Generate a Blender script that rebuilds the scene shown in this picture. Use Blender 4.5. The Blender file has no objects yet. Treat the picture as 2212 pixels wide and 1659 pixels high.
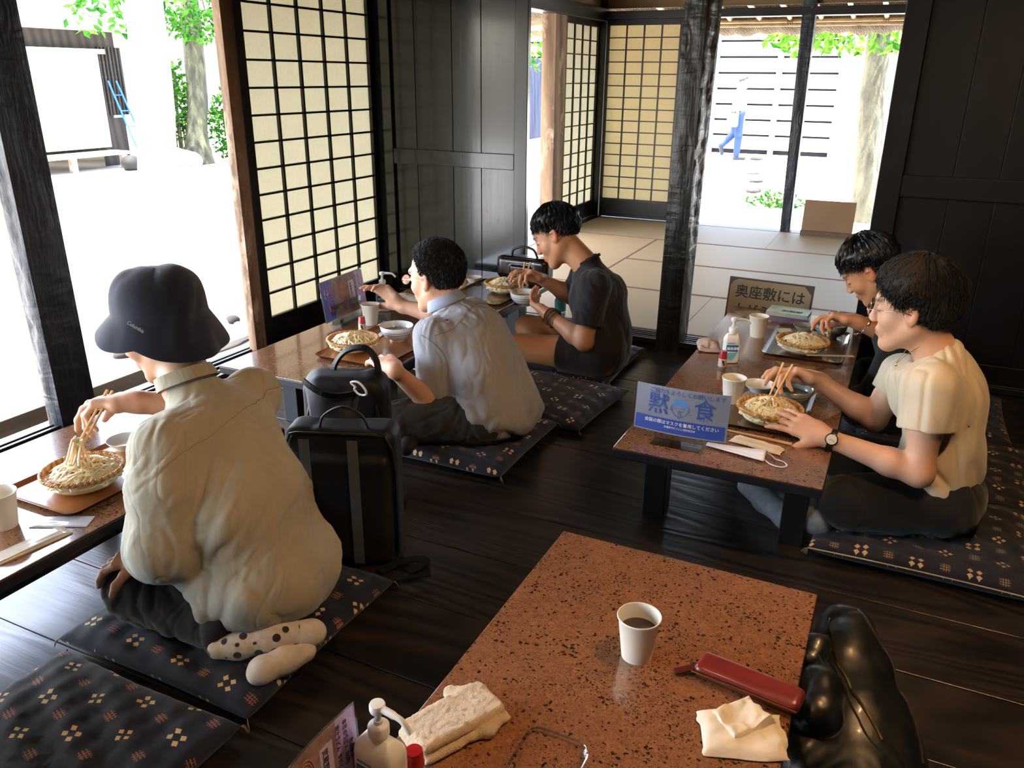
import bpy, bmesh, math, random
import numpy as np
from mathutils import Vector, Matrix, Euler

# ------------------------------------------------------------------ camera
W_PX, H_PX, F_PX = 2212.0, 1659.0, 1756.0668
YAW, PITCH, ROLL = math.radians(25.41344), math.radians(20.76832), math.radians(0.5232)
CAM = np.array([0.0, 0.0, 1.3])
_f = np.array([-math.sin(YAW)*math.cos(PITCH), math.cos(YAW)*math.cos(PITCH), -math.sin(PITCH)])
_r = np.array([math.cos(YAW), math.sin(YAW), 0.0]); _u = np.cross(_r, _f)
_r2 = math.cos(ROLL)*_r + math.sin(ROLL)*_u
_u2 = -math.sin(ROLL)*_r + math.cos(ROLL)*_u
scene = bpy.context.scene
col = scene.collection
_cd = bpy.data.cameras.new('camera'); cam = bpy.data.objects.new('camera', _cd); col.objects.link(cam)
_cd.sensor_width = 36.0; _cd.sensor_fit = 'HORIZONTAL'; _cd.lens = F_PX/W_PX*36.0; _cd.clip_start = 0.05; _cd.clip_end = 200
cam.matrix_world = Matrix(((_r2[0], _u2[0], -_f[0], 0), (_r2[1], _u2[1], -_f[1], 0), (_r2[2], _u2[2], -_f[2], 1.3), (0, 0, 0, 1)))
scene.camera = cam

def P(px, py, x=None, y=None, z=None):
    """point of the photograph's pixel on a plane x=, y= or z="""
    d = (px-W_PX/2)/F_PX*_r2 - (py-H_PX/2)/F_PX*_u2 + _f
    a, v = (0, x) if x is not None else ((1, y) if y is not None else (2, z))
    t = (v-CAM[a])/d[a]
    return CAM + t*d

# ------------------------------------------------------------------ light
EXPOSURE = 2.9
world = bpy.data.worlds.new('sky'); scene.world = world; world.use_nodes = True
wn = world.node_tree; wn.nodes.clear()
_o = wn.nodes.new('ShaderNodeOutputWorld'); _b = wn.nodes.new('ShaderNodeBackground')
_s = wn.nodes.new('ShaderNodeTexSky'); _s.sky_type = 'NISHITA'; _s.sun_disc = False
_s.sun_elevation = math.radians(62); _s.sun_rotation = math.radians(250); _s.air_density = 1.0; _s.dust_density = 3.5
_b.inputs[1].default_value = 0.42
_hs = wn.nodes.new('ShaderNodeHueSaturation'); _hs.inputs['Saturation'].default_value = 0.9
wn.links.new(_s.outputs[0], _hs.inputs['Color']); wn.links.new(_hs.outputs[0], _b.inputs[0]); wn.links.new(_b.outputs[0], _o.inputs[0])
_sun = bpy.data.lights.new('sun', 'SUN'); _sun.energy = 6.0; _sun.angle = math.radians(0.8); _sun.color = (1, .98, .95)
sun = bpy.data.objects.new('sun', _sun); col.objects.link(sun)
# high summer sun, coming over the roof from behind the room's left rear
sun.rotation_euler = Vector((-0.26, 0.16, -1.45)).to_track_quat('-Z', 'Y').to_euler()
for _n, _loc, _sz, _rot in (('daylight_left', (-2.80, 1.0, 0.9), (4.4, 1.75), (0, math.radians(-90), 0)),
                            ('daylight_far', (-.2, 7.62, .9), (3.0, 1.75), (math.radians(-90), 0, 0))):
    _l = bpy.data.lights.new(_n, 'AREA'); _l.shape = 'RECTANGLE'; _l.size = _sz[0]; _l.size_y = _sz[1]
    _l.cycles.is_portal = True
    _ob = bpy.data.objects.new(_n, _l); _ob.location = _loc; col.objects.link(_ob)
    if _n == 'daylight_left':
        _ob.matrix_world = Matrix.Translation(_loc) @ Matrix(((0, 0, -1, 0), (1, 0, 0, 0), (0, -1, 0, 0), (0, 0, 0, 1))).to_4x4()
    else:
        _ob.matrix_world = Matrix.Translation(_loc) @ Matrix(((1, 0, 0, 0), (0, 0, 1, 0), (0, -1, 0, 0), (0, 0, 0, 1))).to_4x4()
scene.view_settings.view_transform = 'Standard'; scene.view_settings.look = 'None'
scene.view_settings.gamma = 1.0; scene.view_settings.use_curve_mapping = False
scene.view_settings.exposure = EXPOSURE
scene.cycles.max_bounces = 8; scene.cycles.diffuse_bounces = 5; scene.cycles.glossy_bounces = 4
scene.cycles.transmission_bounces = 6; scene.cycles.transparent_max_bounces = 8
scene.cycles.caustics_reflective = False; scene.cycles.caustics_refractive = False
scene.cycles.sample_clamp_indirect = 4.0
scene.cycles.use_denoising = True

# ------------------------------------------------------------------ object helpers
def tag(o, label=None, cat=None, group=None, kind=None):
    if label: o['label'] = label
    if cat: o['category'] = cat
    if group: o['group'] = group
    if kind: o['kind'] = kind
    return o

def thing(name, loc, label, cat, group=None, rz=0.0, kind=None):
    o = bpy.data.objects.new(name, None); col.objects.link(o)
    o.empty_display_size = .05
    o.location = tuple(float(c) for c in loc); o.rotation_euler = (0, 0, rz)
    return tag(o, label, cat, group, kind)

def add(name, mb, m, parent=None, label=None, world=False, bevel=0.0, sub=0, smooth=None, uv=None):
    """link what is collected in mb as ONE mesh object; world=True: its coordinates are world ones"""
    me = mb.mesh(name) if isinstance(mb, MB) else mb
    if m is not None:
        if isinstance(m, (list, tuple)):
            for k in m: me.materials.append(k)
        else: me.materials.append(m)
    o = bpy.data.objects.new(name, me); col.objects.link(o)
    if parent is not None:
        o.parent = parent
        if world:
            o.matrix_parent_inverse = parent_inv(parent)
    if label: o['label'] = label
    if smooth is not None:
        me.polygons.foreach_set('use_smooth', [smooth]*len(me.polygons)); me.update()
    if bevel > 0:
        b = o.modifiers.new('bevel', 'BEVEL'); b.width = bevel; b.segments = 2; b.limit_method = 'ANGLE'
        b.angle_limit = math.radians(40)
    if sub:
        s = o.modifiers.new('sub', 'SUBSURF'); s.levels = sub; s.render_levels = sub
    return o

def parent_inv(p):
    m = Matrix.Translation(p.location) @ p.rotation_euler.to_matrix().to_4x4()
    if p.parent is not None:
        m = parent_mat(p.parent) @ m
    return m.inverted()
def parent_mat(p):
    m = Matrix.Translation(p.location) @ p.rotation_euler.to_matrix().to_4x4()
    if p.parent is not None: m = parent_mat(p.parent) @ p.matrix_parent_inverse @ m
    return m

def copy_tree(o, parent=None):
    c = o.copy(); col.objects.link(c)
    if parent is not None: c.parent = parent
    for ch in list(o.children): copy_tree(ch, c)
    return c

def v3(a): return np.array(a, float)
def nrm(a):
    a = v3(a); return a/max(1e-12, np.linalg.norm(a))
def frame_of(z, up=(0, 0, 1)):
    z = nrm(z); up = v3(up)
    if abs(z @ nrm(up)) > .98: up = v3((1, 0, 0)) if abs(z[0]) < .9 else v3((0, 1, 0))
    x = nrm(np.cross(up, z)); y = np.cross(z, x)
    return x, y, z

def catmull(pts, n=8, closed=False):
    pts = [v3(p) for p in pts]
    out = []
    N = len(pts); rng = range(N if closed else N-1)
    for i in rng:
        if closed: p0, p1, p2, p3 = pts[i-1], pts[i], pts[(i+1) % N], pts[(i+2) % N]
        else:
            p1, p2 = pts[i], pts[i+1]
            p0 = pts[i-1] if i > 0 else 2*p1-p2
            p3 = pts[i+2] if i+2 < N else 2*p2-p1
        for k in range(n):
            t = k/n
            out.append(.5*((2*p1)+(-p0+p2)*t+(2*p0-5*p1+4*p2-p3)*t*t+(-p0+3*p1-3*p2+p3)*t**3))
    if not closed: out.append(pts[-1])
    return out

class MB:
    def __init__(s): s.v = []; s.f = []; s.sm = []; s.uv = {}; s.mi = []; s.cur = 0
    def _add(s, vs, fs, smooth=False):
        b = len(s.v); s.v += [tuple(float(c) for c in p) for p in vs]
        for f in fs: s.f.append(tuple(b+i for i in f)); s.sm.append(smooth); s.mi.append(s.cur)
        return b
    def box(s, c, size, rot=None, rz=0.0):
        hx, hy, hz = (k/2 for k in size)
        vs = [(x, y, z) for z in (-hz, hz) for y in (-hy, hy) for x in (-hx, hx)]
        R = Matrix.Rotation(rz, 3, 'Z') if rot is None else (rot if isinstance(rot, Matrix) else Euler(rot).to_matrix())
        vs = [tuple(R @ Vector(p) + Vector(tuple(float(k) for k in c))) for p in vs]
        s._add(vs, [(0, 2, 3, 1), (4, 5, 7, 6), (0, 1, 5, 4), (2, 6, 7, 3), (0, 4, 6, 2), (1, 3, 7, 5)]); return s
    def span(s, a, b):
        a = v3(a); b = v3(b); return s.box((a+b)/2, np.abs(b-a))
    def prism(s, poly, z0, z1, top=None):
        n = len(poly); t = top or poly
        s._add([(x, y, z0) for x, y in poly]+[(x, y, z1) for x, y in t],
               [tuple(range(n))[::-1], tuple(range(n, 2*n))]+[(i, (i+1) % n, n+(i+1) % n, n+i) for i in range(n)]); return s
    def extr(s, poly, org, ux, uy, uz, d):
        """polygon in the plane (ux,uy) at org pushed d along uz"""
        org, ux, uy, uz = v3(org), v3(ux), v3(uy), v3(uz); n = len(poly)
        a = [org+ux*x+uy*y for x, y in poly]; b = [p+uz*d for p in a]
        s._add(a+b, [tuple(range(n))[::-1], tuple(range(n, 2*n))]+[(i, (i+1) % n, n+(i+1) % n, n+i) for i in range(n)]); return s
    def tube(s, pts, r, n=8, caps=True, flat=1.0, up=(0, 0, 1), closed=False, smooth=True):
        pts = [v3(p) for p in pts]; N = len(pts)
        rr = r if hasattr(r, '__len__') else [r]*N
        t0 = pts[1]-pts[0] if not closed else pts[1]-pts[-1]
        x, y, z = frame_of(t0, up); rings = []
        for i, p in enumerate(pts):
            if closed: t = pts[(i+1) % N]-pts[i-1]
            else: t = pts[min(i+1, N-1)]-pts[max(i-1, 0)]
            z = nrm(t); x = nrm(x-z*(x@z)); y = np.cross(z, x)
            rings += [p+(x*math.cos(2*math.pi*k/n)+y*math.sin(2*math.pi*k/n)*flat)*rr[i] for k in range(n)]
        fs = []
        for i in range(N if closed else N-1):
            j = (i+1) % N
            for k in range(n): fs.append((i*n+k, i*n+(k+1) % n, j*n+(k+1) % n, j*n+k))
        if caps and not closed:
            fs.append(tuple(range(n))[::-1]); fs.append(tuple((N-1)*n+k for k in range(n)))
        s._add(rings, fs, smooth); return s
    def ribbon(s, pts, w, t, up=(0, 0, 1)):
        """flat strap: rectangular section, wide side across 'up'"""
        pts = [v3(p) for p in pts]; N = len(pts); vs = []; up = v3(up)
        for i, p in enumerate(pts):
            z = nrm(pts[min(i+1, N-1)]-pts[max(i-1, 0)]); x = np.cross(up, z)
            x = nrm(x) if np.linalg.norm(x) > 1e-4 else v3((1, 0, 0)); y = np.cross(z, x)
            ww = w[i] if hasattr(w, '__len__') else w
            vs += [p+x*ww/2+y*t/2, p-x*ww/2+y*t/2, p-x*ww/2-y*t/2, p+x*ww/2-y*t/2]
        fs = [(i*4+k, i*4+(k+1) % 4, i*4+4+(k+1) % 4, i*4+4+k) for i in range(N-1) for k in range(4)]
        fs += [(3, 2, 1, 0), tuple((N-1)*4+k for k in range(4))]
        s._add(vs, fs, False); return s
    def lathe(s, prof, c=(0, 0, 0), n=32, caps=False, rot=None, sx=1.0, sy=1.0):
        c = Vector(tuple(float(k) for k in c)); vs = []
        for r, z in prof:
            for k in range(n):
                a = 2*math.pi*k/n; p = Vector((r*math.cos(a)*sx, r*math.sin(a)*sy, z))
                vs.append((rot @ p if rot is not None else p)+c)
        fs = [(i*n+k, i*n+(k+1) % n, (i+1)*n+(k+1) % n, (i+1)*n+k) for i in range(len(prof)-1) for k in range(n)]
        if caps: fs += [tuple(range(n))[::-1], tuple((len(prof)-1)*n+k for k in range(n))]
        s._add(vs, fs, True); return s
    def ball(s, c, r, n=12, m=8, rot=None):
        r = r if hasattr(r, '__len__') else (r, r, r)
        c = v3(c); vs = []; R = np.array(rot) if rot is not None else np.eye(3)
        for i in range(m+1):
            t = math.pi*i/m
            for k in range(n):
                a = 2*math.pi*k/n
                vs.append(c+R@v3((r[0]*math.sin(t)*math.cos(a), r[1]*math.sin(t)*math.sin(a), r[2]*math.cos(t))))
        fs = [(i*n+k, (i+1)*n+k, (i+1)*n+(k+1) % n, i*n+(k+1) % n) for i in range(m) for k in range(n)]
        s._add(vs, fs, True); return s
    def grid(s, fn, nu, nv, smooth=True, uv=True, thick=None):
        """fn(u,v)->point, u,v in 0..1"""
        vs = [fn(i/nu, j/nv) for j in range(nv+1) for i in range(nu+1)]
        fs = [(j*(nu+1)+i, j*(nu+1)+i+1, (j+1)*(nu+1)+i+1, (j+1)*(nu+1)+i) for j in range(nv) for i in range(nu)]
        b = s._add(vs, fs, smooth)
        if uv:
            for j in range(nv+1):
                for i in range(nu+1): s.uv[b+j*(nu+1)+i] = (i/nu, j/nv)
        return s
    def mesh(s, name):
        me = bpy.data.meshes.new(name); me.from_pydata(s.v, [], s.f)
        me.polygons.foreach_set('use_smooth', s.sm)
        if any(s.mi): me.polygons.foreach_set('material_index', s.mi)
        if s.uv:
            ul = me.uv_layers.new(name='UVMap'); li = [0]*len(me.loops); me.loops.foreach_get('vertex_index', li)
            dat = []
            for i in li: dat += list(s.uv.get(i, (0.0, 0.0)))
            ul.data.foreach_set('uv', dat)
        me.update()
        if any(s.sm) and hasattr(me, 'set_sharp_from_angle'): me.set_sharp_from_angle(angle=math.radians(48))
        return me

def solid(o, t, offset=-1.0):
    m = o.modifiers.new('thickness', 'SOLIDIFY'); m.thickness = t; m.offset = offset; return o

_txtcache = {}
def text(name, s, m, parent, org, ux, uy, size, label=None, align='LEFT', bold=0.0, ext=0.0003, sx=1.0, vertical=False):
    """lettering as a mesh lying in the plane of ux (reading direction) and uy (up), world coordinates"""
    cu = bpy.data.curves.new('lettering', 'FONT'); cu.body = s; cu.size = size; cu.extrude = ext
    cu.align_x = align; cu.resolution_u = 3
    if vertical: cu.space_line = .98
    t = bpy.data.objects.new('lettering', cu); col.objects.link(t)
    dg = bpy.context.evaluated_depsgraph_get(); dg.update()
    me = bpy.data.meshes.new_from_object(t.evaluated_get(dg))
    bpy.data.objects.remove(t, do_unlink=True)
    if bold > 0:                                     # heavier strokes: the outline repeated a hair's breadth apart
        bm = bmesh.new(); bm.from_mesh(me)
        for i, (dx, dy) in enumerate(((1, 0), (-1, 0), (0, 1), (0, -1))):
            m2 = me.copy(); m2.transform(Matrix.Translation((dx*bold, dy*bold, .00003*(i+1)))); bm.from_mesh(m2); bpy.data.meshes.remove(m2)
        bm.to_mesh(me); bm.free()
    ux = nrm(ux); uy = nrm(uy); uz = np.cross(ux, uy); org = v3(org)
    M4 = Matrix(((ux[0]*sx, uy[0], uz[0], org[0]), (ux[1]*sx, uy[1], uz[1], org[1]), (ux[2]*sx, uy[2], uz[2], org[2]), (0, 0, 0, 1)))
    me.transform(M4); me.materials.clear()
    return add(name, me, m, parent, label, world=True)

# ------------------------------------------------------------------ materials
def srgb(h):
    h = h.lstrip('#'); c = [int(h[i:i+2], 16)/255 for i in (0, 2, 4)]
    return tuple((x/12.92 if x <= .04045 else ((x+.055)/1.055)**2.4) for x in c)+(1.0,)
def C(c): return srgb(c) if isinstance(c, str) else (tuple(c)+(1.0,))[:4]

class NT:
    def __init__(s, name):
        s.m = bpy.data.materials.new(name); s.m.use_nodes = True; s.nt = s.m.node_tree
        s.b = s.nt.nodes['Principled BSDF']; s.out = s.nt.nodes['Material Output']
    def n(s, t, **k):
        nd = s.nt.nodes.new(t)
        for a, b in k.items(): setattr(nd, a, b)
        return nd
    def put(s, nd, i, v):
        if v is None: return
        if isinstance(v, bpy.types.NodeSocket): s.nt.links.new(v, nd.inputs[i])
        else: nd.inputs[i].default_value = v
    def math(s, op, a, b=None, c=None):
        nd = s.n('ShaderNodeMath', operation=op); s.put(nd, 0, a); s.put(nd, 1, b); s.put(nd, 2, c); return nd.outputs[0]
    def coord(s, kind='Object', scale=(1, 1, 1), rot=(0, 0, 0), loc=(0, 0, 0)):
        tc = s.n('ShaderNodeTexCoord'); mp = s.n('ShaderNodeMapping')
        mp.inputs['Scale'].default_value = scale; mp.inputs['Rotation'].default_value = rot; mp.inputs['Location'].default_value = loc
        s.nt.links.new(tc.outputs[kind], mp.inputs[0]); return mp.outputs[0]
    def noise(s, vec, scale=5.0, detail=4.0, rough=.55, dist=0.0):
        nd = s.n('ShaderNodeTexNoise'); s.put(nd, 'Vector', vec); s.put(nd, 'Scale', scale); s.put(nd, 'Detail', detail)
        s.put(nd, 'Roughness', rough); s.put(nd, 'Distortion', dist); return nd.outputs['Fac']
    def voro(s, vec, scale=5.0, feature='F1', out='Distance', rnd=1.0):
        nd = s.n('ShaderNodeTexVoronoi', feature=feature); s.put(nd, 'Vector', vec); s.put(nd, 'Scale', scale)
        s.put(nd, 'Randomness', rnd); return nd.outputs[out]
    def wave(s, vec, scale=5.0, dist=2.0, detail=2.0, dscale=1.0, direction='X', typ='BANDS', prof='SIN'):
        nd = s.n('ShaderNodeTexWave', wave_type=typ, wave_profile=prof)
        if typ == 'BANDS': nd.bands_direction = direction
        else: nd.rings_direction = direction
        s.put(nd, 'Vector', vec); s.put(nd, 'Scale', scale); s.put(nd, 'Distortion', dist); s.put(nd, 'Detail', detail); s.put(nd, 'Detail Scale', dscale)
        return nd.outputs['Fac']
    def ramp(s, fac, stops, interp='LINEAR'):
        nd = s.n('ShaderNodeValToRGB'); nd.color_ramp.interpolation = interp; cr = nd.color_ramp
        while len(cr.elements) < len(stops): cr.elements.new(.5)
        for e, (p, c) in zip(cr.elements, stops): e.position = p; e.color = C(c) if not isinstance(c, (int, float)) else (c, c, c, 1)
        s.put(nd, 0, fac); return nd.outputs[0]
    def mix(s, f, a, b):
        nd = s.n('ShaderNodeMix', data_type='RGBA')
        s.put(nd, 0, f)
        for i, v in ((6, a), (7, b)):
            if isinstance(v, bpy.types.NodeSocket): s.nt.links.new(v, nd.inputs[i])
            else: nd.inputs[i].default_value = C(v)
        return nd.outputs[2]
    def bump(s, h, strength=.3, dist=.01, prev=None):
        nd = s.n('ShaderNodeBump'); s.put(nd, 'Height', h); s.put(nd, 'Strength', strength); s.put(nd, 'Distance', dist)
        if prev is not None: s.put(nd, 'Normal', prev)
        return nd.outputs[0]
    def set(s, **k):
        ren = dict(col='Base Color', rough='Roughness', metal='Metallic', spec='Specular IOR Level', coat='Coat Weight', coatr='Coat Roughness',
                   trans='Transmission Weight', sss='Subsurface Weight', sssr='Subsurface Radius', ssss='Subsurface Scale', normal='Normal',
                   ior='IOR', alpha='Alpha', sheen='Sheen Weight', emis='Emission Color', emit='Emission Strength')
        for a, v in k.items():
            if a in ('col', 'emis') and not isinstance(v, bpy.types.NodeSocket): v = C(v)
            s.put(s.b, ren[a], v)
        return s.m

_mc = {}
def mat(name, c, rough=.5, c2=None, scale=6.0, stretch=(1, 1, 1), bump=0.0, bscale=None, bdist=.004, metal=0.0, **k):
    """plain surface with a little procedural mottling"""
    if name in _mc: return _mc[name]
    t = NT(name); vec = t.coord('Object', stretch)
    if c2 is not None:
        f = t.noise(vec, scale, 5); t.set(col=t.ramp(f, [(.32, c), (.68, c2)]))
    else: t.set(col=c)
    if bump: t.set(normal=t.bump(t.noise(vec, bscale or scale*4, 5), bump, bdist))
    t.set(rough=rough, metal=metal, **k); _mc[name] = t.m
    return t.m

def wood(name, c1, c2, axis='X', scale=1.0, rough=.5, bump=.3, bdist=.003, coat=0.0, spec=.5, grain=22.0, kn=0.0, rvar=.12, dist=3.0, worn=None):
    """wood with its grain along one axis"""
    t = NT(name); st = {'X': (.09, 1, 1), 'Y': (1, .09, 1), 'Z': (1, 1, .09)}[axis]
    vec = t.coord('Object', tuple(scale*a for a in st))
    big = t.noise(vec, 2.2, 3, .5, .3)
    w = t.wave(vec, grain/6, dist, 3, 1.2, 'DIAGONAL')
    fine = t.noise(vec, grain*3, 4, .6)
    f = t.math('ADD', t.math('MULTIPLY', w, .55), t.math('MULTIPLY', fine, .45))
    f2 = t.math('ADD', t.math('MULTIPLY', f, .6), t.math('MULTIPLY', big, .4))
    colr = t.ramp(f2, [(.28, c1), (.72, c2)])
    if worn: colr = t.mix(t.ramp(t.noise(t.coord('Object', (3, 3, 1.2)), 3.1, 6, .7), [(.56, 0.0), (.68, 1.0)]), colr, worn)
    t.set(col=colr, rough=t.math('ADD', t.math('MULTIPLY', t.math('SUBTRACT', big, .5), rvar*2), rough), spec=spec, coat=coat)
    if bump: t.set(normal=t.bump(f, bump, bdist))
    return t.m
# ------------------------------------------------------------------ smooth solids (bodies, clothes, bags) as one continuous surface each
class SDF:
    """list of rounded primitives blended together and turned into one surface-net mesh"""
    def __init__(s): s.ops = []
    def cone(s, a, b, ra, rb, k=.02, op='u'):
        a, b = v3(a), v3(b); ba = b-a; L2 = max(ba@ba, 1e-9)
        def f(p):
            pa = p-a; h = np.clip((pa@ba)/L2, 0, 1)
            return np.linalg.norm(pa-h[..., None]*ba, axis=-1)-(ra+(rb-ra)*h)
        r = max(ra, rb); s.ops.append((op, k, f, np.minimum(a, b)-r, np.maximum(a, b)+r)); return s
    def sleeve(s, a, b, ra, rb, k=.02, hollow=.006, deep=.5):
        """round cone cut square at b and hollowed out there, so that an arm can come out of it"""
        a, b = v3(a), v3(b); n = nrm(b-a); L = np.linalg.norm(b-a); e = b+n*(rb+.02); L2 = np.linalg.norm(e-a); i0 = a+(b-a)*(1-deep)
        def rc(p, a_, b_, r0, r1):
            ba = b_-a_; pa = p-a_; h = np.clip((pa@ba)/(ba@ba), 0, 1); return np.linalg.norm(pa-h[..., None]*ba, axis=-1)-(r0+(r1-r0)*h)
        def f(p):
            o_ = rc(p, a, e, ra, rb); i_ = rc(p, i0, e+n*.05, (ra+rb)/2-hollow-.012, rb-hollow)
            return np.maximum(np.maximum(o_, (p-b)@n), -i_)
        r = max(ra, rb); s.ops.append(('u', k, f, np.minimum(a, b)-r, np.maximum(a, b)+r)); return s
    def ell(s, c, r, R=None, k=.02, op='u'):
        c, r = v3(c), v3(r if hasattr(r, '__len__') else (r, r, r)); R = np.eye(3) if R is None else np.array(R, float)
        def f(p):
            q = (p-c)@R; k0 = np.linalg.norm(q/r, axis=-1); k1 = np.linalg.norm(q/(r*r), axis=-1)
            return np.where(k1 > 1e-9, k0*(k0-1)/np.maximum(k1, 1e-9), -r.min())
        m = r.max(); ext = np.sqrt(((R*r)**2).sum(1)); s.ops.append((op, k, f, c-ext, c+ext)); return s
    def box(s, c, h, R=None, rd=.01, k=.02, op='u'):
        c, h = v3(c), v3(h); R = np.eye(3) if R is None else np.array(R, float)
        def f(p):
            q = np.abs((p-c)@R)-(h-rd)
            return np.linalg.norm(np.maximum(q, 0), axis=-1)+np.minimum(q.max(-1), 0)-rd
        ext = (np.abs(R)*h).sum(1); s.ops.append((op, k, f, c-ext, c+ext)); return s
    def cut(s, c, n, k=.004, lo=None, hi=None):
        """remove the side of the plane that n points to, inside an optional box"""
        c, n = v3(c), nrm(n)
        lo = v3((-99, -99, -99)) if lo is None else v3(lo); hi = v3((99, 99, 99)) if hi is None else v3(hi)
        s.ops.append(('cut', k, lambda p: (p-c)@n, lo, hi)); return s
    def chain(s, pts, rad, k=.02, op='u'):
        for i in range(len(pts)-1): s.cone(pts[i], pts[i+1], rad[i], rad[i+1], k, op)
        return s
    def ev(s, pts):
        d = np.full(pts.shape[:-1], .08); lo = pts.reshape(-1, 3).min(0); hi = pts.reshape(-1, 3).max(0)
        for op, k, f, a, b in s.ops:
            m = k+.012
            if np.any(a-m > hi) or np.any(b+m < lo): continue
            e = f(pts)
            if op == 'u':
                h = np.maximum(k-np.abs(d-e), 0)/k; d = np.minimum(d, e)-h*h*k*.25
            elif op == 's':
                e = -e; h = np.maximum(k-np.abs(d-e), 0)/k; d = np.maximum(d, e)+h*h*k*.25
            elif op == 'cut':
                if a[0] > -50:
                    ins = np.all((pts > a) & (pts < b), axis=-1); e = np.where(ins, e, -1.0)
                h = np.maximum(k-np.abs(d-e), 0)/k; d = np.maximum(d, e)+h*h*k*.25
        return d
    def mesh(s, name, vox=.004, disp=None, relax=1, color=None):
        us = [o for o in s.ops if o[0] == 'u']
        lo = np.min([o[3] for o in us], 0)-3*vox; hi = np.max([o[4] for o in us], 0)+3*vox
        N = 28; nb = np.ceil((hi-lo)/(vox*N)).astype(int)
        V, K, Q = [], [], []
        big = np.array([1 << 40, 1 << 20, 1], dtype=np.int64)
        half = vox*N/2; rad = half*1.7321+vox*2
        for bx in range(nb[0]):
            for by in range(nb[1]):
                for bz in range(nb[2]):
                    b0 = np.array([bx, by, bz])*N
                    c = lo+(b0+N/2)*vox
                    hit = False
                    for o in us:
                        if np.all(o[3]-.02 < c+half+vox) and np.all(o[4]+.02 > c-half-vox): hit = True; break
                    if not hit: continue
                    if abs(float(s.ev(c[None, :])[0])) > rad+.03 : continue
                    idx = [np.arange(b0[i]-1, b0[i]+N+2) for i in range(3)]
                    G = np.stack(np.meshgrid(*[lo[i]+idx[i]*vox for i in range(3)], indexing='ij'), -1)
                    d = s.ev(G); sg = d < 0
                    if sg.all() or not sg.any(): continue
                    n = N+2
                    cnt = np.zeros((n, n, n)); acc = np.zeros((n, n, n, 3))
                    for ax in range(3):
                        sl0 = [slice(None)]*3; sl1 = [slice(None)]*3; sl0[ax] = slice(0, -1); sl1[ax] = slice(1, None)
                        a, b = d[tuple(sl0)], d[tuple(sl1)]; cr = (a < 0) != (b < 0)
                        t = np.where(cr, a/np.where(cr, a-b, 1), 0)
                        pos = G[tuple(sl0)].copy(); pos[..., ax] += t*vox
                        o1, o2 = [i for i in range(3) if i != ax]
                        for i in (0, 1):
                            for j in (0, 1):
                                ss = [slice(None)]*3; ss[ax] = slice(0, n)
                                ss[o1] = slice(i, i+n); ss[o2] = slice(j, j+n)
                                cc = cr[tuple(ss)]; cnt += cc; acc += pos[tuple(ss)]*cc[..., None]
                    own = np.zeros((n, n, n), bool); own[1:N+1, 1:N+1, 1:N+1] = True
                    w = np.argwhere((cnt > 0) & own)
                    if len(w):
                        V.append(acc[tuple(w.T)]/cnt[tuple(w.T)][:, None]); K.append(((w+b0-1+4)*big).sum(1))
                    for ax in range(3):
                        o1, o2 = (ax+1) % 3, (ax+2) % 3
                        sl0 = [slice(1, N+1)]*3; sl1 = [slice(1, N+1)]*3; sl1[ax] = slice(2, N+2)
                        a, b = sg[tuple(sl0)], sg[tuple(sl1)]
                        e = np.argwhere(a != b)
                        if not len(e): continue
                        inside = a[tuple(e.T)]; g = e+1+b0-1+4
                        u1 = np.zeros(3, int); u1[o1] = 1; u2 = np.zeros(3, int); u2[o2] = 1
                        q = np.stack([((g-u1-u2)*big).sum(1), ((g-u2)*big).sum(1), (g*big).sum(1), ((g-u1)*big).sum(1)], 1)
                        q[~inside] = q[~inside][:, ::-1]; Q.append(q)
        V = np.concatenate(V); K = np.concatenate(K); Q = np.concatenate(Q)
        o = np.argsort(K); V = V[o]; K = K[o]
        F = np.searchsorted(K, Q); F = np.clip(F, 0, len(K)-1)
        ok = (K[F] == Q).all(1); F = F[ok]
        for _ in range(relax):                      # gentle smoothing
            A = np.zeros_like(V); n_ = np.zeros(len(V))
            for i in range(4):
                np.add.at(A, F[:, i], V[F[:, (i+1) % 4]]); np.add.at(n_, F[:, i], 1)
            V = V*.5+.5*A/np.maximum(n_, 1)[:, None]
        if disp is not None:
            nn = np.zeros_like(V); fn = np.cross(V[F[:, 2]]-V[F[:, 0]], V[F[:, 3]]-V[F[:, 1]])
            for i in range(4): np.add.at(nn, F[:, i], fn)
            nn /= np.maximum(np.linalg.norm(nn, axis=1), 1e-9)[:, None]
            V = V+disp(V, nn)
        me = bpy.data.meshes.new(name)
        me.vertices.add(len(V)); me.vertices.foreach_set('co', V.astype(np.float32).ravel())
        me.loops.add(len(F)*4); me.loops.foreach_set('vertex_index', F.astype(np.int32).ravel())
        me.polygons.add(len(F)); me.polygons.foreach_set('loop_start', np.arange(0, len(F)*4, 4, dtype=np.int32))
        me.polygons.foreach_set('loop_total', np.full(len(F), 4, dtype=np.int32))
        me.update(calc_edges=True); me.validate()
        me.polygons.foreach_set('use_smooth', np.ones(len(me.polygons), bool))
        if color is not None:
            ca = me.color_attributes.new('tint', 'FLOAT_COLOR', 'POINT'); cc = color(V)
            ca.data.foreach_set('color', np.concatenate([cc, np.ones((len(V), 1))], 1).astype(np.float32).ravel())
        return me

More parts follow.
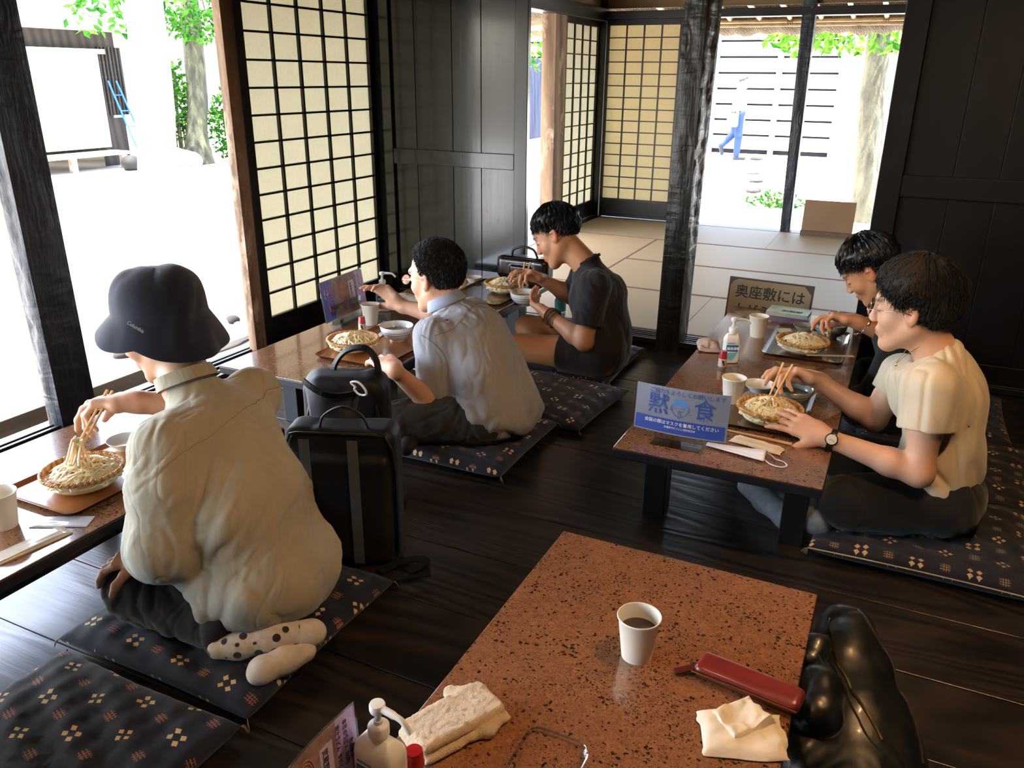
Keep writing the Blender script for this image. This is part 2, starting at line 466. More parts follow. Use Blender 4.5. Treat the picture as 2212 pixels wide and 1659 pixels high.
# value noise for folds
_rs = np.random.RandomState(7); _NT = _rs.rand(64, 64, 64)
def vnoise(p):
    i = np.floor(p).astype(int); f = p-i; f = f*f*(3-2*f); i &= 63; j = (i+1) & 63
    def g(a, b, c): return _NT[a, b, c]
    x0, y0, z0 = i.T; x1, y1, z1 = j.T; fx, fy, fz = f.T
    return (((g(x0, y0, z0)*(1-fx)+g(x1, y0, z0)*fx)*(1-fy)+(g(x0, y1, z0)*(1-fx)+g(x1, y1, z0)*fx)*fy)*(1-fz)
            + ((g(x0, y0, z1)*(1-fx)+g(x1, y0, z1)*fx)*(1-fy)+(g(x0, y1, z1)*(1-fx)+g(x1, y1, z1)*fx)*fy)*fz)
def folds(amp=.006, freq=22.0, along=(0, 0, 1), stretch=.25, warp=.6, seed=0.0, mask=None, sharp=1.6):
    """cloth folds running along a direction: sharp valleys, soft ridges"""
    a = nrm(along); x, y, _ = frame_of(a)
    def f(V, N):
        q = np.stack([V@x*freq, V@y*freq, V@a*freq*stretch], 1)+seed
        w = vnoise(q*.45+9.1)*warp*3; q = q+w[:, None]
        n = vnoise(q)*2-1; n2 = vnoise(q*2.1+4.0)
        d = amp*(.55*n-.55*np.exp(-(n/.22)**2)+.22+(n2-.5)*.35)
        if mask is not None: d = d*mask(V)
        return N*d[:, None]
    return f
def both(*fs):
    def f(V, N):
        out = np.zeros_like(V)
        for g in fs: out = out+g(V, N)
        return out
    return f
# ------------------------------------------------------------------ materials of the room
def floor_mat():
    t = NT('dark_floor_boards'); rnd = t.n('ShaderNodeNewGeometry').outputs['Random Per Island']
    tc = t.n('ShaderNodeTexCoord').outputs['Object']
    off = t.n('ShaderNodeCombineXYZ'); t.put(off, 0, t.math('MULTIPLY', rnd, 37.0)); t.put(off, 2, t.math('MULTIPLY', rnd, 11.0))
    ad = t.n('ShaderNodeVectorMath', operation='ADD'); t.put(ad, 0, tc); t.put(ad, 1, off.outputs[0])
    mp = t.n('ShaderNodeMapping'); mp.inputs['Scale'].default_value = (.32, 2.0, 1); t.put(mp, 0, ad.outputs[0]); vec = mp.outputs[0]
    n1 = t.noise(vec, 1.35, 2, .45, .9)
    rings = t.math('SINE', t.math('MULTIPLY', n1, 95.0)); rings = t.math('MULTIPLY_ADD', rings, .5, .5)
    mp2 = t.n('ShaderNodeMapping'); mp2.inputs['Scale'].default_value = (1.2, 26, 1); t.put(mp2, 0, ad.outputs[0])
    fine = t.noise(mp2.outputs[0], 3.5, 4, .65)
    f = t.math('ADD', t.math('MULTIPLY', rings, .45), t.math('MULTIPLY', fine, .55))
    scr = t.ramp(t.noise(t.coord('Object', (2.2, 5, 1)), 2.6, 8, .75), [(.60, 0.0), (.72, 1.0)])
    c = t.ramp(f, [(.25, '#120f0d'), (.75, '#2a211b')])
    c = t.mix(t.math('MULTIPLY', scr, .35), c, '#4a3626')
    t.set(col=c, rough=t.math('ADD', t.math('MULTIPLY', fine, .14), .24), spec=.65, normal=t.bump(f, .30, .004))
    return t.m
def hewn_mat(name, c1, c2, rough=.36, worn='#3a2a1e', amt=.5):
    t = NT(name); v = t.coord('Object', (6, 6, 26)); v2 = t.coord('Object', (30, 30, 3.0))
    chops = t.noise(v, 1.3, 2, .5, .6); grain = t.noise(v2, 1.6, 5, .6, .5)
    kn = t.voro(t.coord('Object', (3, 3, 1.1)), 2.2)
    knr = t.math('SINE', t.math('MULTIPLY', kn, 46.0))
    h = t.math('ADD', t.math('MULTIPLY', chops, .5), t.math('MULTIPLY', grain, .6))
    h = t.math('ADD', h, t.math('MULTIPLY', knr, t.math('MULTIPLY', t.ramp(kn, [(.12, 1.0), (.3, 0.0)]), .12)))
    c = t.ramp(grain, [(.3, c1), (.72, c2)])
    c = t.mix(t.math('MULTIPLY', t.ramp(t.noise(t.coord('Object', (5, 5, 1.5)), 2.4, 6, .7), [(.55, 0.0), (.68, 1.0)]), amt), c, worn)
    t.set(col=c, rough=rough, spec=.5, normal=t.bump(h, .75, .012)); return t.m
def door_mat():
    t = NT('smoked_board_door'); v = t.coord('Object', (34, 34, 1.1)); g = t.noise(v, 1.2, 5, .65, .25)
    sc = t.noise(t.coord('Object', (9, 9, 7)), 3.3, 9, .8, .6); spots = t.ramp(sc, [(.60, 0.0), (.66, 1.0)])
    pale = t.ramp(t.noise(t.coord('Object', (4, 4, 1.0)), 1.5, 5, .6), [(.45, 0.0), (.7, 1.0)])
    c = t.ramp(g, [(.3, '#111010'), (.7, '#1e1d1b')]); c = t.mix(t.math('MULTIPLY', pale, .45), c, '#272826')
    c = t.mix(t.math('MULTIPLY', spots, .8), c, '#0b0a09')
    t.set(col=c, rough=t.math('ADD', t.math('MULTIPLY', g, .20), .12), spec=.5, coat=.35, coatr=.10, normal=t.bump(t.math('ADD', g, t.math('MULTIPLY', spots, -.3)), .14, .003)); return t.m
def paper_mat(name, c, ct, tr=.75):
    t = NT(name); nz = t.noise(t.coord('Object', (1, 1, 1)), 60, 4, .6); cc = t.ramp(nz, [(.2, c), (.8, ct)])
    d = t.n('ShaderNodeBsdfDiffuse'); t.put(d, 0, cc); tl = t.n('ShaderNodeBsdfTranslucent'); t.put(tl, 0, cc)
    mx = t.n('ShaderNodeMixShader'); t.put(mx, 0, tr); t.put(mx, 1, d.outputs[0]); t.put(mx, 2, tl.outputs[0])
    t.nt.links.new(mx.outputs[0], t.out.inputs[0]); return t.m
def tatami_mat():
    t = NT('tatami_straw'); v = t.coord('Object', (1, 1, 1))
    w = t.wave(v, 75, .6, 1, 2, 'X'); w2 = t.wave(v, 110, .3, 1, 2, 'Y'); n = t.noise(t.coord('Object', (3, 20, 1)), 2.0, 4)
    h = t.math('ADD', t.math('MULTIPLY', w, .5), t.math('MULTIPLY', w2, .5))
    c = t.mix(t.math('MULTIPLY', h, .35), '#b39b78', '#8c7350'); c = t.mix(t.math('MULTIPLY', n, .4), c, '#9d8460')
    t.set(col=c, rough=.52, spec=.4, normal=t.bump(h, .25, .002)); return t.m
MT = {}
MT['floor'] = floor_mat()
MT['black'] = wood('black_lacquered_wood', '#0c0b0b', '#1c1917', 'Z', 1, .4, .25)
MT['blackx'] = wood('black_beam_wood', '#0e0c0b', '#241e19', 'X', 1, .45, .3)
MT['blacky'] = wood('black_sill_wood', '#0f0d0c', '#29211b', 'Y', 1, .38, .3)
MT['hewn'] = hewn_mat('hewn_black_post', '#141415', '#292824')
MT['hewnhaze'] = hewn_mat('hewn_hazed_post', '#1b2029', '#2c333f', .42, '#4b3a2b', .35)  # bluish, lifted base colour stands in for lens haze; worn patches are wear
MT['weather'] = wood('weathered_brown_post', '#5a4029', '#9a7b5c', 'Z', 1, .7, .5, worn='#b59c80')
MT['greywood'] = wood('grey_weathered_wood', '#5b544c', '#8c8478', 'Y', 1, .8, .4)
MT['door'] = door_mat()
MT['rdoor'] = wood('sooty_board_door', '#050608', '#0a0b0e', 'Z', 1, .48, .15, spec=.3, worn='#17161a')
MT['paper'] = paper_mat('shoji_paper', '#b0ab9a', '#b8b4a4', .7)
MT['paperfar'] = paper_mat('eave_shade_shoji_paper', '#bdb194', '#c6bba0', .7)  # yellower tint painted in for the dimmer light under the eaves
MT['tatami'] = tatami_mat()
MT['tborder'] = mat('tatami_edge_cloth', '#6f4630', .8, '#82573c', 40)
MT['plaster'] = mat('earth_plaster', '#8c7350', .9, '#7c6546', 3, bump=.3, bscale=90)
MT['thatch'] = wood('thatch_reed', '#5d4a33', '#a58a63', 'Y', 3, .95, 1.0, .02, grain=60, dist=8)
MT['bamboo'] = mat('bamboo_pole', '#a8875a', .45, '#c7a878', 12, (1, 1, 1))
MT['track'] = mat('worn_track_metal', '#9aa0a6', .35, '#6d7074', 20, metal=.6)

def structure(o, label): tag(o, label, None, None, 'structure'); return o
def S(name, mb, m, label, **k): return structure(add(name, mb, m, **k), label)

# ---- floor of dark boards running across the room
rnd = random.Random(5)
b = MB(); seam = [-.597+.2655*i for i in range(0, 20)]; seam = [y for y in seam if y < 3.87]+[3.88]
for i in range(len(seam)-1):
    y0, y1 = seam[i]+.0012, seam[i+1]-.0012
    cuts = [-2.72]+sorted(rnd.uniform(-2.2, 2.0) for _ in range(1))+[2.3]
    if i % 2: cuts = [-2.72, 2.3]
    for a, c in zip(cuts[:-1], cuts[1:]): b.span((a+.001, y0, -.04), (c-.001, y1, rnd.uniform(-.0008, .0008)))
for y0 in (-.597-.2655*k for k in range(1, 6)): b.span((-2.72, y0+.0012, -.04), (2.3, y0+.2655-.0012, 0))
S('floor', b, MT['floor'], 'dark polished wooden plank floor of the dining room', bevel=.002)
# ---- unseen sides that close the room and keep it dim
b = MB(); b.span((-2.72, -1.95, 2.35), (2.3, 4.1, 2.4)); S('ceiling', b, MT['blackx'], 'dark wooden ceiling of the dining room')
b = MB(); b.span((2.3, -1.95, 0), (2.36, 4.0, 2.4)); S('wall_right', b, MT['blackx'], 'dark wooden wall on the right of the dining room')
b = MB(); b.span((-2.72, -2.0, 0), (2.3, -1.94, 2.4)); S('wall_back', b, MT['blackx'], 'dark wooden wall behind the diners')
b = MB(); b.span((-2.79, -1.95, 1.86), (-2.70, 7.6, 2.4)); S('wall_left', b, MT['plaster'], 'tan plaster band above the lintel on the garden side')
b = MB(); b.span((-2.70, 3.90, 1.86), (2.3, 3.99, 2.4)); b.span((.98, 3.88, 0), (2.3, 3.96, 1.86))
S('wall_middle', b, MT['blackx'], 'dark partition above and beside the sliding doors')
b = MB(); b.span((-2.72, 3.99, 2.25), (1.4, 7.6, 2.3)); S('ceiling.001', b, MT['blackx'], 'ceiling of the tatami room')
b = MB(); b.span((1.3, 3.96, 0), (1.36, 7.6, 2.3)); S('wall_right.001', b, MT['plaster'], 'plaster wall closing the tatami room')
b = MB(); b.span((-2.70, 7.47, 1.86), (1.3, 7.53, 2.3)); b.span((.75, 7.47, 0), (1.3, 7.53, 1.9))
S('wall_far', b, MT['plaster'], 'tan plaster strip above the far lintel of the tatami room')
# ---- sills, lintels, posts
b = MB(); b.span((-2.80, -1.95, -.1), (-2.60, 3.90, .028)); b.span((-2.80, -1.95, .02), (-2.765, 3.9, .055))
for x in (-2.742, -2.70, -2.655): b.span((x-.009, -1.95, .02), (x+.009, 3.9, .055))
b.span((-2.625, -1.95, .02), (-2.60, 3.9, .055)); S('trim_1', b, MT['blacky'], 'grooved wooden sill along the open garden side', bevel=.003)
b = MB(); b.span((-2.80, -1.95, 1.755), (-2.64, 7.5, 1.86)); S('trim_2', b, MT['blacky'], 'black lintel above the garden-side openings', bevel=.004)
b = MB(); b.span((-2.66, 3.875, -.02), (1.3, 4.02, .03)); b.span((-2.66, 3.875, .02), (1.3, 3.895, .055))
for y in (3.912, 3.945, 3.975): b.span((-2.66, y-.007, .02), (1.3, y+.007, .055))
b.span((-2.66, 3.995, .02), (1.3, 4.02, .055)); S('trim_3', b, MT['blackx'], 'grooved threshold between plank floor and tatami room', bevel=.002)
b = MB(); b.span((-2.66, 3.87, 1.80), (1.3, 4.0, 1.86)); S('trim_4', b, MT['blackx'], 'lintel over the threshold')
b = MB(); b.span((-2.70, 7.42, 1.772), (.8, 7.56, 1.835)); S('trim_5', b, MT['blackx'], 'black far lintel of the tatami room', bevel=.003)
b = MB(); b.span((-2.70, 7.385, -.02), (.8, 7.56, .05)); S('trim_6', b, MT['blackx'], 'far sill of the tatami room', bevel=.002)

def hewn_post(name, mb_pts, m, label, n=60, amp=.006, seed=1):
    """squared log with wavering adzed faces: mb_pts = bottom corners, top corners (counter-clockwise), z0, z1"""
    lo, hi, z0, z1 = mb_pts; rs = np.random.RandomState(seed); b = MB(); vs = []; K = 7
    nz = rs.randn(n+1, 4); nz = np.cumsum(nz, 0)*.25; nz -= nz.mean(0)
    for j in range(n+1):
        t = j/n; c = [np.array(lo[k])*(1-t)+np.array(hi[k])*t for k in range(4)]
        for k in range(4):
            a, d = c[k], c[(k+1) % 4]; e = d-a; nn = np.array([e[1], -e[0]])/np.linalg.norm(e)
            for q in range(K):
                s = q/K; p = a+e*s
                w = amp*(.8*math.sin(nz[j, k]*2.5+s*5+k)+.5*math.sin(j*1.9+s*9+k*2))*math.sin(math.pi*min(1, max(.12, s)))
                if q == 0: p = p*(1-.0)+((c[0]+c[2])/2-p)*.03; w = 0
                p = p+nn*w; vs.append((p[0], p[1], z0+(z1-z0)*t))
    m_ = 4*K; fs = [(j*m_+k, j*m_+(k+1) % m_, (j+1)*m_+(k+1) % m_, (j+1)*m_+k) for j in range(n) for k in range(m_)]
    fs += [tuple(range(m_))[::-1], tuple(n*m_+k for k in range(m_))]; b._add(vs, fs, True)
    o = S(name, b, m, label); return o
hewn_post('trim_7', ([(-1.035, 3.862), (-.915, 3.862), (-.905, 4.0), (-1.035, 4.0)], [(-1.012, 3.862), (-.912, 3.862), (-.872, 4.0), (-1.0, 4.0)], 0, 1.9), MT['hewn'], 'adzed black post standing in the middle between the two rooms', seed=4)
hewn_post('trim_8', ([(-2.79, 1.795), (-2.722, 1.80), (-2.722, 1.955), (-2.79, 1.95)], [(-2.79, 1.76), (-2.70, 1.77), (-2.705, 1.925), (-2.79, 1.925)], .03, 1.8), MT['hewnhaze'], 'dark hewn post at the open garden side, left of the hatted diner', seed=9)
b = MB(); b.span((-2.80, 1.80, .04), (-2.786, 1.95, 1.75)); S('trim_9', b, MT['weather'], 'weathered outer face board of the garden post')
hewn_post('trim_10', ([(-2.745, 2.822), (-2.70, 2.822), (-2.70, 2.892), (-2.745, 2.892)], [(-2.745, 2.82), (-2.70, 2.82), (-2.70, 2.892), (-2.745, 2.892)], .03, 1.76), MT['weather'], 'weathered brown jamb post beside the big paper screen', amp=.002, seed=3)
b = MB(); b.span((-2.76, 3.93, .0), (-2.655, 4.02, 1.86)); S('trim_11', b, MT['black'], 'black corner post between paper screen and board door', bevel=.004)
hewn_post('trim_12', ([(-2.80, 6.40), (-2.68, 6.40), (-2.68, 6.60), (-2.80, 6.60)], [(-2.80, 6.38), (-2.68, 6.38), (-2.68, 6.62), (-2.80, 6.62)], .03, 1.76), MT['weather'], 'weathered brown post of the tatami room beside its narrow screen', amp=.004, seed=6)
b = MB(); b.span((-2.76, 7.44, 0), (-2.645, 7.56, 2.2)); S('trim_13', b, MT['black'], 'black far corner post of the tatami room', bevel=.004)
hewn_post('trim_14', ([(-.955, 7.43), (-.872, 7.43), (-.872, 7.54), (-.955, 7.54)], [(-1.0, 7.42), (-.892, 7.42), (-.892, 7.54), (-1.0, 7.54)], .04, 2.2), MT['hewnhaze'], 'dark post standing in the far opening of the tatami room', seed=12, amp=.004)
b = MB(); b.span((-2.80, 3.99, 0.0), (-2.62, 7.5, .05)); S('trim_15', b, MT['blacky'], 'sill on the garden side of the tatami room', bevel=.002)

# ---- paper screens
def shoji(name, org, ux, L, z0, z1, rows, cols, pz0, m_paper, label, stile=.05, first=None, kr=.006):
    """org + ux*s ; thin depth along the normal"""
    ux = v3(ux); n = np.cross(ux, (0, 0, 1)); r = thing(name, (*org[:2], z0), label, 'paper screen', kind='structure')
    o = v3((org[0], org[1], 0))
    def bar(mb, s0, s1, a0, a1, d0, d1):
        p = [o+ux*s0+n*d0, o+ux*s1+n*d1]; mb.span((*p[0][:2], a0), (*p[1][:2], a1))
    f = MB(); bar(f, 0, stile, z0, z1, -.016, .016); bar(f, L-stile, L, z0, z1, -.016, .016); bar(f, stile, L-stile, z1-.05, z1, -.014, .014)
    bar(f, stile, L-stile, pz0-.028, pz0, -.014, .014); bar(f, stile, L-stile, z0, z0+.03, -.014, .014)
    add('frame', f, MT['black'], r, world=True, bevel=.002)
    k = MB(); bar(k, stile, L-stile, z0+.03, pz0-.028, -.006, .006); add('skirt_board', k, MT['blackx'], r, world=True)
    g = MB(); ph = (z1-.05-pz0)/rows; pw = (L-2*stile)/cols
    for i in range(1, cols): bar(g, stile+pw*i-kr, stile+pw*i+kr, pz0, z1-.05, -.002, .013)
    for j in range(1, rows): bar(g, stile, L-stile, pz0+ph*j-kr*.8, pz0+ph*j+kr*.8, -.002, .011)
    add('lattice', g, MT['black'], r, world=True)
    p = MB(); bar(p, stile, L-stile, pz0, z1-.05, -.006, -.004); add('paper', p, m_paper, r, world=True)
    return r
shoji('door_1', (-2.715, 2.897), (0, 1, 0), 1.03, .055, 1.757, 13, 5, .187, MT['paper'], 'big paper screen with black lattice beside the window table')
shoji('door_2', (-2.715, 6.63), (0, 1, 0), .83, .055, 1.757, 13, 4, .20, MT['paper'], 'narrow bright paper screen on the garden side of the tatami room', stile=.045)
shoji('door_3', (-2.64, 7.47), (1, 0, 0), .685, .055, 1.772, 15, 4, .225, MT['paperfar'], 'shade-tinted paper screen in the far corner of the tatami room', stile=.025)
shoji('door_4', (-1.955, 7.50), (1, 0, 0), .25, .055, 1.772, 15, 2, .225, MT['paperfar'], 'paper screen slid behind the middle post', stile=.025)
# ---- board doors
r = thing('door_5', (-2.22, 3.93, .055), 'smoked wooden board door with a bluish sheen between screen and tatami room', 'sliding door', kind='structure')
f = MB(); f.span((-2.66, 3.915, .055), (-2.60, 3.95, 1.80)); f.span((-1.862, 3.915, .055), (-1.79, 3.95, 1.80))
f.span((-2.60, 3.917, .84), (-1.862, 3.948, .92)); f.span((-2.60, 3.917, .055), (-1.862, 3.948, .13)); f.span((-2.60, 3.917, 1.73), (-1.862, 3.948, 1.80))
add('frame', f, MT['door'], r, world=True, bevel=.003)
p = MB(); xs = [-2.60, -2.455, -2.23, -2.06, -1.862]
for a, c in zip(xs[:-1], xs[1:]): p.span((a+.0015, 3.934, .13), (c-.0015, 3.94, 1.73))
p.span((-2.60, 3.9395, .13), (-1.862, 3.944, 1.73))
add('board_panel', p, MT['door'], r, world=True, bevel=.0015)
r = thing('door_6', (.43, 3.93, .055), 'large soot-black board door behind the two women', 'sliding door', kind='structure')
f = MB(); f.span((-.125, 3.905, .055), (-.03, 3.945, 1.80)); f.span((.88, 3.905, .055), (.98, 3.945, 1.80)); f.span((-.03, 3.91, .83), (.88, 3.943, .92))
f.span((-.03, 3.91, .055), (.88, 3.943, .14)); f.span((-.03, 3.91, 1.72), (.88, 3.943, 1.80)); add('frame', f, MT['rdoor'], r, world=True, bevel=.003)
p = MB(); xs = [-.03, .16, .33, .52, .7, .88]
for a, c in zip(xs[:-1], xs[1:]): p.span((a+.0012, 3.928, .14), (c-.0012, 3.936, 1.72))
p.span((-.03, 3.9355, .14), (.88, 3.941, 1.72))
add('board_panel', p, MT['rdoor'], r, world=True, bevel=.0015)

# ---- tatami
def tatami(x0, x1, y0, y1, label, along='X'):
    r = thing('tatami_mat', ((x0+x1)/2, (y0+y1)/2, .0), label, 'tatami mat', 'tatami mats of the back room')
    b = MB(); b.span((x0+.0015, y0+.0015, .0), (x1-.0015, y1-.0015, .055)); add('straw_surface', b, MT['tatami'], r, world=True)
    e = MB()
    if along == 'X':
        for y in (y0+.0015, y1-.0155): e.span((x0+.0015, y, .0545), (x1-.0015, y+.014, .0562))
    else:
        for x in (x0+.0015, x1-.0155): e.span((x, y0+.0015, .0545), (x+.014, y1-.0015, .0562))
    add('edge_band', e, MT['tborder'], r, world=True)
tatami(-2.61, -.965, 4.025, 4.86, 'tatami mat at the threshold behind the man in the dark shirt')
tatami(-.965, .70, 4.025, 4.86, 'tatami mat at the threshold behind the brown notice board')
tatami(-2.61, -1.786, 4.86, 6.52, 'tatami mat laid lengthwise along the garden side of the back room', 'Y')
tatami(-1.786, -.12, 4.86, 5.69, 'second tatami mat row from the threshold, passing behind the middle post')
tatami(-1.786, -.12, 5.69, 6.52, 'third tatami mat row from the threshold, passing behind the middle post')
tatami(-.12, .71, 4.86, 6.52, 'tatami mat laid lengthwise behind the soot-black door', 'Y')
tatami(-2.61, -.935, 6.52, 7.38, 'farthest tatami mat below the shade-tinted paper screen')
tatami(-.935, .73, 6.52, 7.38, 'farthest tatami mat with the brown cardboard standing on it')
b = MB(); b.span((-2.72, 4.0, -.06), (1.3, 7.5, -.004)); S('floor.001', b, MT['blackx'], 'sub-floor under the tatami')
# ---- lamp over the diners (out of the picture, warm)
def lamp(x, y, z, w, lab):
    r = thing('pendant_lamp', (x, y, z), lab, 'lamp', 'pendant lamps')
    s = MB(); s.lathe([(.02, .16), (.05, .15), (.17, .02), (.175, 0), (.168, .0), (.045, .145)], (0, 0, 0), 28); add('shade', s, mat('lamp_shade_paper', '#d8c49a', .8), r)
    c = MB(); c.tube([(0, 0, .16), (0, 0, 2.35-z)], .004, 6); add('cord', c, MT['black'], r)
    g = MB(); g.ball((0, 0, .05), .04); t = NT('warm_bulb'); t.set(col='#ffd9a0', emis='#ffd2a2', emit=w); add('bulb', g, t.m, r)
    return r
lamp(.35, 1.3, 1.98, 100, 'warm pendant lamp above the near table'); lamp(.55, 2.15, 1.98, 50, 'warm pendant lamp above the woman in cream'); lamp(-.75, .1, 1.98, 25, 'warm pendant lamp behind the viewer')
# ------------------------------------------------------------------ garden outside
GZ = -.35
def leaf_mat(name, c1, c2):
    t = NT(name); rr = t.n('ShaderNodeNewGeometry').outputs['Random Per Island']; cc = t.ramp(rr, [(0.0, c1), (1.0, c2)])
    d = t.n('ShaderNodeBsdfDiffuse'); t.put(d, 0, cc); tl = t.n('ShaderNodeBsdfTranslucent'); t.put(tl, 0, cc)
    mx = t.n('ShaderNodeMixShader'); t.put(mx, 0, .4); t.put(mx, 1, d.outputs[0]); t.put(mx, 2, tl.outputs[0]); t.nt.links.new(mx.outputs[0], t.out.inputs[0]); return t.m
MT['leaf'] = leaf_mat('green_leaves', '#173d17', '#3f6b24'); MT['leafy'] = leaf_mat('fresh_leaves', '#2c5a1e', '#6d9a35')
MT['bark'] = mat('mossy_bark', '#2e2b20', .9, '#4f4f38', 9, (1, 1, .35), .8, 60, .02)
MT['barkpale'] = mat('pale_bark', '#4d493d', .9, '#77735f', 9, (1, 1, .35), .8, 60, .02)
MT['barkglare'] = mat('glare_pale_bark', '#a39c8b', .9, '#bdb8a6', 9, (1, 1, .35), .8, 60, .02)  # bark colour paled to stand in for blown-out sunlight on the trunk
MT['ground'] = mat('pale_sandy_ground', '#aeaca6', .95, '#9f9d98', .8, bump=.4, bscale=40, bdist=.01)
MT['siding'] = wood('silvered_siding', '#8f867a', '#a89f92', 'X', 1, .8, .3)
MT['fenceblue'] = wood('bluish_fence', '#1c2338', '#2b3550', 'Z', 1, .7, .2)
MT['ply'] = wood('pale_new_panel', '#cdb28a', '#dec7a2', 'X', .7, .6, .05, worn='#bf8d58')
MT['shed'] = wood('dark_shed_wood', '#1f1a17', '#3d3630', 'Z', 1, .8, .3)
g = MB(); g.grid(lambda u, v: (-45+75*u, -12+62*v, GZ+.015*math.sin(u*90)*math.cos(v*70)), 60, 60)
o = add('ground', g, MT['ground']); tag(o, 'bright sunlit sandy ground of the yard', None, None, 'structure')
# soil below the house so that no light leaks in
b = MB(); b.span((-2.78, -1.9, GZ), (2.3, 7.5, -.11)); structure(add('trim_20', b, MT['shed']), 'shaded base under the house floor')
def leaves(mb, c, rad, n, size, seed, flat=1.0, hang=.0, shell=.5):
    rs = np.random.RandomState(seed); c = v3(c)
    for i in range(n):
        d = rs.randn(3); d /= np.linalg.norm(d); q = c+d*v3(rad)*(shell+(1-shell)*rs.rand())**.6
        a = rs.randn(3); a[2] = a[2]*.6-hang; a = nrm(a); w = nrm(np.cross(a, rs.randn(3))); s = size*(.6+.8*rs.rand())
        m_ = q+a*s*.5+np.cross(a, w)*s*.08
        mb._add([q, m_+w*s*.24, q+a*s, m_-w*s*.24], [(0, 1, 2, 3)], False)
def tree(label, pts, rads, crowns, m=None, seed=0, lm=None, size=.12, n=500, hang=.5, cat='tree', group='trees in the yard'):
    base = pts[0]; r = thing('tree', base, label, cat, group)
    t = MB(); p = catmull(pts, 6); rr = np.interp(np.linspace(0, 1, len(p)), np.linspace(0, 1, len(rads)), rads)
    rs = np.random.RandomState(seed); t.tube(p, [k*(1+.02*rs.randn()) for k in rr], 14)
    for c, rad in crowns: t.tube(catmull([pts[-1], (v3(pts[-1])+v3(c))/2+v3((0, 0, .15)), c], 4), [rads[-1]*.5, rads[-1]*.3, rads[-1]*.2]+[rads[-1]*.12]*6, 7)
    add('trunk', t, m or MT['bark'], r, world=True)
    l = MB()
    for i, (c, rad) in enumerate(crowns): leaves(l, c, rad, n if rad[0] > .6 else n//3, size, seed*9+i, hang=hang)
    add('foliage', l, lm or MT['leaf'], r, world=True); return r
tree('mossy tree with a flared foot in front of the hedge', [(-12.6, 12.15, GZ), (-12.6, 12.2, .2), (-12.62, 12.35, 1.0), (-12.62, 12.4, 2.4), (-12.7, 12.5, 4.2)], [.31, .2, .19, .19, .13],
     [((-12.1, 12.3, 2.15), (.7, .9, .35)), ((-12.1, 13.3, 1.75), (.5, .5, .5)), ((-12.2, 12.0, 2.75), (1.0, 1.25, .75)), ((-12.0, 13.6, 2.7), (.9, 1.2, .95)), ((-12.3, 13.0, 4.0), (1.4, 1.8, .9)), ((-11.8, 10.9, 3.0), (.6, .6, .5))], seed=2, n=560)
tree('tree coloured pale for the sun glare in the middle of the yard', [(-5.6, 4.92, GZ), (-5.6, 4.93, .3), (-5.58, 5.0, 1.2), (-5.55, 5.05, 3.0)], [.23, .16, .15, .12],
     [((-5.2, 4.9, 3.3), (1.1, 1.2, .6)), (tuple(P(233, 25, x=-6.6)), (.35, .38, .2)), (tuple(P(300, -30, x=-6.4)), (.5, .6, .25))], MT['barkglare'], seed=3, n=350, size=.09)
tree('big tree with a mottled trunk outside the far opening', [(-.45, 11.05, GZ), (-.5, 11.0, .3), (-.55, 11.0, 1.0), (-.57, 11.0, 2.4)], [.19, .165, .16, .15],
     [((-.75, 10.5, 1.80), (.95, .45, .22)), ((-1.35, 10.7, 1.78), (.5, .4, .2)), ((-.7, 11.0, 2.5), (1.4, 1.1, .5))], MT['barkpale'], seed=5, lm=MT['leafy'], size=.11, n=420, hang=.8)
tree('leafy bough seen through the narrow gap behind the board door', [(-7.6, 17.9, GZ), (-7.6, 17.9, 1.2), (-7.5, 17.6, 3.0)], [.14, .12, .1],
     [((-6.9, 16.0, 2.0), (1.0, 1.0, .6))], seed=7, lm=MT['leafy'], size=.16, n=420)
def hedge(label, c, rad, n, seed, size=.11):
    r = thing('hedge', (c[0], c[1], GZ), label, 'hedge', 'green bushes of the yard')
    s = MB(); rs = random.Random(seed)
    for k in range(7):
        x, y = c[0]+rs.uniform(-.4, .4)*rad[0], c[1]+rs.uniform(-.5, .5)*rad[1]; s.tube([(x, y, GZ), (x+.05, y, c[2]), (x, y+.1, c[2]+rad[2]*.6)], .02, 5)
    add('stem', s, MT['bark'], r, world=True); l = MB(); leaves(l, c, rad, n, size, seed, shell=.3); add('foliage', l, MT['leaf'], r, world=True)
hedge('broad green hedge right of the mossy tree', (-12.4, 13.05, .30), (.4, .75, .72), 1500, 11)
hedge('tall dark shrub left of the mossy tree', (-12.9, 11.95, .80), (.3, .42, .85), 900, 12)
hedge('low leafy plants outside the far opening', (-1.62, 11.75, GZ+.06), (.4, .3, .14), 260, 13, .07)
# bamboo fence behind the trunk
r = thing('bamboo_fence', (-13.1, 12.0, GZ), 'bamboo stake fence with a rail behind the mossy tree', 'fence')
b = MB()
for k in range(14): b.tube([(-13.1, 11.5+.07*k, GZ), (-13.1, 11.5+.07*k, GZ+.85)], .022, 6)
add('stake', b, MT['bamboo'], r, world=True)['kind'] = 'stuff'
b = MB(); b.tube([(-13.06, 11.4, GZ+.78), (-13.06, 12.5, GZ+.78)], .03, 8); add('rail', b, MT['bamboo'], r, world=True)
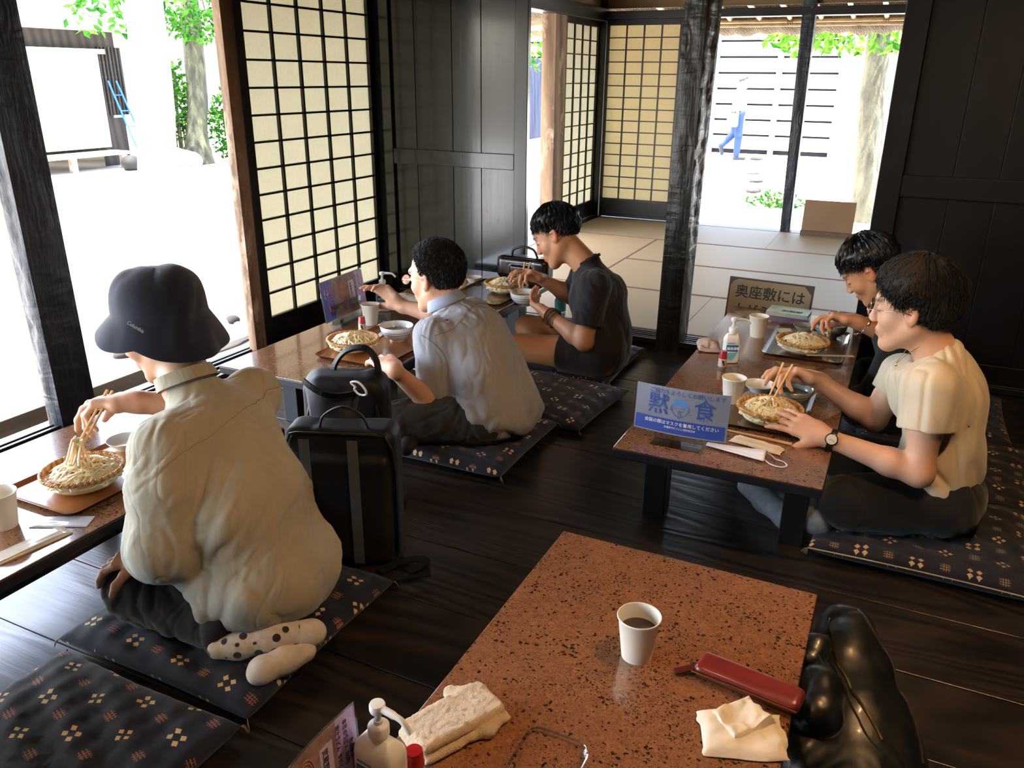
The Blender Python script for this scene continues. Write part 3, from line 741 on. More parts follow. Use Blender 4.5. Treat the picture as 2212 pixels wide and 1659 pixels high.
# shed across the yard
r = thing('shed', (-14.0, 10.2, GZ), 'wooden shed with pale panel, slatted window and thin overhanging roof across the yard', 'shed')
b = MB(); b.span((-15.5, 7.0, GZ), (-13.62, 11.45, 2.0)); add('wall', b, MT['shed'], r, world=True)
b = MB(); b.span((-15.6, 6.8, 1.98), (-13.0, 11.65, 2.05)); b.span((-15.6, 6.8, 2.05), (-13.25, 11.6, 2.12)); add('roof', b, mat('pale_roof_sheet', '#b9b2a6', .8), r, world=True)
b = MB(); b.span((-13.56, 7.2, .0), (-13.48, 10.95, 1.62)); b.span((-13.5, 7.2, 1.60), (-13.40, 11.05, 1.68)); add('panel', b, MT['ply'], r, world=True)
b = MB()
for k in range(7): b.span((-13.58, 11.0+.075*k, .55), (-13.52, 11.03+.075*k, 1.72))
for z in (.75, 1.2, 1.45): b.span((-13.6, 10.95, z), (-13.56, 11.5, z+.03))
add('window_slats', b, MT['shed'], r, world=True)
b = MB(); b.span((-13.62, 11.2, .5), (-13.60, 11.42, 1.6)); add('window_pane', b, mat('bluish_pane', '#8fb0bd', .3), r, world=True)
r = thing('bench', (-13.1, 10.0, GZ), 'plain wooden bench standing before the shed', 'bench')
b = MB(); b.span((-13.5, 7.4, -.10), (-13.0, 10.95, -.05)); add('seat', b, MT['ply'], r, world=True)
for y in (8.2, 9.75, 10.8):
    b = MB(); b.span((-13.15, y, GZ), (-13.05, y+.1, -.10)); add('leg', b, MT['siding'], r, world=True)
b = MB(); b.span((-13.45, 7.4, GZ), (-13.42, 10.7, -.1)); add('back_board', b, MT['greywood'], r, world=True)
r = thing('ladder', (-13.3, 11.4, GZ), 'narrow blue ladder leaning on the shed', 'ladder')
for dy in (0, .22):
    b = MB(); b.tube([(-13.05, 11.15+dy+.1, GZ), (-13.5, 11.1+dy*.8, 1.15)], .018, 6); add('rail', b, mat('blue_metal', '#2b62a8', .5), r, world=True)
for k in range(5):
    t_ = (k+.6)/5.5; y = 11.25*(1-t_)+11.1*t_; b = MB(); b.tube([(-13.05-.45*t_, y, GZ+1.5*t_), (-13.05-.45*t_, y+.21, GZ+1.5*t_)], .012, 5); add('rung', b, mat('blue_metal', '#2b62a8', .5), r, world=True)
def stone(label, c, r_, seed, m=None):
    s = SDF(); rs = np.random.RandomState(seed); c = v3(c)
    for k in range(3): s.ell(c+rs.randn(3)*v3(r_)*.25, v3(r_)*(.75+.3*rs.rand(3)), k=min(.06, max(r_)*.4))
    o = add('stone', s.mesh('stone', max(r_)/9, folds(.04*max(r_)/.3, 6)), m or mat('grey_stone', '#8d8d90', .9, '#b4b3ae', 4, bump=.4, bscale=20)); return tag(o, label, 'stone', 'stones in the yard')
stone('pale boulder lying before the shed right of the bench', (-12.55, 11.75, GZ+.1), (.3, .3, .2), 1)
stone('dark stone basin beside the blue ladder', (-12.6, 10.6, GZ+.12), (.14, .16, .13), 2, mat('dark_stone', '#1a1816', .8))
for i, (px, py) in enumerate(((610, 706), (600, 745), (625, 700), (485, 735), (618, 718))):
    q = P(px-50+50, py, z=GZ) if False else P([505, 485, 520, 268, 492][i], [695, 745, 706, 768, 712][i], z=GZ)
    stone(['small dark pebble near the jamb post', 'long flat stone at the foot of the jamb post', 'little blue-grey pebble right of the others', 'dark pebble left of the hat brim', 'tiny pebble between the other pebbles'][i], (q[0], q[1], GZ+.015), [(.04, .04, .03), (.09, .3, .03), (.04, .04, .02), (.06, .09, .02), (.03, .03, .02)][i], 20+i, mat('brown_stone', '#1f1a16', .9) if i in (0, 3) else None)
# stepping row of tiles seen between the far posts
for i, (px, py) in enumerate(((1632, 345), (1630, 376), (1630, 393), (1628, 413))):
    q = P(px, py, z=GZ); stone(['farthest', 'second farthest', 'third farthest', 'nearest'][i]+' edging stone in the row on the sunny path', (q[0], q[1], GZ+.01), (.10, .16, .03), 40+i, mat('brown_stone', '#1f1a16', .9))
# rail of the veranda
r = thing('veranda_rail', (-3.1, 1.0, GZ), 'low grey wooden rail outside the open garden side', 'rail')
b = MB(); b.span((-3.16, -1.5, -.055), (-3.06, 2.62, .015)); add('top_beam', b, MT['greywood'], r, world=True, bevel=.004)
for y in (-1.0, .2, 1.35, 2.22):
    b = MB(); b.span((-3.15, y, GZ), (-3.07, y+.10, -.055)); add('post', b, MT['greywood'], r, world=True)
# thatched eaves with bamboo, beyond the far opening and over the garden side
r = thing('thatched_eave', (-1.0, 8.6, 1.7), 'thatched eave edge on bamboo poles above the far opening', 'eave')
rs = np.random.RandomState(3)
b = MB(); b.grid(lambda u, v: (-3.9+5.6*u, 8.80+.30*math.cos(math.pi*v), 1.80-.105*math.sin(math.pi*v)+.25*(1-v)*0+.012*math.sin(u*170)+.01*math.sin(u*61)), 160, 10)
b.span((-3.9, 8.5, 1.80), (1.7, 9.6, 2.1)); add('thatch', b, MT['thatch'], r, world=True)
for z, y in ((1.792, 8.42), (1.765, 8.52)):
    p = MB(); p.tube([(-3.9, y, z), (1.7, y, z)], .018, 8); add('bamboo_pole', p, MT['bamboo'], r, world=True)
for k in range(13):
    x = -2.3+.27*k; p = MB(); p.tube([(x, 7.6, 1.93), (x, 8.75, 1.765)], .022, 8); add('rafter', p, MT['bamboo'], r, world=True)
    if k % 3 == 1:
        q = MB()
        for j in range(3): q.lathe([(.03, -.004), (.034, 0), (.03, .004)], (x-.02+.02*j, 8.43, 1.785), 12, rot=Matrix.Rotation(math.pi/2, 3, 'Y'))
        add('rope_lashing', q, mat('straw_rope', '#6e5638', .9), r, world=True)
r = thing('thatched_eave', (-3.7, 5.5, 1.75), 'thatched eave tip above the narrow gap behind the board door', 'eave')
b = MB(); b.grid(lambda u, v: (-3.75+.3*math.cos(math.pi*v), -2.5+10.8*u, 1.93-.13*math.sin(math.pi*v)+.02*math.sin(u*180)), 200, 8); b.span((-4.0, -2.5, 1.93), (-2.81, 8.3, 2.2))
add('thatch', b, MT['thatch'], r, world=True)
# clapboard house front across the path
r = thing('clapboard_wall', (-4, 20, GZ), 'long clapboard wall with upright battens beyond the far opening', 'wall')
b = MB()
for k in range(-1, 8):
    z = .08+.335*k; b.box((-5.5, 20+.02, z+.15), (9.0, .02, .295), rot=(math.radians(-4), 0, 0))
add('siding', b, MT['siding'], r, world=True)
b = MB(); b.span((-10, 20.05, GZ), (-1.75, 20.3, 3.0)); add('backing', b, mat('gap_shade_backing', '#0e0c12', .9), r, world=True)  # near-black sheet painted as the shade in the gaps between boards
for x in (-8.6, -7.3, -6.0, -4.45, -3.05, -1.75):
    b = MB(); b.span((x, 19.88, GZ), (x+.12, 19.97, 2.9)); add('batten', b, mat('lavender_batten', '#55536b', .8), r, world=True)
r = thing('board_fence', (-7.5, 17, GZ), 'tall bluish board fence seen through the narrow gap', 'fence')
b = MB()
for k in range(9): b.span((-7.6-.0, 14.8+.42*k, .02), (-7.55, 14.8+.42*k+.405, 1.66))
add('boards', b, MT['fenceblue'], r, world=True)
b = MB(); b.span((-7.62, 14.8, GZ), (-7.52, 18.6, .02)); add('base_stone', b, MT['siding'], r, world=True)
# roof mass so that the sun stays out of the rooms
b = MB(); b.span((-3.6, -3.0, 2.42), (3.2, 9.2, 2.6)); structure(add('ceiling.002', b, MT['thatch']), 'roof above both rooms')
# outer veranda boards beyond the far sill
for i, (a, c) in enumerate(((-1.75, -1.5), (-1.49, -1.27), (-1.26, -1.05), (-.9, -.7), (-.69, -.48), (-.47, -.2))):
    q = MB(); q.span((a, 7.65, -.06), (c, 7.92, -.02)); o = add('veranda_board', q, MT['siding']); tag(o, ['first', 'second', 'third', 'fourth', 'fifth', 'last'][i]+' pale veranda board from the left beyond the far sill', 'board', 'veranda boards')
# cardboard standing on the tatami
r = thing('cardboard_sheet', (-.57, 7.3, .055), 'brown cardboard sheet standing on edge before the far opening', 'cardboard')
b = MB(); b.box((-.565, 7.33, .205), (.405, .012, .285), rot=(math.radians(-8), 0, 0)); add('panel', b, mat('cardboard', '#9c7a5c', .8, '#8f6f53', 3), r, world=True)
b = MB(); b.box((-.56, 7.30, .078), (.42, .03, .04)); add('stand_strip', b, mat('wood_strip', '#6e5543', .6), r, world=True)
# ------------------------------------------------------------------ tables, crockery and small things
TZ = .31
def terrazzo(name, c1, c2, c3):
    t = NT(name); v = t.coord('Object', (1, 1, 1)); w = t.noise(v, 95, 5, .7, 1.5)
    a = t.ramp(w, [(.36, c1), (.5, c2), (.66, c3)])
    wv = t.n('ShaderNodeTexNoise'); t.put(wv, 'Vector', v); t.put(wv, 'Scale', 120.0); t.put(wv, 'Detail', 2.0); va = t.n('ShaderNodeVectorMath', operation='MULTIPLY_ADD'); t.put(va, 0, wv.outputs['Color']); va.inputs[1].default_value = (.012, .012, .012); t.put(va, 2, v); v = va.outputs[0]
    vo = t.voro(v, 88, rnd=1.0); vn = t.noise(v, 30, 3, .6); sp = t.math('ADD', vo, t.math('MULTIPLY', t.math('SUBTRACT', vn, .5), .9))
    m_ = t.ramp(sp, [(.15, .9), (.26, 0.0)]); c = t.mix(m_, a, '#26160e')
    vo2 = t.voro(v, 175); m2 = t.ramp(t.math('ADD', vo2, t.math('MULTIPLY', t.math('SUBTRACT', t.noise(v, 14, 2), .5), .8)), [(.16, .9), (.24, 0.0)]); c = t.mix(m2, c, '#38241a')
    t.set(col=c, rough=t.math('ADD', t.math('MULTIPLY', t.noise(v, 9, 3), .1), .10), spec=.5, coat=.6, coatr=.06); return t.m
MT['terr'] = terrazzo('speckled_brown_laminate', '#68452f', '#7d563a', '#8f674a')
MT['tleg'] = mat('table_black_wood', '#131316', .32, '#1d1d20', 5)
def rrect(w, d, r, n=6):
    out = []
    for sx, sy, a0 in ((1, 1, 0), (-1, 1, 90), (-1, -1, 180), (1, -1, 270)):
        for k in range(n+1):
            a = math.radians(a0+90*k/n); out.append((sx*(w/2-r)+r*math.cos(a), sy*(d/2-r)+r*math.sin(a)))
    return out
def loft_rr(mb, w, d, r, prof, n=6, c=(0, 0, 0), cap0=True, cap1=True, smooth=True):
    """prof = [(offset outward, z)]"""
    rings = []
    for o_, z in prof:
        rr = max(.0008, r+o_); rings += [(x+c[0], y+c[1], z+c[2]) for x, y in rrect(w+2*o_, d+2*o_, rr, n)]
    m_ = 4*(n+1); fs = [(j*m_+k, j*m_+(k+1) % m_, (j+1)*m_+(k+1) % m_, (j+1)*m_+k) for j in range(len(prof)-1) for k in range(m_)]
    if cap0: fs.append(tuple(range(m_))[::-1])
    if cap1: fs.append(tuple((len(prof)-1)*m_+k for k in range(m_)))
    mb._add(rings, fs, smooth); return mb
def low_table(x0, x1, y0, y1, legs, label):
    r = thing('low_table', ((x0+x1)/2, (y0+y1)/2, 0), label, 'table', 'low dining tables')
    b = MB(); b.span((x0+.0015, y0+.0015, TZ-.004), (x1-.0015, y1-.0015, TZ)); add('tabletop', b, MT['terr'], r, world=True, bevel=.0015)
    b = MB(); b.span((x0, y0, TZ-.030), (x1, y1, TZ-.0042)); add('edge_band', b, MT['tleg'], r, world=True, bevel=.002)
    b = MB(); b.span((x0+.05, y0+.10, TZ-.075), (x1-.05, y0+.125, TZ-.03)); b.span((x0+.05, y1-.125, TZ-.075), (x1-.05, y1-.10, TZ-.03))
    b.span((x0+.05, y0+.125, TZ-.075), (x0+.075, y1-.125, TZ-.03)); b.span((x1-.075, y0+.125, TZ-.075), (x1-.05, y1-.125, TZ-.03)); add('apron', b, MT['tleg'], r, world=True)
    for lx, ly in legs:
        b = MB(); b.span((lx, ly, 0), (lx+.07, ly+.07, TZ-.03)); add('leg', b, MT['tleg'], r, world=True, bevel=.003)
low_table(-2.15, -1.57, -.05, 1.72, [(-2.11, .2), (-1.68, .2), (-2.11, 1.4), (-1.68, 1.4)], 'speckled low table by the open garden side before the hatted diner')
low_table(-2.15, -1.57, 2.05, 3.85, [(-2.11, 2.32), (-1.68, 2.32), (-2.11, 3.64), (-1.76, 3.64)], 'speckled low table beside the big paper screen, shared by two men')
low_table(-.645, -.075, 2.03, 3.75, [(-.605, 2.25), (-.185, 2.25), (-.605, 3.45), (-.185, 3.45)], 'speckled low table on the right where the two women eat')
low_table(-.598, -.033, -.2, 1.545, [(-.56, .0), (-.145, .0), (-.56, 1.3), (-.145, 1.3)], 'near speckled low table with one cup of tea, nobody sitting at it')

MT['cup'] = mat('paper_cup_white', '#e4e0d2', .6, sss=.0); MT['white'] = mat('glazed_white', '#d9dcd6', .18, coat=.5)
MT['celadon'] = mat('grey_green_glaze', '#8f9c90', .2, '#a3ab9e', 20, coat=.5); MT['bluestripe'] = mat('blue_glaze_ring', '#5d7390', .2, coat=.5)
MT['greenstripe'] = mat('dark_green_glaze_ring', '#2f4a45', .2, coat=.5)
MT['udon'] = mat('udon_noodle', '#e2ca9c', .34, '#f0dfba', 30, sss=.25, ssss=.01, coat=.3)
MT['basket'] = wood('woven_bamboo', '#8f6433', '#cfa566', 'Z', 6, .5, .5, grain=30)
MT['soup'] = mat('dark_dipping_broth', '#1d0f07', .06, coat=.8); MT['soupm'] = mat('pale_dipping_broth', '#6b4a30', .1, coat=.6)
MT['chop'] = mat('plain_chopstick_wood', '#c99f66', .55, '#dab57f', 20)
MT['traywood'] = wood('tray_wood', '#7d4a22', '#a4683a', 'Y', 1.4, .3, .05, coat=.4); MT['traydark'] = wood('brown_tray_wood', '#4a2f1c', '#6a4529', 'Y', 1.4, .22, .05, coat=.6)
MT['tissue'] = mat('soft_paper', '#d8cdb4', .8, '#e5dcc8', 12, bump=.3, bscale=60)
MT['towel'] = mat('terry_towel', '#cdb595', .95, '#dcc9ad', 20, bump=1.0, bscale=420, bdist=.004, sheen=.3)
MT['plastic'] = mat('white_plastic', '#dfe2e2', .3, sss=.1, ssss=.01)
MT['amber'] = mat('tea', '#2a1408', .05, coat=1.0)
def glassy(name, c, rough=.03, ior=1.45, a=.35):
    t = NT(name); g = t.n('ShaderNodeBsdfGlossy'); t.put(g, 0, C('#ffffff')); t.put(g, 'Roughness', rough); fr = t.n('ShaderNodeFresnel'); t.put(fr, 0, ior)
    tr = t.n('ShaderNodeBsdfTransparent'); t.put(tr, 0, C(c)); mx = t.n('ShaderNodeMixShader'); t.put(mx, 0, t.math('MINIMUM', t.math('MULTIPLY', fr.outputs[0], 1.6), .8))
    t.put(mx, 1, tr.outputs[0]); t.put(mx, 2, g.outputs[0]); t.nt.links.new(mx.outputs[0], t.out.inputs[0]); return t.m
MT['acrylic'] = glassy('clear_acrylic', '#f2f5f8', .02, 1.3, .3); MT['clearb'] = glassy('clear_bottle', '#e8f2f2', .05, 1.3, .35)

def tray(x0, x1, y0, y1, m, label, grp='serving trays'):
    r = thing('serving_tray', ((x0+x1)/2, (y0+y1)/2, TZ), label, 'tray', grp); w, d = x1-x0, y1-y0
    b = MB(); loft_rr(b, w-.02, d-.02, .02, [(-.012, 0), (-.004, .0005), (.009, .0115), (.0098, .0125), (.008, .0125), (-.002, .0045), (-.008, .004)], cap1=True); add('tray_top', b, m, r)
    b = MB(); loft_rr(b, w-.02, d-.02, .02, [(-.014, -.0), (-.006, .0), (.0096, .0108), (.0104, .0128), (.0098, .0126)], cap0=False, cap1=False); add('dark_edge', b, MT['tleg'], r); return r
tray(-1.925, -1.655, 1.067, 1.455, MT['traywood'], 'orange wooden tray before the hatted diner')
tray(-1.905, -1.60, 2.27, 2.71, MT['traywood'], 'light wooden tray before the man in the pale blue shirt')
tray(-1.90, -1.60, 3.215, 3.655, MT['traydark'], 'wooden tray before the man in the dark shirt')
tray(-.452, -.165, 2.318, 2.735, MT['traydark'], 'brown tray before the woman in the cream blouse')
tray(-.408, -.118, 3.065, 3.505, MT['traydark'], 'glossy brown tray before the woman in black')
TT = TZ+.0045

def noodle_mesh(R=.088, h=.032, n=90, seed=1, r0=.0036):
    rs = np.random.RandomState(seed); b = MB()
    for i in range(n):
        a = rs.rand()*6.283; rr = R*math.sqrt(rs.rand())*.92; p = np.array([rr*math.cos(a), rr*math.sin(a)]); d = rs.rand()*6.283; pts = []
        lift = rs.rand()*.016-.002; curl = rs.randn()*.5
        for k in range(rs.randint(12, 26)):
            d += curl*.25+rs.randn()*.28; q = p+.0085*np.array([math.cos(d), math.sin(d)])
            if np.hypot(*q) > R: d += 1.3; q = p+.0085*np.array([math.cos(d), math.sin(d)])
            if np.hypot(*q) > R*1.04: q = q*(R*1.03/np.hypot(*q))
            p = q; t = np.hypot(*p)/R
            pts.append((p[0], p[1], .006+h*max(0, 1-t**2.2)+lift*(1-t*.6)+.002*math.sin(k*.9+i)))
        b.tube(catmull(pts, 2), r0*(.85+.3*rs.rand()), 6, flat=.8)
    b.ball((0, 0, -.002), (R*.93, R*.93, h*.62), 24, 10)
    return b.mesh('udon_noodles')
NOOD = [noodle_mesh(seed=3, n=125), noodle_mesh(seed=8, n=115, h=.028)]
def basket_bits(R):
    """woven dish wall and rope-like rim"""
    w = MB(); K = 46
    for k in range(K):
        a = 2*math.pi*k/K; s = 1 if k % 2 else -1
        w.tube([((R*.30+R*.70*t)*math.cos(a+s*.22*t), (R*.30+R*.70*t)*math.sin(a+s*.22*t), .004+.026*t*t) for t in (0, .35, .7, 1)], [.0022]*4, 5, flat=.5)
    for j in range(6):
        t = (j+1)/6.4; rr = R*(.28+.72*t)
        w.tube([(rr*math.cos(2*math.pi*k/60), rr*math.sin(2*math.pi*k/60), .0045+.026*t*t+(.0012 if (k+j) % 2 else -.0012)) for k in range(60)], .0019, 5, closed=True)
    w.lathe([(.001, .002), (R*.3, .0025), (R*.6, .008), (R*.97, .027)], (0, 0, 0), 40)
    rim = MB()
    for ph in (0, math.pi*2/3, math.pi*4/3):
        pts = [];
        for k in range(300):
            a = 2*math.pi*k/300; q = a*34+ph; rr = R+.0036*math.cos(q); pts.append((rr*math.cos(a), rr*math.sin(a), .031+.0036*math.sin(q)))
        rim.tube(pts, .0030, 5, closed=True)
    return w, rim
BW, BR = basket_bits(.094); BW = BW.mesh('weave'); BR = BR.mesh('braided_rim')
def udon_set(x, y, z, lab, k=0, rz=0.0, s=1.0, bowl=True):
    if bowl:
        r = thing('white_dish', (x, y, z), 'white round dish holding the noodle basket '+lab, 'dish', 'dishes under the noodle baskets')
        b = MB(); b.lathe([(.0, .0015), (.035, .0015), (.036, .0), (.04, .0), (.042, .004), (.068, .018), (.083, .031), (.085, .0315), (.082, .030), (.06, .016), (.03, .008), (0, .007)], (0, 0, 0), 40); add('dish_body', b, MT['white'], r)
    zb = z+.0145; r = thing('bamboo_basket', (x, y, zb), 'shallow woven bamboo basket heaped with noodles '+lab, 'basket', 'bamboo noodle baskets', rz)
    add('weave', BW.copy(), MT['basket'], r); add('braided_rim', BR.copy(), MT['basket'], r)
    o = add('udon_noodles', NOOD[k].copy(), MT['udon'], None); o.location = (x, y, zb+.006); o.rotation_euler = (0, 0, rz); tag(o, 'heap of pale udon noodles in the basket '+lab, 'noodles', 'heaps of udon noodles', 'stuff')
    return o
udon_set(-1.772, 1.200, TT, 'before the hatted diner', 0, .3)
udon_set(-1.815, 2.405, TT, 'before the man in the pale blue shirt', 1, 1.0)
udon_set(-1.698, 3.478, TT, 'before the man in the dark shirt', 1, 2.2)
udon_set(-.275, 2.418, TT, 'before the woman in the cream blouse', 0, 3.3)
udon_set(-.273, 3.175, TT, 'before the woman in black', 1, 4.4)

def cup(x, y, label, tea=False):
    r = thing('paper_cup', (x, y, TZ), label, 'cup', 'paper cups on the tables')
    b = MB(); b.lathe([(.0, .004), (.0262, .004), (.0262, .0), (.0275, .0), (.0375, .083), (.0395, .0845), (.0400, .0862), (.0392, .088), (.0378, .0875), (.0366, .083), (.0264, .0055), (0, .0055)], (0, 0, 0), 40)
    add('cup_wall', b, MT['cup'], r)
    if tea: c = MB(); c.lathe([(.0, .0585), (.0331, .0585)], (0, 0, 0), 40); add('tea', c, MT['amber'], r, label='dark brown tea')
cup(-.312, 1.198, 'white paper cup of dark tea on the empty near table', True)
cup(-1.772, .985, 'white paper cup at the bottom left beside the hatted diner\'s tray')
cup(-1.965, 2.735, 'white paper cup by the red-capped bottle near the paper screen')
cup(-1.925, 3.44, 'white paper cup half hidden behind the head of the man in pale blue')
cup(-.408, 2.53, 'white paper cup partly behind the white and blue notice')
cup(-.463, 3.31, 'white paper cup between sanitizer bottle and book')

def soup_bowl(x, y, z, R, h, body, stripe, label, broth=None, name='soup_bowl', bits=True, rot=None):
    r = thing(name, (x, y, z), label, 'bowl', 'glazed bowls')
    if rot: r.rotation_euler = rot
    b = MB(); b.lathe([(0, .006), (R*.38, .006), (R*.38, 0), (R*.44, 0), (R*.46, .007), (R*.72, h*.25), (R*.92, h*.6), (R, h*.985), (R*.99, h), (R*.965, h*.985), (R*.88, h*.6), (R*.66, h*.27), (0, h*.2)], (0, 0, 0), 48); add('bowl_body', b, body, r)
    for zz, q in ((.55, .0008), (.70, .0008)):
        rr = np.interp(zz, [.25, .6, .985], [R*.72, R*.92, R]); c = MB(); c.lathe([(rr+.0006, h*zz-.0012), (rr+.0014, h*zz), (rr+.0012, h*zz+.0012)], (0, 0, 0), 48); add('glaze_ring', c, stripe, r)
    c = MB(); c.lathe([(R*.955, h*.90), (R*.948, h*.875)], (0, 0, 0), 48); add('inner_ring', c, stripe, r)
    if broth:
        c = MB(); c.lathe([(0, h*.62), (R*.89, h*.62)], (0, 0, 0), 48); add('broth', c, broth, r)
        if bits:
            rs = random.Random(int(x*1000)); c = MB()
            for k in range(46):
                a = rs.random()*6.283; q = R*.8*math.sqrt(rs.random()); c.ball((q*math.cos(a), q*math.sin(a), h*.622), (rs.uniform(.0015, .004), rs.uniform(.001, .0025), .0012), 6, 4)
            o = add('sesame_and_onion', c, mat('onion_bits', '#9d8a52', .4, '#5f7a35', 60), r); o['kind'] = 'stuff'
    return r
soup_bowl(-1.735, 2.585, TT, .066, .062, MT['white'], MT['bluestripe'], 'pale blue-ringed bowl of dark broth on the tray of the man in pale blue', MT['soup'])
soup_bowl(-.232, 2.592, TT, .064, .058, MT['celadon'], MT['greenstripe'], 'grey-green bowl of dark broth in front of the woman in the cream blouse', MT['soup'])
soup_bowl(-.195, 3.42, TT, .066, .058, MT['celadon'], MT['greenstripe'], 'grey-green bowl with chopsticks dipping in before the woman in black', MT['soupm'])
def small_dish(x, y, z, R, label, m=None):
    r = thing('small_dish', (x, y, z), label, 'dish', 'small side dishes')
    b = MB(); b.lathe([(0, .003), (R*.5, .003), (R*.52, 0), (R*.58, 0), (R*.6, .004), (R*.95, .021), (R, .026), (R*.97, .0262), (R*.9, .019), (R*.6, .0075), (0, .0065)], (0, 0, 0), 40); add('dish_body', b, m or MT['white'], r)
    return r
small_dish(-1.865, 1.405, TT, .05, 'small white dish half hidden by the hatted diner\'s shoulder')
small_dish(-.345, 2.665, TT, .052, 'small empty white dish beside the grey-green bowl of the blouse wearer')
small_dish(-.295, 3.455, TT, .047, 'small dish of chopped leek on the farther tray', MT['celadon'])
small_dish(-1.935, 3.60, TZ, .045, 'small white dish at the far end of the screen-side table')
c = MB(); rs_ = random.Random(4)
for k in range(50): a = rs_.random()*6.28; q = .03*math.sqrt(rs_.random()); c.lathe([(.002, 0), (.003, .001), (.002, .002)], (-.295+q*math.cos(a), 3.455+q*math.sin(a), TT+.011+.006*(1-q/.03)), 7)
tag(add('chopped_leek', c, mat('leek', '#a8ad6a', .5, '#7f9a48', 90)), 'pale green chopped leek in the small dish on the farther tray', 'leek', kind='stuff')

def pump_bottle(x, y, rz, label, lab='blue', z=TZ, hh=1.0, ww=1.0):
    r = thing('pump_bottle', (x, y, z), label, 'bottle', 'hand sanitizer bottles', rz)
    H = .118*hh
    b = MB(); loft_rr(b, .062*ww, .040*ww, .016, [(-.004, 0), (0, .003), (.0, H*.72), (-.002, H*.80), (-.007*ww, H*.88), (-.0125*ww, H*.93), (-.016*ww, H*.955)], c=(0, 0, 0)); b.lathe([(.0135, H*.93), (.0135, H), (.0001, H)], (0, 0, 0), 24)
    add('bottle_body', b, MT['plastic'], r)
    c = MB(); c.lathe([(.0, H), (.0155, H), (.0155, H+.014), (.0125, H+.017), (.0065, H+.018), (.0065, H+.024), (.0048, H+.024), (.0048, H+.040), (0, H+.040)], (0, 0, 0), 24); add('collar', c, MT['plastic'], r)
    c = MB(); c.lathe([(0, H+.039), (.0105, H+.039), (.0115, H+.042), (.0115, H+.050), (.0105, H+.0525), (0, H+.053)], (0, 0, 0), 24)
    c.tube(catmull([(0, 0, H+.047), (.03, 0, H+.0465), (.046, 0, H+.044), (.060, 0, H+.030)], 5), [.0055]*6+[.0045]*10, 8); add('pump_head', c, MT['plastic'], r)
    yy = -.0204*ww
    d = MB(); d.extr([(-.024, .012), (.024, .012), (.024, .075), (-.024, .075)], (0, yy, 0), (1, 0, 0), (0, 0, 1), (0, -1, 0), .0004); L = add('label_film', d, mat('label_white', '#dbe6ea', .4), r)
    d = MB(); d.extr([(-.023, .048), (.019, .046), (.021, .052), (.021, .072), (-.023, .072)], (0, yy-.0004, 0), (1, 0, 0), (0, 0, 1), (0, -1, 0), .0003); add('blue_panel', d, mat('label_blue', '#1f6fa8', .35), L)
    d = MB(); d.extr([(-.023, .013), (.004, .013), (.020, .045), (-.023, .040)], (0, yy-.0004, 0), (1, 0, 0), (0, 0, 1), (0, -1, 0), .0003); add('pale_blue_panel', d, mat('label_aqua', '#6fb7cf', .35), L)
    M4 = parent_mat(r)
    def W(p): return tuple(M4 @ Vector(p))
    ux = M4.to_3x3() @ Vector((1, 0, 0))
    text('lettering', '薬用消毒', mat('white_ink', '#eef2f4', .5), L, W((-.021, yy-.0009, .054)), ux, (0, 0, 1), .0115, bold=.0004)
    text('lettering', 'ALCOHOL', mat('grey_ink', '#3d5a6a', .5), L, W((-.021, yy-.0009, .077)), ux, (0, 0, 1), .006)
    return r
pump_bottle(-2.035, 2.935, math.radians(25), 'white pump bottle by the paper screen, behind the raised hand', hh=1.05)
pump_bottle(-.497, 2.935, math.radians(24), 'white pump bottle with blue label on the women\'s table')
def spice(x, y, rz, label, z=TZ):
    r = thing('spice_bottle', (x, y, z), label, 'bottle', 'red-capped spice bottles', rz)
    b = MB(); b.lathe([(0, .0), (.013, .0), (.0145, .002), (.0145, .042), (.0125, .046), (.0, .046)], (0, 0, 0), 24); add('glass_body', b, mat('spice_glass', '#8c7f70', .15, coat=.6), r)
    b = MB(); b.lathe([(.0149, .010), (.0149, .040)], (0, 0, 0), 24); L = add('label_wrap', b, mat('label_cream', '#cfc2ae', .5), r)
    b = MB(); b.lathe([(.0147, .036), (.0150, .046), (.0140, .050), (.0130, .066), (.0125, .0675), (0, .068)], (0, 0, 0), 24); add('cap', b, mat('red_cap', '#a81f22', .3, coat=.4), r, label='red cap')
    M4 = parent_mat(r); ux = M4.to_3x3() @ Vector((1, 0, 0))
    b = MB(); b.ball((0, -.0149, .028), (.0045, .0006, .006), 8, 6); b.ball((.003, -.0149, .020), (.004, .0006, .003), 8, 6); b.ball((-.003, -.0149, .034), (.003, .0006, .002), 8, 6); add('black_mark', b, mat('black_ink', '#15110f', .5), L)
    text('lettering', '七味', mat('black_ink', '#15110f', .5), L, tuple(M4 @ Vector((-.006, -.0156, .014))), ux, (0, 0, 1), .006)
spice(-1.925, 2.618, math.radians(30), 'small red-capped spice bottle by the paper cup near the screen')
spice(-.508, 2.848, math.radians(22), 'small red-capped spice bottle before the blue-labelled pump bottle')

def chopstick(a, b_, label='thin wooden chopstick', grp=None):
    a, b_ = v3(a), v3(b_); m_ = MB(); x, y, z = frame_of(b_-a)
    vs = []
    for p, q in ((a, .0022), (b_, .0034)): vs += [p+x*q+y*q, p-x*q+y*q, p-x*q-y*q, p+x*q-y*q]
    m_._add(vs, [(0, 1, 2, 3), (7, 6, 5, 4)]+[(k, 4+k, 4+(k+1) % 4, (k+1) % 4) for k in range(4)]); o = add('chopstick', m_, MT['chop'], bevel=.0008); tag(o, label, 'chopstick', grp); return o

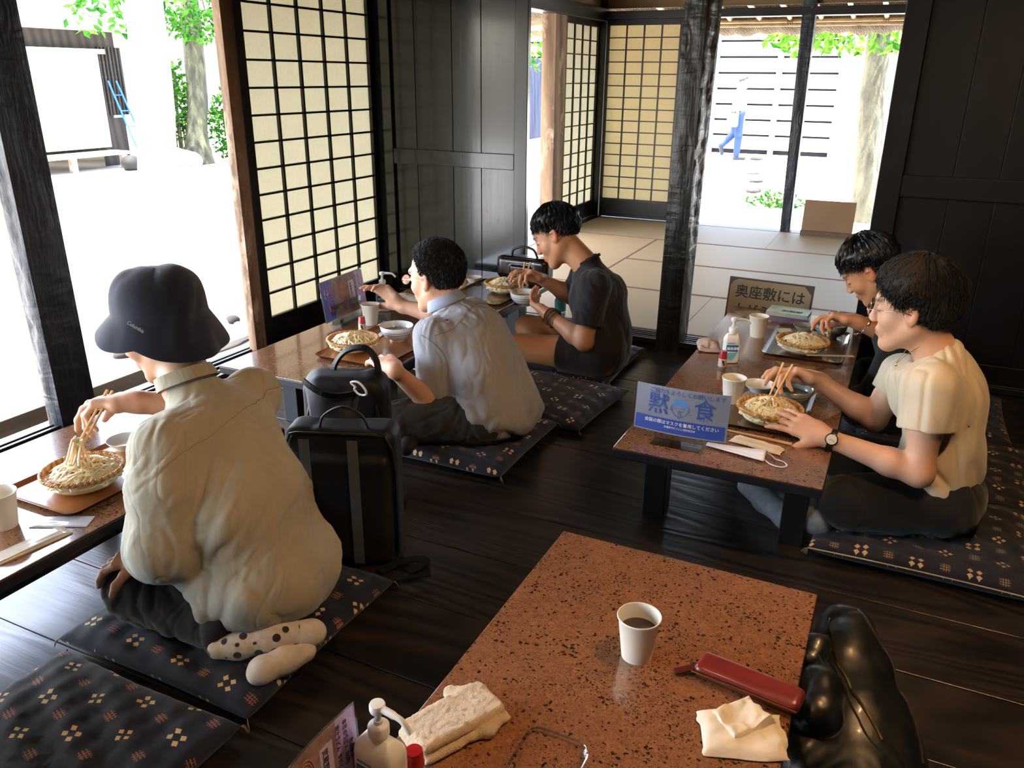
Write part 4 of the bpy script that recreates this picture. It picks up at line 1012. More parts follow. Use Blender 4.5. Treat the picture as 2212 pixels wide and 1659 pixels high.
def crumple(name, c, w, d, h, rz, m, label, cat, seed, n=26, amp=1.0, th=.002, lumps=3.0, z0=None, shape=None, grp=None):
    """rumpled sheet or cloth resting on the table"""
    rs = np.random.RandomState(seed); off = rs.rand(3)*20; cr, sr = math.cos(rz), math.sin(rz); z0 = TZ if z0 is None else z0
    def top(u, v):
        x, y = (u-.5)*w, (v-.5)*d; e = min(u, 1-u, v, 1-v)
        q = vnoise(np.array([[u*lumps+off[0], v*lumps+off[1], off[2]]]))[0]; q2 = vnoise(np.array([[u*lumps*3+off[1], v*lumps*3+off[0], off[2]+5]]))[0]
        z = h*(.35+.9*q*amp+.3*(q2-.5))*min(1, e*9+.25)+.0015
        x += (q2-.5)*w*.10*amp; y += (q-.5)*d*.14*amp
        if shape: x, y = shape(x, y, u, v)
        return (c[0]+x*cr-y*sr, c[1]+x*sr+y*cr, z0+max(z, .0012))
    b = MB(); b.grid(top, n, n); N = (n+1)
    base = []
    for i in range(N*N): p = b.v[i]; base.append((p[0], p[1], max(z0+.0004, p[2]-th)))
    k0 = len(b.v); b.v += base
    for f in list(b.f): b.f.append(tuple(k0+i for i in f[::-1])); b.sm.append(True); b.mi.append(0)
    edge = [i for i in range(N)]+[N*j+n for j in range(1, N)]+[n*N+i for i in range(n-1, -1, -1)]+[N*j for j in range(n-1, 0, -1)]
    for i in range(len(edge)): a, e = edge[i], edge[(i+1) % len(edge)]; b.f.append((e, a, k0+a, k0+e)); b.sm.append(False); b.mi.append(0)
    b.uv = {}; o = add(name, b, m); return tag(o, label, cat, grp)
# near table
r = thing('towel', (-.52, .91, TZ), 'folded cream terry towel at the edge of the near table', 'towel')
s = SDF(); R_ = np.array(Matrix.Rotation(math.radians(-27), 3, 'Z'))
s.box((-.522, .897, TZ+.007), (.045, .083, .0068), R_, .006, .004); s.box((-.527, .899, TZ+.021), (.040, .078, .0075), R_, .007, .003)
s.box((-.475, .925, TZ+.009), (.018, .03, .009), R_@np.array(Matrix.Rotation(.5, 3, 'Z')), .007, .006); s.cone((-.560, .95, TZ+.016), (-.515, .975, TZ+.014), .012, .010, .012)
add('folded_cloth', s.mesh('folded_cloth', .003, both(folds(.0035, 26, (1, .4, 0), .5, seed=3), lambda V, N: N*((vnoise(V*260)-.5)*.0022)[:, None])), MT['towel'], r, world=True)
crumple('tissue_packet', (-.100, 1.082), .135, .095, .014, math.radians(20), MT['tissue'], 'crumpled white tissue packet on the near table by the red pencil case', 'tissue', 5, th=.001, lumps=2.4)
crumple('tissue', (-.108, 1.110), .09, .07, .022, math.radians(52), MT['tissue'], 'loose white tissue corner sticking out of the packet', 'tissue', 9, th=.001, lumps=2.0, z0=TZ+.004)
r = thing('pencil_case', (-.112, 1.212, TZ), 'slim dark red leather pencil case on the near table', 'pencil case')
s = SDF(); R_ = np.array(Matrix.Rotation(math.radians(-8), 3, 'Z')); s.box((-.112, 1.200, TZ+.014), (.092, .028, .0135), R_, .012, .003)
add('leather_body', s.mesh('leather_body', .003, folds(.0012, 14, (1, 0, 0), .4, seed=8)), mat('red_leather', '#5c1614', .36, '#74211b', 12, bump=.15, bscale=300, bdist=.001, coat=.3), r, world=True)
b = MB(); b.tube([(-.208, 1.182, TZ+.016), (-.118, 1.170, TZ+.018), (-.028, 1.158, TZ+.016)], .0018, 6); add('zip', b, mat('brass', '#a08048', .3, metal=1), r, world=True)
b = MB(); b.ribbon([(-.205, 1.196, TZ+.014), (-.222, 1.186, TZ+.010), (-.235, 1.179, TZ+.006)], .014, .004, (0, 0, 1)); add('pull_tab', b, mat('dark_red_leather', '#3f1210', .4), r, world=True)
pump_bottle(-.553, .735, math.radians(-8), 'large white pump bottle at the bottom edge on the near table', hh=1.0, ww=1.22)
spice(-.520, .772, 0, 'red-capped spice bottle hidden behind the large pump bottle')
r = thing('plastic_box', (-.36, .885, TZ), 'clear plastic box cut off by the bottom edge of the picture', 'box')
b = MB(); loft_rr(b, .10, .13, .02, [(0, .001), (.003, .004), (.0, .012), (-.004, .013), (-.006, .012)], cap0=False, cap1=False); add('rim', b, MT['acrylic'], r)

# acrylic stands with printed sheets
def sheet_stand(bl, br, z0, h, lean, label, paint, curve=0.0, wbase=.55, name='menu_stand', base_d=.05):
    """bl, br: bottom corners (world xy) left and right as the reader sees them"""
    bl, br = v3((*bl, z0)), v3((*br, z0)); ux = nrm(br-bl); W = np.linalg.norm(br-bl); n = np.cross(ux, (0, 0, 1)); uy = nrm(v3((0, 0, 1))-n*lean)
    mid = (bl+br)/2; r = thing(name, (mid[0], mid[1], TZ), label, 'notice stand', 'acrylic notice stands')
    def pt(u, v, d=0.0): return bl+ux*W*u+uy*h*v+n*(curve*math.sin(math.pi*u)+d)
    a = MB(); a.grid(lambda u, v: pt(u, v, .0014), 16, 2); o = add('printed_sheet', a, mat('sheet_white', '#cdd0e2', .35), r, world=True)
    c = MB(); c.grid(lambda u, v: pt(-.015+1.03*u, -.012+1.024*v, .0022), 16, 2); add('clear_sleeve', c, MT['acrylic'], r, world=True)
    p = mid; w2 = W*wbase/2; g = MB()
    g.box(p+n*.004+uy*h*.22+v3((0, 0, TZ-z0)), (W*wbase, .0025, h*.5), Matrix(np.array([ux, n, np.cross(ux, n)]).T.tolist()))
    g.box((p[0]+n[0]*.015, p[1]+n[1]*.015, TZ+.002), (W*wbase, base_d, .003), Matrix(np.array([ux, n, np.cross(ux, n)]).T.tolist()))
    g.box((p[0]+n[0]*(.015+base_d/2), p[1]+n[1]*(.015+base_d/2), TZ+.006), (W*wbase, .003, .012), Matrix(np.array([ux, n, np.cross(ux, n)]).T.tolist()))
    add('clear_holder', g, MT['acrylic'], r, world=True)
    paint(o, pt, ux, uy, n, W, h); return r
def patch(parent, pt, u0, u1, v0, v1, m, d=.0026, name='printed_area', n=14):
    a = MB(); a.grid(lambda u, v: pt(u0+(u1-u0)*u, v0+(v1-v0)*v, d), n, 1); return add(name, a, m, parent, world=True)
INK = mat('blue_ink', '#2f4f9e', .5); NAVY = mat('deep_blue_print', '#2a48a0', .45); WI = mat('white_ink', '#eef2f4', .5)
def curved_text(o, pt, ux, uy, n, W, h, s, u, v, size, m, bold=0.0, skew=0.0):
    """one mesh per line of lettering, bent with the sheet"""
    cu = text('lettering', s, m, o, (0, 0, 0), (1, 0, 0), (0, 1, 0), size, bold=bold, align='LEFT', ext=.0002)
    me = cu.data; cu.matrix_parent_inverse = parent_inv_full(o)
    N = len(me.vertices); co = np.zeros(N*3); me.vertices.foreach_get('co', co); co = co.reshape(-1, 3)
    out = np.array([pt(u+c[0]/W, v+c[1]/h, .0032+c[2]) for c in co]); me.vertices.foreach_set('co', out.ravel()); me.update(); return cu
def parent_inv_full(p):
    m = Matrix.Identity(4); q = p
    chain_ = []
    while q is not None: chain_.append(q); q = q.parent
    for q in reversed(chain_):
        loc = Matrix.Translation(q.location) @ q.rotation_euler.to_matrix().to_4x4()
        m = (m @ q.matrix_parent_inverse @ loc) if q.parent is not None else m @ loc
    return m.inverted()
def parent_inv(p): return parent_inv_full(p)
def parent_mat(p): return parent_inv_full(p).inverted()
def paint_silent(o, pt, ux, uy, n, W, h):
    patch(o, pt, .015, .975, .03, .33, NAVY, name='blue_band')
    T_ = lambda s, u, v, z, m=INK, b=0.0: curved_text(o, pt, ux, uy, n, W, h, s, u, v, z, m, b)
    T_('ご協力をよろしくお願いします', .145, .86, W*.058); T_('黙', .14, .46, W*.235, INK, .0006); T_('食', .635, .46, W*.235, INK, .0006)
    T_('もく', .22, .40, W*.036); T_('しょく', .70, .40, W*.036)
    T_('会話の際はマスクを着用してください', .12, .215, W*.047, WI, .0001); T_('武蔵野手打うどん保存普及会', .34, .135, W*.026, WI)
    L = lambda pts, r_=.0006: [pt(a, b_, .0034) for a, b_ in pts]
    cx, cy, rx, ry = .495, .605, .088, .088*W/h*1.0
    f = MB(); f.tube([pt(cx+rx*math.cos(t), cy-.02+ry*math.sin(t), .0034) for t in np.linspace(math.pi*1.0, math.pi*2.0, 22)], .0006, 5)
    for s_ in (-1, 1): f.tube([pt(cx+s_*(rx+.012*math.sin(t)), cy-.03+.05*math.cos(t), .0034) for t in np.linspace(0, math.pi, 10)], .0006, 5)
    for s_ in (-1, 1): f.tube([pt(cx+s_*.036+.018*math.cos(t), cy+.0-.02*math.sin(t), .0034) for t in np.linspace(0, math.pi, 8)], .0006, 5)
    f.tube(L([(cx-.028, cy-.09), (cx-.008, cy-.075), (cx+.012, cy-.085), (cx+.035, cy-.07), (cx+.05, cy-.05)]), .0006, 5)
    f.tube(L([(cx-.012, cy-.19), (cx-.016, cy-.13), (cx-.008, cy-.06), (cx+.004, cy-.055), (cx+.010, cy-.13), (cx+.016, cy-.17), (cx+.012, cy-.225), (cx-.004, cy-.23), (cx-.014, cy-.20)]), .0007, 5)
    for k in (0, 1): f.tube(L([(cx+.103+.012*k, cy-.13), (cx+.113+.012*k, cy-.10)]), .0006, 5)
    add('line_drawing', f, INK, o, world=True)
    hp = [(cx-rx-.002, cy-.02)]+[(cx+(rx+.006)*math.cos(t), cy-.01+(ry+.02)*math.sin(t)) for t in np.linspace(math.pi*.98, 0.02, 16)]+[(cx+rx, cy-.02), (cx+.066, cy+.03), (cx+.05, cy-.005), (cx+.04, cy+.05), (cx+.015, cy+.03), (cx-.01, cy+.055), (cx-.035, cy+.03), (cx-.055, cy+.03), (cx-.07, cy+.0)]
    hm = MB(); hm._add([pt(a, b_, .0031) for a, b_ in hp], [tuple(range(len(hp)))[::-1]]); add('hair_drawing', hm, mat('sky_blue_print', '#4d86cf', .5), o, world=True)
zS = TZ+.028
a_, b_ = P(1369, 920, z=zS)[:2], P(1568, 957, z=zS)[:2]
sheet_stand(a_, b_, zS, .138, .10, 'white and blue notice with kanji and a drawn face on the women\'s table', paint_silent, curve=.012, wbase=.52, name='notice_stand')
def paint_menu(o, pt, ux, uy, n, W, h):
    patch(o, pt, .02, .25, .02, .98, mat('menu_blue', '#2b3fae', .4), name='blue_strip'); patch(o, pt, .26, .80, .02, .98, mat('menu_photo', '#6b5560', .5, '#a88f8a', 30), name='photo_area')
    patch(o, pt, .80, .98, .02, .98, mat('menu_lilac', '#b9a6dc', .4), name='lilac_strip'); patch(o, pt, .63, .76, .22, .80, mat('menu_pale', '#cfc6e4', .4), d=.003, name='pale_box')
    f = MB()
    c0 = lambda t, k: pt(.47+.10*k*math.cos(t), .66+.20*k*math.sin(t), .0034)
    for k in (1.0, .8, .62, .45, .28, .12): f.tube([c0(t, k) for t in np.linspace(0, 6.28, 26)], .0015, 5, flat=.5)
    add('pictured_noodles', f, mat('printed_noodle', '#c08a78', .5), o, world=True)
    f = MB(); 
    for k in (1.0, .7, .4): f.tube([pt(.33+.05*k*math.cos(t), .62+.12*k*math.sin(t), .0034) for t in np.linspace(0, 6.28, 20)], .0011, 5, flat=.5)
    for k in (1.0, .7, .4): f.tube([pt(.42+.08*k*math.cos(t), .18+.13*k*math.sin(t), .0034) for t in np.linspace(0, 6.28, 20)], .0014, 5, flat=.5)
    add('pictured_bowls', f, mat('printed_bowl', '#9c8f98', .5), o, world=True)
    def side(s, u, v, z, m, b=.0):
        me_o = text('lettering', s, m, o, (0, 0, 0), (1, 0, 0), (0, 1, 0), z, bold=b, ext=.0002); me = me_o.data; me_o.matrix_parent_inverse = parent_inv_full(o)
        N = len(me.vertices); co = np.zeros(N*3); me.vertices.foreach_get('co', co); co = co.reshape(-1, 3)
        out = np.array([pt(u+c[1]/W, v-c[0]/h, .0034+c[2]) for c in co]); me.vertices.foreach_set('co', out.ravel()); me.update()
    pk = mat('pink_ink', '#e08a86', .5); side('小平糧うどん地粉', .12, .88, .014, pk, .0003); side('手打ちうどん 100%', .185, .88, .014, pk, .0003); side('武蔵野の味', .07, .80, .008, WI)
    dk = mat('dark_ink', '#3a3350', .5); side('武蔵野手打ち', .66, .76, .0125, dk); side('肉汁うどん  きのこ', .80, .90, .009, dk); side('本日のうどん 700円', .87, .90, .009, dk); side('お品書き', .92, .6, .009, dk)
z_ = TZ+.02
sheet_stand(P(704, 700, z=z_)[:2], P(793, 660, z=z_)[:2], z_, .172, .14, 'blue and lilac menu sheet in a clear stand before the paper screen', paint_menu, curve=.0, wbase=.7)
_e1 = P(765, 1515, z=.47); _e0 = P(640, 1659, z=.47); _e0 = _e1+(_e0-_e1)/np.linalg.norm(_e0-_e1)*.20
sheet_stand(_e0[:2], _e1[:2], .335, .135, .02, 'lilac menu sheet cut off by the bottom edge beside the pump bottle', paint_menu, curve=-.01)

# women's table
r = thing('face_mask', (-.30, 2.15, TZ), 'white pleated face mask with a loose ear loop on the women\'s table', 'mask')
b = MB(); A = v3((-.405, 2.158, TZ+.003)); Bx = v3((-.238, 2.148, TZ+.003))
b.grid(lambda u, v: tuple(A*(1-u)+Bx*u+v3((0, (v-.5)*(.022+.045*u), .004+.016*u*math.sin(math.pi*min(1, v*1.02))+.0012*math.sin(v*22)))), 24, 14)
o = add('mask_cloth', b, mat('mask_white', '#d9dbe2', .7), r, world=True); solid(o, .001)
b = MB(); b.tube(catmull([(-.238, 2.128, TZ+.006), (-.218, 2.112, TZ+.003), (-.19, 2.108, TZ+.003), (-.178, 2.125, TZ+.003), (-.190, 2.145, TZ+.003), (-.212, 2.150, TZ+.004), (-.226, 2.165, TZ+.007), (-.238, 2.168, TZ+.010)], 6), .0022, 6, flat=.6); add('ear_loop', b, mat('mask_white', '#d9dbe2', .7), r, world=True)
crumple('wet_wipe', (-.275, 2.222), .15, .048, .012, math.radians(-12), MT['tissue'], 'cream crumpled wet wipe between mask and brown tray', 'wipe', 14, th=.001, lumps=2.2)
chopstick((-.375, 2.290, TZ+.004), (-.185, 2.270, TZ+.005), 'wooden chopstick wrapper edge lying along the near side of the brown tray')
crumple('napkin', (-.605, 3.06), .085, .11, .028, .3, mat('pinkish_napkin', '#b79a8a', .9, '#cbb2a4', 15, bump=.3, bscale=90), 'crumpled pinkish napkin at the left edge of the women\'s table', 'napkin', 21, lumps=2.6)
crumple('paper_napkin', (-.372, 3.425), .062, .062, .004, .35, MT['tissue'], 'small square paper napkin in the corner of the farther tray', 'napkin', 23, lumps=1.5, z0=TT, amp=.4)
b = MB(); b.box((-.165, 3.125, TZ+.0185), (.175, .018, .0012), rz=math.radians(22)); tag(add('chopstick_wrapper', b, mat('wrapper_paper', '#b5aa96', .5)), 'long pale chopstick wrapper lying across the edge of the farther tray', 'wrapper')
def paperback(c, w, d, h, rz, label, m):
    r = thing('book', (c[0], c[1], c[2]), label, 'book', 'books at the far end of the women\'s table', rz)
    b = MB(); b.box((0, 0, h/2), (w-.004, d-.004, h-.003)); add('pages', b, mat('book_pages', '#bdb7a4', .8), r)
    b = MB(); b.box((0, 0, .0008), (w, d, .0012)); b.box((0, 0, h-.0008), (w, d, .0012)); b.box((0, -d/2, h/2), (w, .0012, h)); add('cover', b, m, r, bevel=.0005); return r
r = paperback((-.39, 3.63, TZ), .185, .125, .020, math.radians(4), 'thick book with a purple-edged cover lying under the other', mat('book_cover_purple', '#8c7f86', .35, '#6d4f78', 9))
r2 = paperback((-.385, 3.64, TZ+.0202), .175, .115, .018, math.radians(-3), 'glossy pale book on top of the purple-edged one', mat('book_cover_pale', '#b9bfae', .2, '#9aa697', 14))
for r_, s_, z_ in ((r2, '武蔵野', .0184), (r, '小平', .0204)):
    M4 = parent_mat(r_); text('title', s_, mat('dark_green_ink', '#2a4238', .5), [c for c in r_.children][1], tuple(M4 @ Vector((-.03, -.03 if r_ is r2 else -.055, z_))), M4.to_3x3() @ Vector((1, 0, 0)), M4.to_3x3() @ Vector((0, 1, 0)), .03 if r_ is r2 else .012)
crumple('leaflet', (-.55, 3.64), .11, .10, .006, .5, mat('leaflet_paper', '#a79a82', .6, '#8f846e', 30), 'folded paper leaflet left of the books', 'leaflet', 31, lumps=1.3, amp=.4)
crumple('leaflet', (-.49, 3.60), .11, .08, .010, -.2, mat('leaflet_paper2', '#b3a78f', .6), 'second leaflet half under the books', 'leaflet', 33, lumps=1.3, amp=.4)
r = thing('notice_board', (-.52, 3.86, .055), 'brown-framed board with large kanji standing behind the women\'s table', 'sign')
bl = v3((-.715, 3.90, .056)); br_ = v3((-.325, 3.865, .056)); ux = nrm(br_-bl); W_ = .395; n_ = np.cross(ux, (0, 0, 1)); uy = nrm(v3((0, 0, 1))-n_*.16)
def bp(u, v, d): return bl+ux*u+uy*v+n_*d
MM = Matrix(np.array([ux, uy, n_]).T.tolist())
b = MB(); b.box(bp(W_/2, .175, 0), (W_, .35, .010), MM); add('back_panel', b, mat('brown_board', '#4a2f20', .4), r, world=True, bevel=.001)
cw = .035; ol = [(.008, .008+cw), (.008, .342-cw), (.008+cw*.35, .342-cw*.9+.02), (.008+cw, .342), (W_-.008-cw, .342), (W_-.008, .342-cw), (W_-.008, .008+cw), (W_-.008-cw, .008), (.008+cw, .008)]
b = MB(); b._add([bp(x, y, .0055) for x, y in ol], [tuple(range(len(ol)))[::-1]]); fp = add('paper_face', b, mat('aged_card', '#a08f6f', .5), r, world=True)
text('lettering', '奥座敷には', mat('black_ink', '#15110f', .5), fp, bp(.034, .262, .0062), ux, uy, .066, bold=.0008)
text('lettering', '上がらないで', mat('black_ink', '#15110f', .5), fp, bp(.034, .178, .0062), ux, uy, .060, bold=.0008)
text('lettering', 'ください', mat('black_ink', '#15110f', .5), fp, bp(.034, .10, .0062), ux, uy, .060, bold=.0008)
# left tables
def wrapper(c, w, d, rz, label, m, seed, h=.004): crumple('towel_packet', c, w, d, h, rz, m, label, 'packet', seed, lumps=1.3, amp=.5, th=.003)
PL = mat('clear_wrap', '#c9c4b6', .18, coat=.6)
wrapper((-1.640, .935), .048, .20, math.radians(-8), 'wrapped wet towel at the lower left edge of the garden-side table', PL, 41, .010)
wrapper((-1.665, 1.055), .05, .13, math.radians(-62), 'empty crinkled clear wrapper under the corner of the orange tray', mat('crinkled_wrap', '#b9bec4', .15, coat=.8), 42, .004)
b = MB(); b.box((-1.825, 2.59, TT+.004), (.022, .155, .0015), rz=math.radians(12)); tag(add('chopstick_wrapper', b, mat('wrapper_white', '#d5d2c8', .5)), 'white paper chopstick wrapper lying beside the blue-ringed bowl', 'wrapper')
crumple('tissue', (-1.865, 2.745), .12, .06, .012, .2, MT['tissue'], 'crumpled tissue behind the light wooden tray', 'tissue', 43, th=.001)
crumple('hand_towel', (-2.03, 3.14), .16, .12, .025, .4, mat('grey_towel', '#b8ae9e', .9, bump=.6, bscale=300), 'rumpled pale hand towel between the screen and the raised hand', 'towel', 44, lumps=2.0)
# leather bag at the far table end
r = thing('leather_bag', (-1.72, 3.77, TZ), 'dark brown leather satchel with a top handle at the far end of the table', 'bag')
s = SDF(); s.box((-1.725, 3.775, TZ+.062), (.145, .055, .060), rd=.03, k=.01); s.box((-1.725, 3.722, TZ+.045), (.06, .012, .035), rd=.008, k=.006)
add('bag_body', s.mesh('bag_body', .005, folds(.003, 12, (0, 0, 1), .5, seed=4)), mat('brown_leather', '#1c0f0c', .25, '#2e1a15', 9, bump=.2, bscale=160, bdist=.002, coat=.4), r, world=True)
b = MB(); b.tube(catmull([(-1.80, 3.775, TZ+.118), (-1.79, 3.775, TZ+.15), (-1.74, 3.775, TZ+.168), (-1.68, 3.775, TZ+.158), (-1.655, 3.775, TZ+.118)], 6), .006, 8); add('handle', b, mat('black_leather', '#0d0b0b', .3), r, world=True)
b = MB(); b.tube([(-1.86, 3.735, TZ+.112), (-1.725, 3.722, TZ+.118), (-1.59, 3.735, TZ+.112)], .003, 6); add('zip', b, mat('dull_zip', '#4a4038', .3, metal=.8), r, world=True)
# water bottle
q = P(1210, 690, z=.03); q = P(1209, 694, z=.056); r = thing('plastic_bottle', (q[0], q[1], .056), 'clear plastic bottle with turquoise cap and label beside the man in the dark shirt', 'bottle')
b = MB(); b.lathe([(0, 0), (.028, 0), (.032, .006), (.032, .05), (.030, .055), (.032, .06), (.032, .125), (.026, .15), (.014, .168), (.012, .172), (0, .172)], (0, 0, 0), 24); add('bottle_body', b, mat('pale_blue_pet', '#8fb4bd', .08, trans=.6, coat=.5), r)
b = MB(); b.lathe([(.0325, .062), (.0325, .122)], (0, 0, 0), 24); add('label_wrap', b, mat('turquoise_label', '#3f98a8', .3), r)
b = MB(); b.lathe([(.0145, .168), (.0145, .186), (.012, .188), (0, .188)], (0, 0, 0), 20); add('cap', b, mat('turquoise_cap', '#3d9cae', .4), r, label='turquoise cap')

# ------------------------------------------------------------------ cushions with kasuri pattern
def kasuri(name, base1, base2, c1, c2, nx=4.5, diag=False):
    t = NT(name); uv = t.coord('UV', (nx, nx, 1), (0, 0, 0)); sep = t.n('ShaderNodeSeparateXYZ'); t.put(sep, 0, uv); U, V_ = sep.outputs[0], sep.outputs[1]
    wob = t.noise(t.coord('UV', (1, 1, 1)), 260, 1, .5); wb = t.math('MULTIPLY', t.math('SUBTRACT', wob, .5), .05)
    U = t.math('ADD', U, wb)
    cu, cv = t.math('FLOOR', U), t.math('FLOOR', V_); fu, fv = t.math('SUBTRACT', t.math('FRACT', U), .5), t.math('SUBTRACT', t.math('FRACT', V_), .5)
    par = t.math('MODULO', t.math('ABSOLUTE', t.math('ADD', cu, cv)), 2.0)
    row = t.math('MODULO', t.math('ABSOLUTE', cv), 2.0)
    au, av = t.math('ABSOLUTE', fu), t.math('ABSOLUTE', fv)
    lt = lambda a, b: t.math('LESS_THAN', a, b)
    ad = lambda a, b: t.math('ADD', a, b)
    mul = lambda a, b: t.math('MULTIPLY', a, b)
    # four lozenges
    du, dv = t.math('ABSOLUTE', t.math('SUBTRACT', au, .155)), t.math('ABSOLUTE', t.math('SUBTRACT', av, .12))
    loz = lt(ad(mul(du, 1.0), mul(dv, 1.15)), .115)
    du2, dv2 = t.math('ABSOLUTE', t.math('SUBTRACT', au, .19)), av
    lz2 = t.math('MAXIMUM', lt(ad(t.math('ABSOLUTE', t.math('SUBTRACT', au, .17)), mul(av, 1.2)), .10), lt(ad(au, t.math('ABSOLUTE', t.math('SUBTRACT', av, .16))), .09))
    # hash strokes
    fr = t.math('PINGPONG', U, .06); h1 = mul(lt(t.math('PINGPONG', ad(fu, .5), .045), .017), lt(av, .16)); h2 = mul(lt(t.math('PINGPONG', ad(fv, .5), .05), .017), lt(au, .19))
    hs = mul(t.math('MAXIMUM', mul(h1, lt(au, .13)), mul(h2, lt(av, .11))), 1.0)
    inv = lambda a: t.math('SUBTRACT', 1.0, a)
    A = mul(mul(loz, inv(par)), inv(row)); A2 = mul(mul(lz2, inv(par)), row); B = mul(hs, par)
    n = t.noise(t.coord('Object', (1, 1, 1)), 3.5, 4); base = t.ramp(n, [(.3, base1), (.7, base2)])
    c = t.mix(mul(t.math('MAXIMUM', A, A2), .92), base, c1); c = t.mix(mul(B, .72), c, c2)
    fib = t.noise(t.coord('Object', (1, 1, 1)), 420, 2)
    t.set(col=c, rough=.85, spec=.25, sheen=.15, normal=t.bump(fib, .25, .001)); return t.m
KA = kasuri('indigo_kasuri_cloth', '#0e1422', '#161d2f', '#cdb083', '#9c6449', 8.4)
KB = kasuri('dark_kasuri_cloth', '#11121a', '#1b1a24', '#b99e76', '#8f7a5c', 8.8)
def cushion(x0, x1, y0, y1, label, m=KA, h=.055, rz=0.0, sag=None, seed=0, piping=False, uvr=0.0, dz=0.0):
    w, d = x1-x0, y1-y0; c = ((x0+x1)/2, (y0+y1)/2); n = 44; rs = np.random.RandomState(seed); ph = rs.rand(4)*6
    cr, sr = math.cos(rz), math.sin(rz); r = thing('floor_cushion', (c[0], c[1], dz), label, 'cushion', 'kasuri floor cushions')
    w_ = lambda q: .5+.5*math.sin(math.pi*(q-.5))
    def prof(u, v):
        a, b_ = 2*u-1, 2*v-1; e = (1-abs(a)**5)**.36*(1-abs(b_)**5)**.36; return e
    def pt(u, v, top):
        a, b_ = 2*u-1, 2*v-1; e = prof(u, v)
        k = 1-.035*((1-a*a)*(abs(b_) > .0)*b_*b_) ; k2 = 1-.035*((1-b_*b_)*a*a)
        x, y = a*w/2*k2, b_*d/2*k
        z = h*.5+(h*.5*e if top else -h*.5*e)
        if top:
            wr = .0035*math.sin(a*9+b_*17+ph[0])+.0028*math.sin(a*31+b_*9+ph[1]+2*math.sin(b_*5))*(1-e*.5)+.0018*math.sin(b_*47+a*7+ph[2])
            z += wr*e
            if sag:
                for (sx_, sy_, sr_, sd) in sag:
                    q = math.hypot(c[0]+x-sx_, c[1]+y-sy_)/sr_; z -= sd*math.exp(-q*q)*e
        else: z = max(.0006, z)
        return (x*cr-y*sr, x*sr+y*cr, z)
    b = MB(); b.grid(lambda u, v: pt(w_(u), w_(v), True), n, n); n1 = len(b.v); b.grid(lambda u, v: pt(1-w_(u), w_(v), False), n, n)
    for k in list(b.uv): u, v = b.uv[k]; b.uv[k] = (w_(u), w_(v))
    ca, sa = math.cos(uvr), math.sin(uvr)
    for i in range(n1): u, v = b.uv[i]; b.uv[i] = (u*w*ca-v*d*sa+seed*.37, u*w*sa+v*d*ca+seed*.21)
    for i in range(n1, len(b.v)): u, v = b.uv[i]; b.uv[i] = (u*w*1.02+.1+seed*.2, v*d+.05)
    for k in list(b.uv): u, v = b.uv[k]; b.uv[k] = (u*1.6+5, v*1.6+5)
    me = b.mesh('cover'); bm = bmesh.new(); bm.from_mesh(me); bmesh.ops.remove_doubles(bm, verts=bm.verts, dist=.0004); bm.to_mesh(me); bm.free()
    add('cover', me, m, r)
    if piping:
        q = MB(); q.tube([tuple(pt(u/30, 0, True)) for u in range(31)], .0022, 5); add('piping', q, mat('pale_piping', '#a89a7c', .7), r)
    t_ = MB()
    for sx_, sy_ in ((0, 0), (1, 0), (0, 1), (1, 1)):
        p_ = v3(pt(sx_, sy_, True)); dd = nrm((p_[0], p_[1], 0))
        for k in range(5): t_.tube([p_, p_+dd*.006+v3(((k-2)*.002, (2-k)*.0015, -.003)), p_+dd*.012+v3(((k-2)*.004, (2-k)*.003, -h*.2))], .0009, 4)
    o = add('corner_tassel', t_, mat('thread', '#6e6450', .8), r); o['kind'] = 'stuff'; return r
cushion(-1.655, -1.072, .978, 1.53, 'indigo patterned cushion under the hatted diner', KA, .068, seed=2, sag=[(-1.30, 1.25, .2, .018)], uvr=.05)
cushion(-1.60, -1.068, .36, .955, 'empty indigo patterned cushion at the lower left corner', KA, .072, seed=5, uvr=.35)
cushion(-1.62, -1.085, 2.20, 2.70, 'dark patterned cushion under the man in the pale blue shirt', KA, .075, seed=8, sag=[(-1.30, 2.5, .2, .02)])
cushion(-1.53, -.97, 2.715, 3.21, 'empty patterned cushion between the two men', KA, .055, seed=11, rz=math.radians(-5))
cushion(-1.62, -1.06, 3.235, 3.78, 'patterned cushion under the man in the dark shirt', KA, .055, seed=13, sag=[(-1.25, 3.5, .2, .015)])
cushion(-.095, .49, 2.195, 2.70, 'dark cushion with pale piping under the woman in the cream blouse', KB, .075, seed=17, piping=True, sag=[(.12, 2.5, .2, .02)])
cushion(-.04, .56, 2.725, 3.24, 'dark patterned cushion between the two women, showing behind the cream blouse', KB, .06, seed=19)
cushion(-.06, .50, 3.265, 3.80, 'dark patterned cushion under the woman in black', KB, .06, seed=23, sag=[(.12, 3.5, .2, .015)])
# ------------------------------------------------------------------ people
def skin_mat(name, c, red='#b5654c'):
    t = NT(name); at = t.n('ShaderNodeAttribute'); at.attribute_name = 'tint'
    n = t.noise(t.coord('Object', (1, 1, 1)), 22, 4); base = t.mix(t.math('MULTIPLY', t.ramp(n, [(.4, 0.0), (.75, 1.0)]), .16), c, red)
    mx = t.n('ShaderNodeMix', data_type='RGBA', blend_type='MULTIPLY'); t.put(mx, 0, 1.0); t.nt.links.new(base, mx.inputs[6]); t.nt.links.new(at.outputs['Color'], mx.inputs[7])
    t.set(col=mx.outputs[2], rough=.46, spec=.4, sss=.18, sssr=(.9, .35, .18), ssss=.008, normal=t.bump(t.noise(t.coord('Object', (1, 1, 1)), 520, 2), .08, .001)); return t.m
SKIN = {'f': skin_mat('skin_fair', '#c79c80'), 'm': skin_mat('skin_tan', '#b58462')}
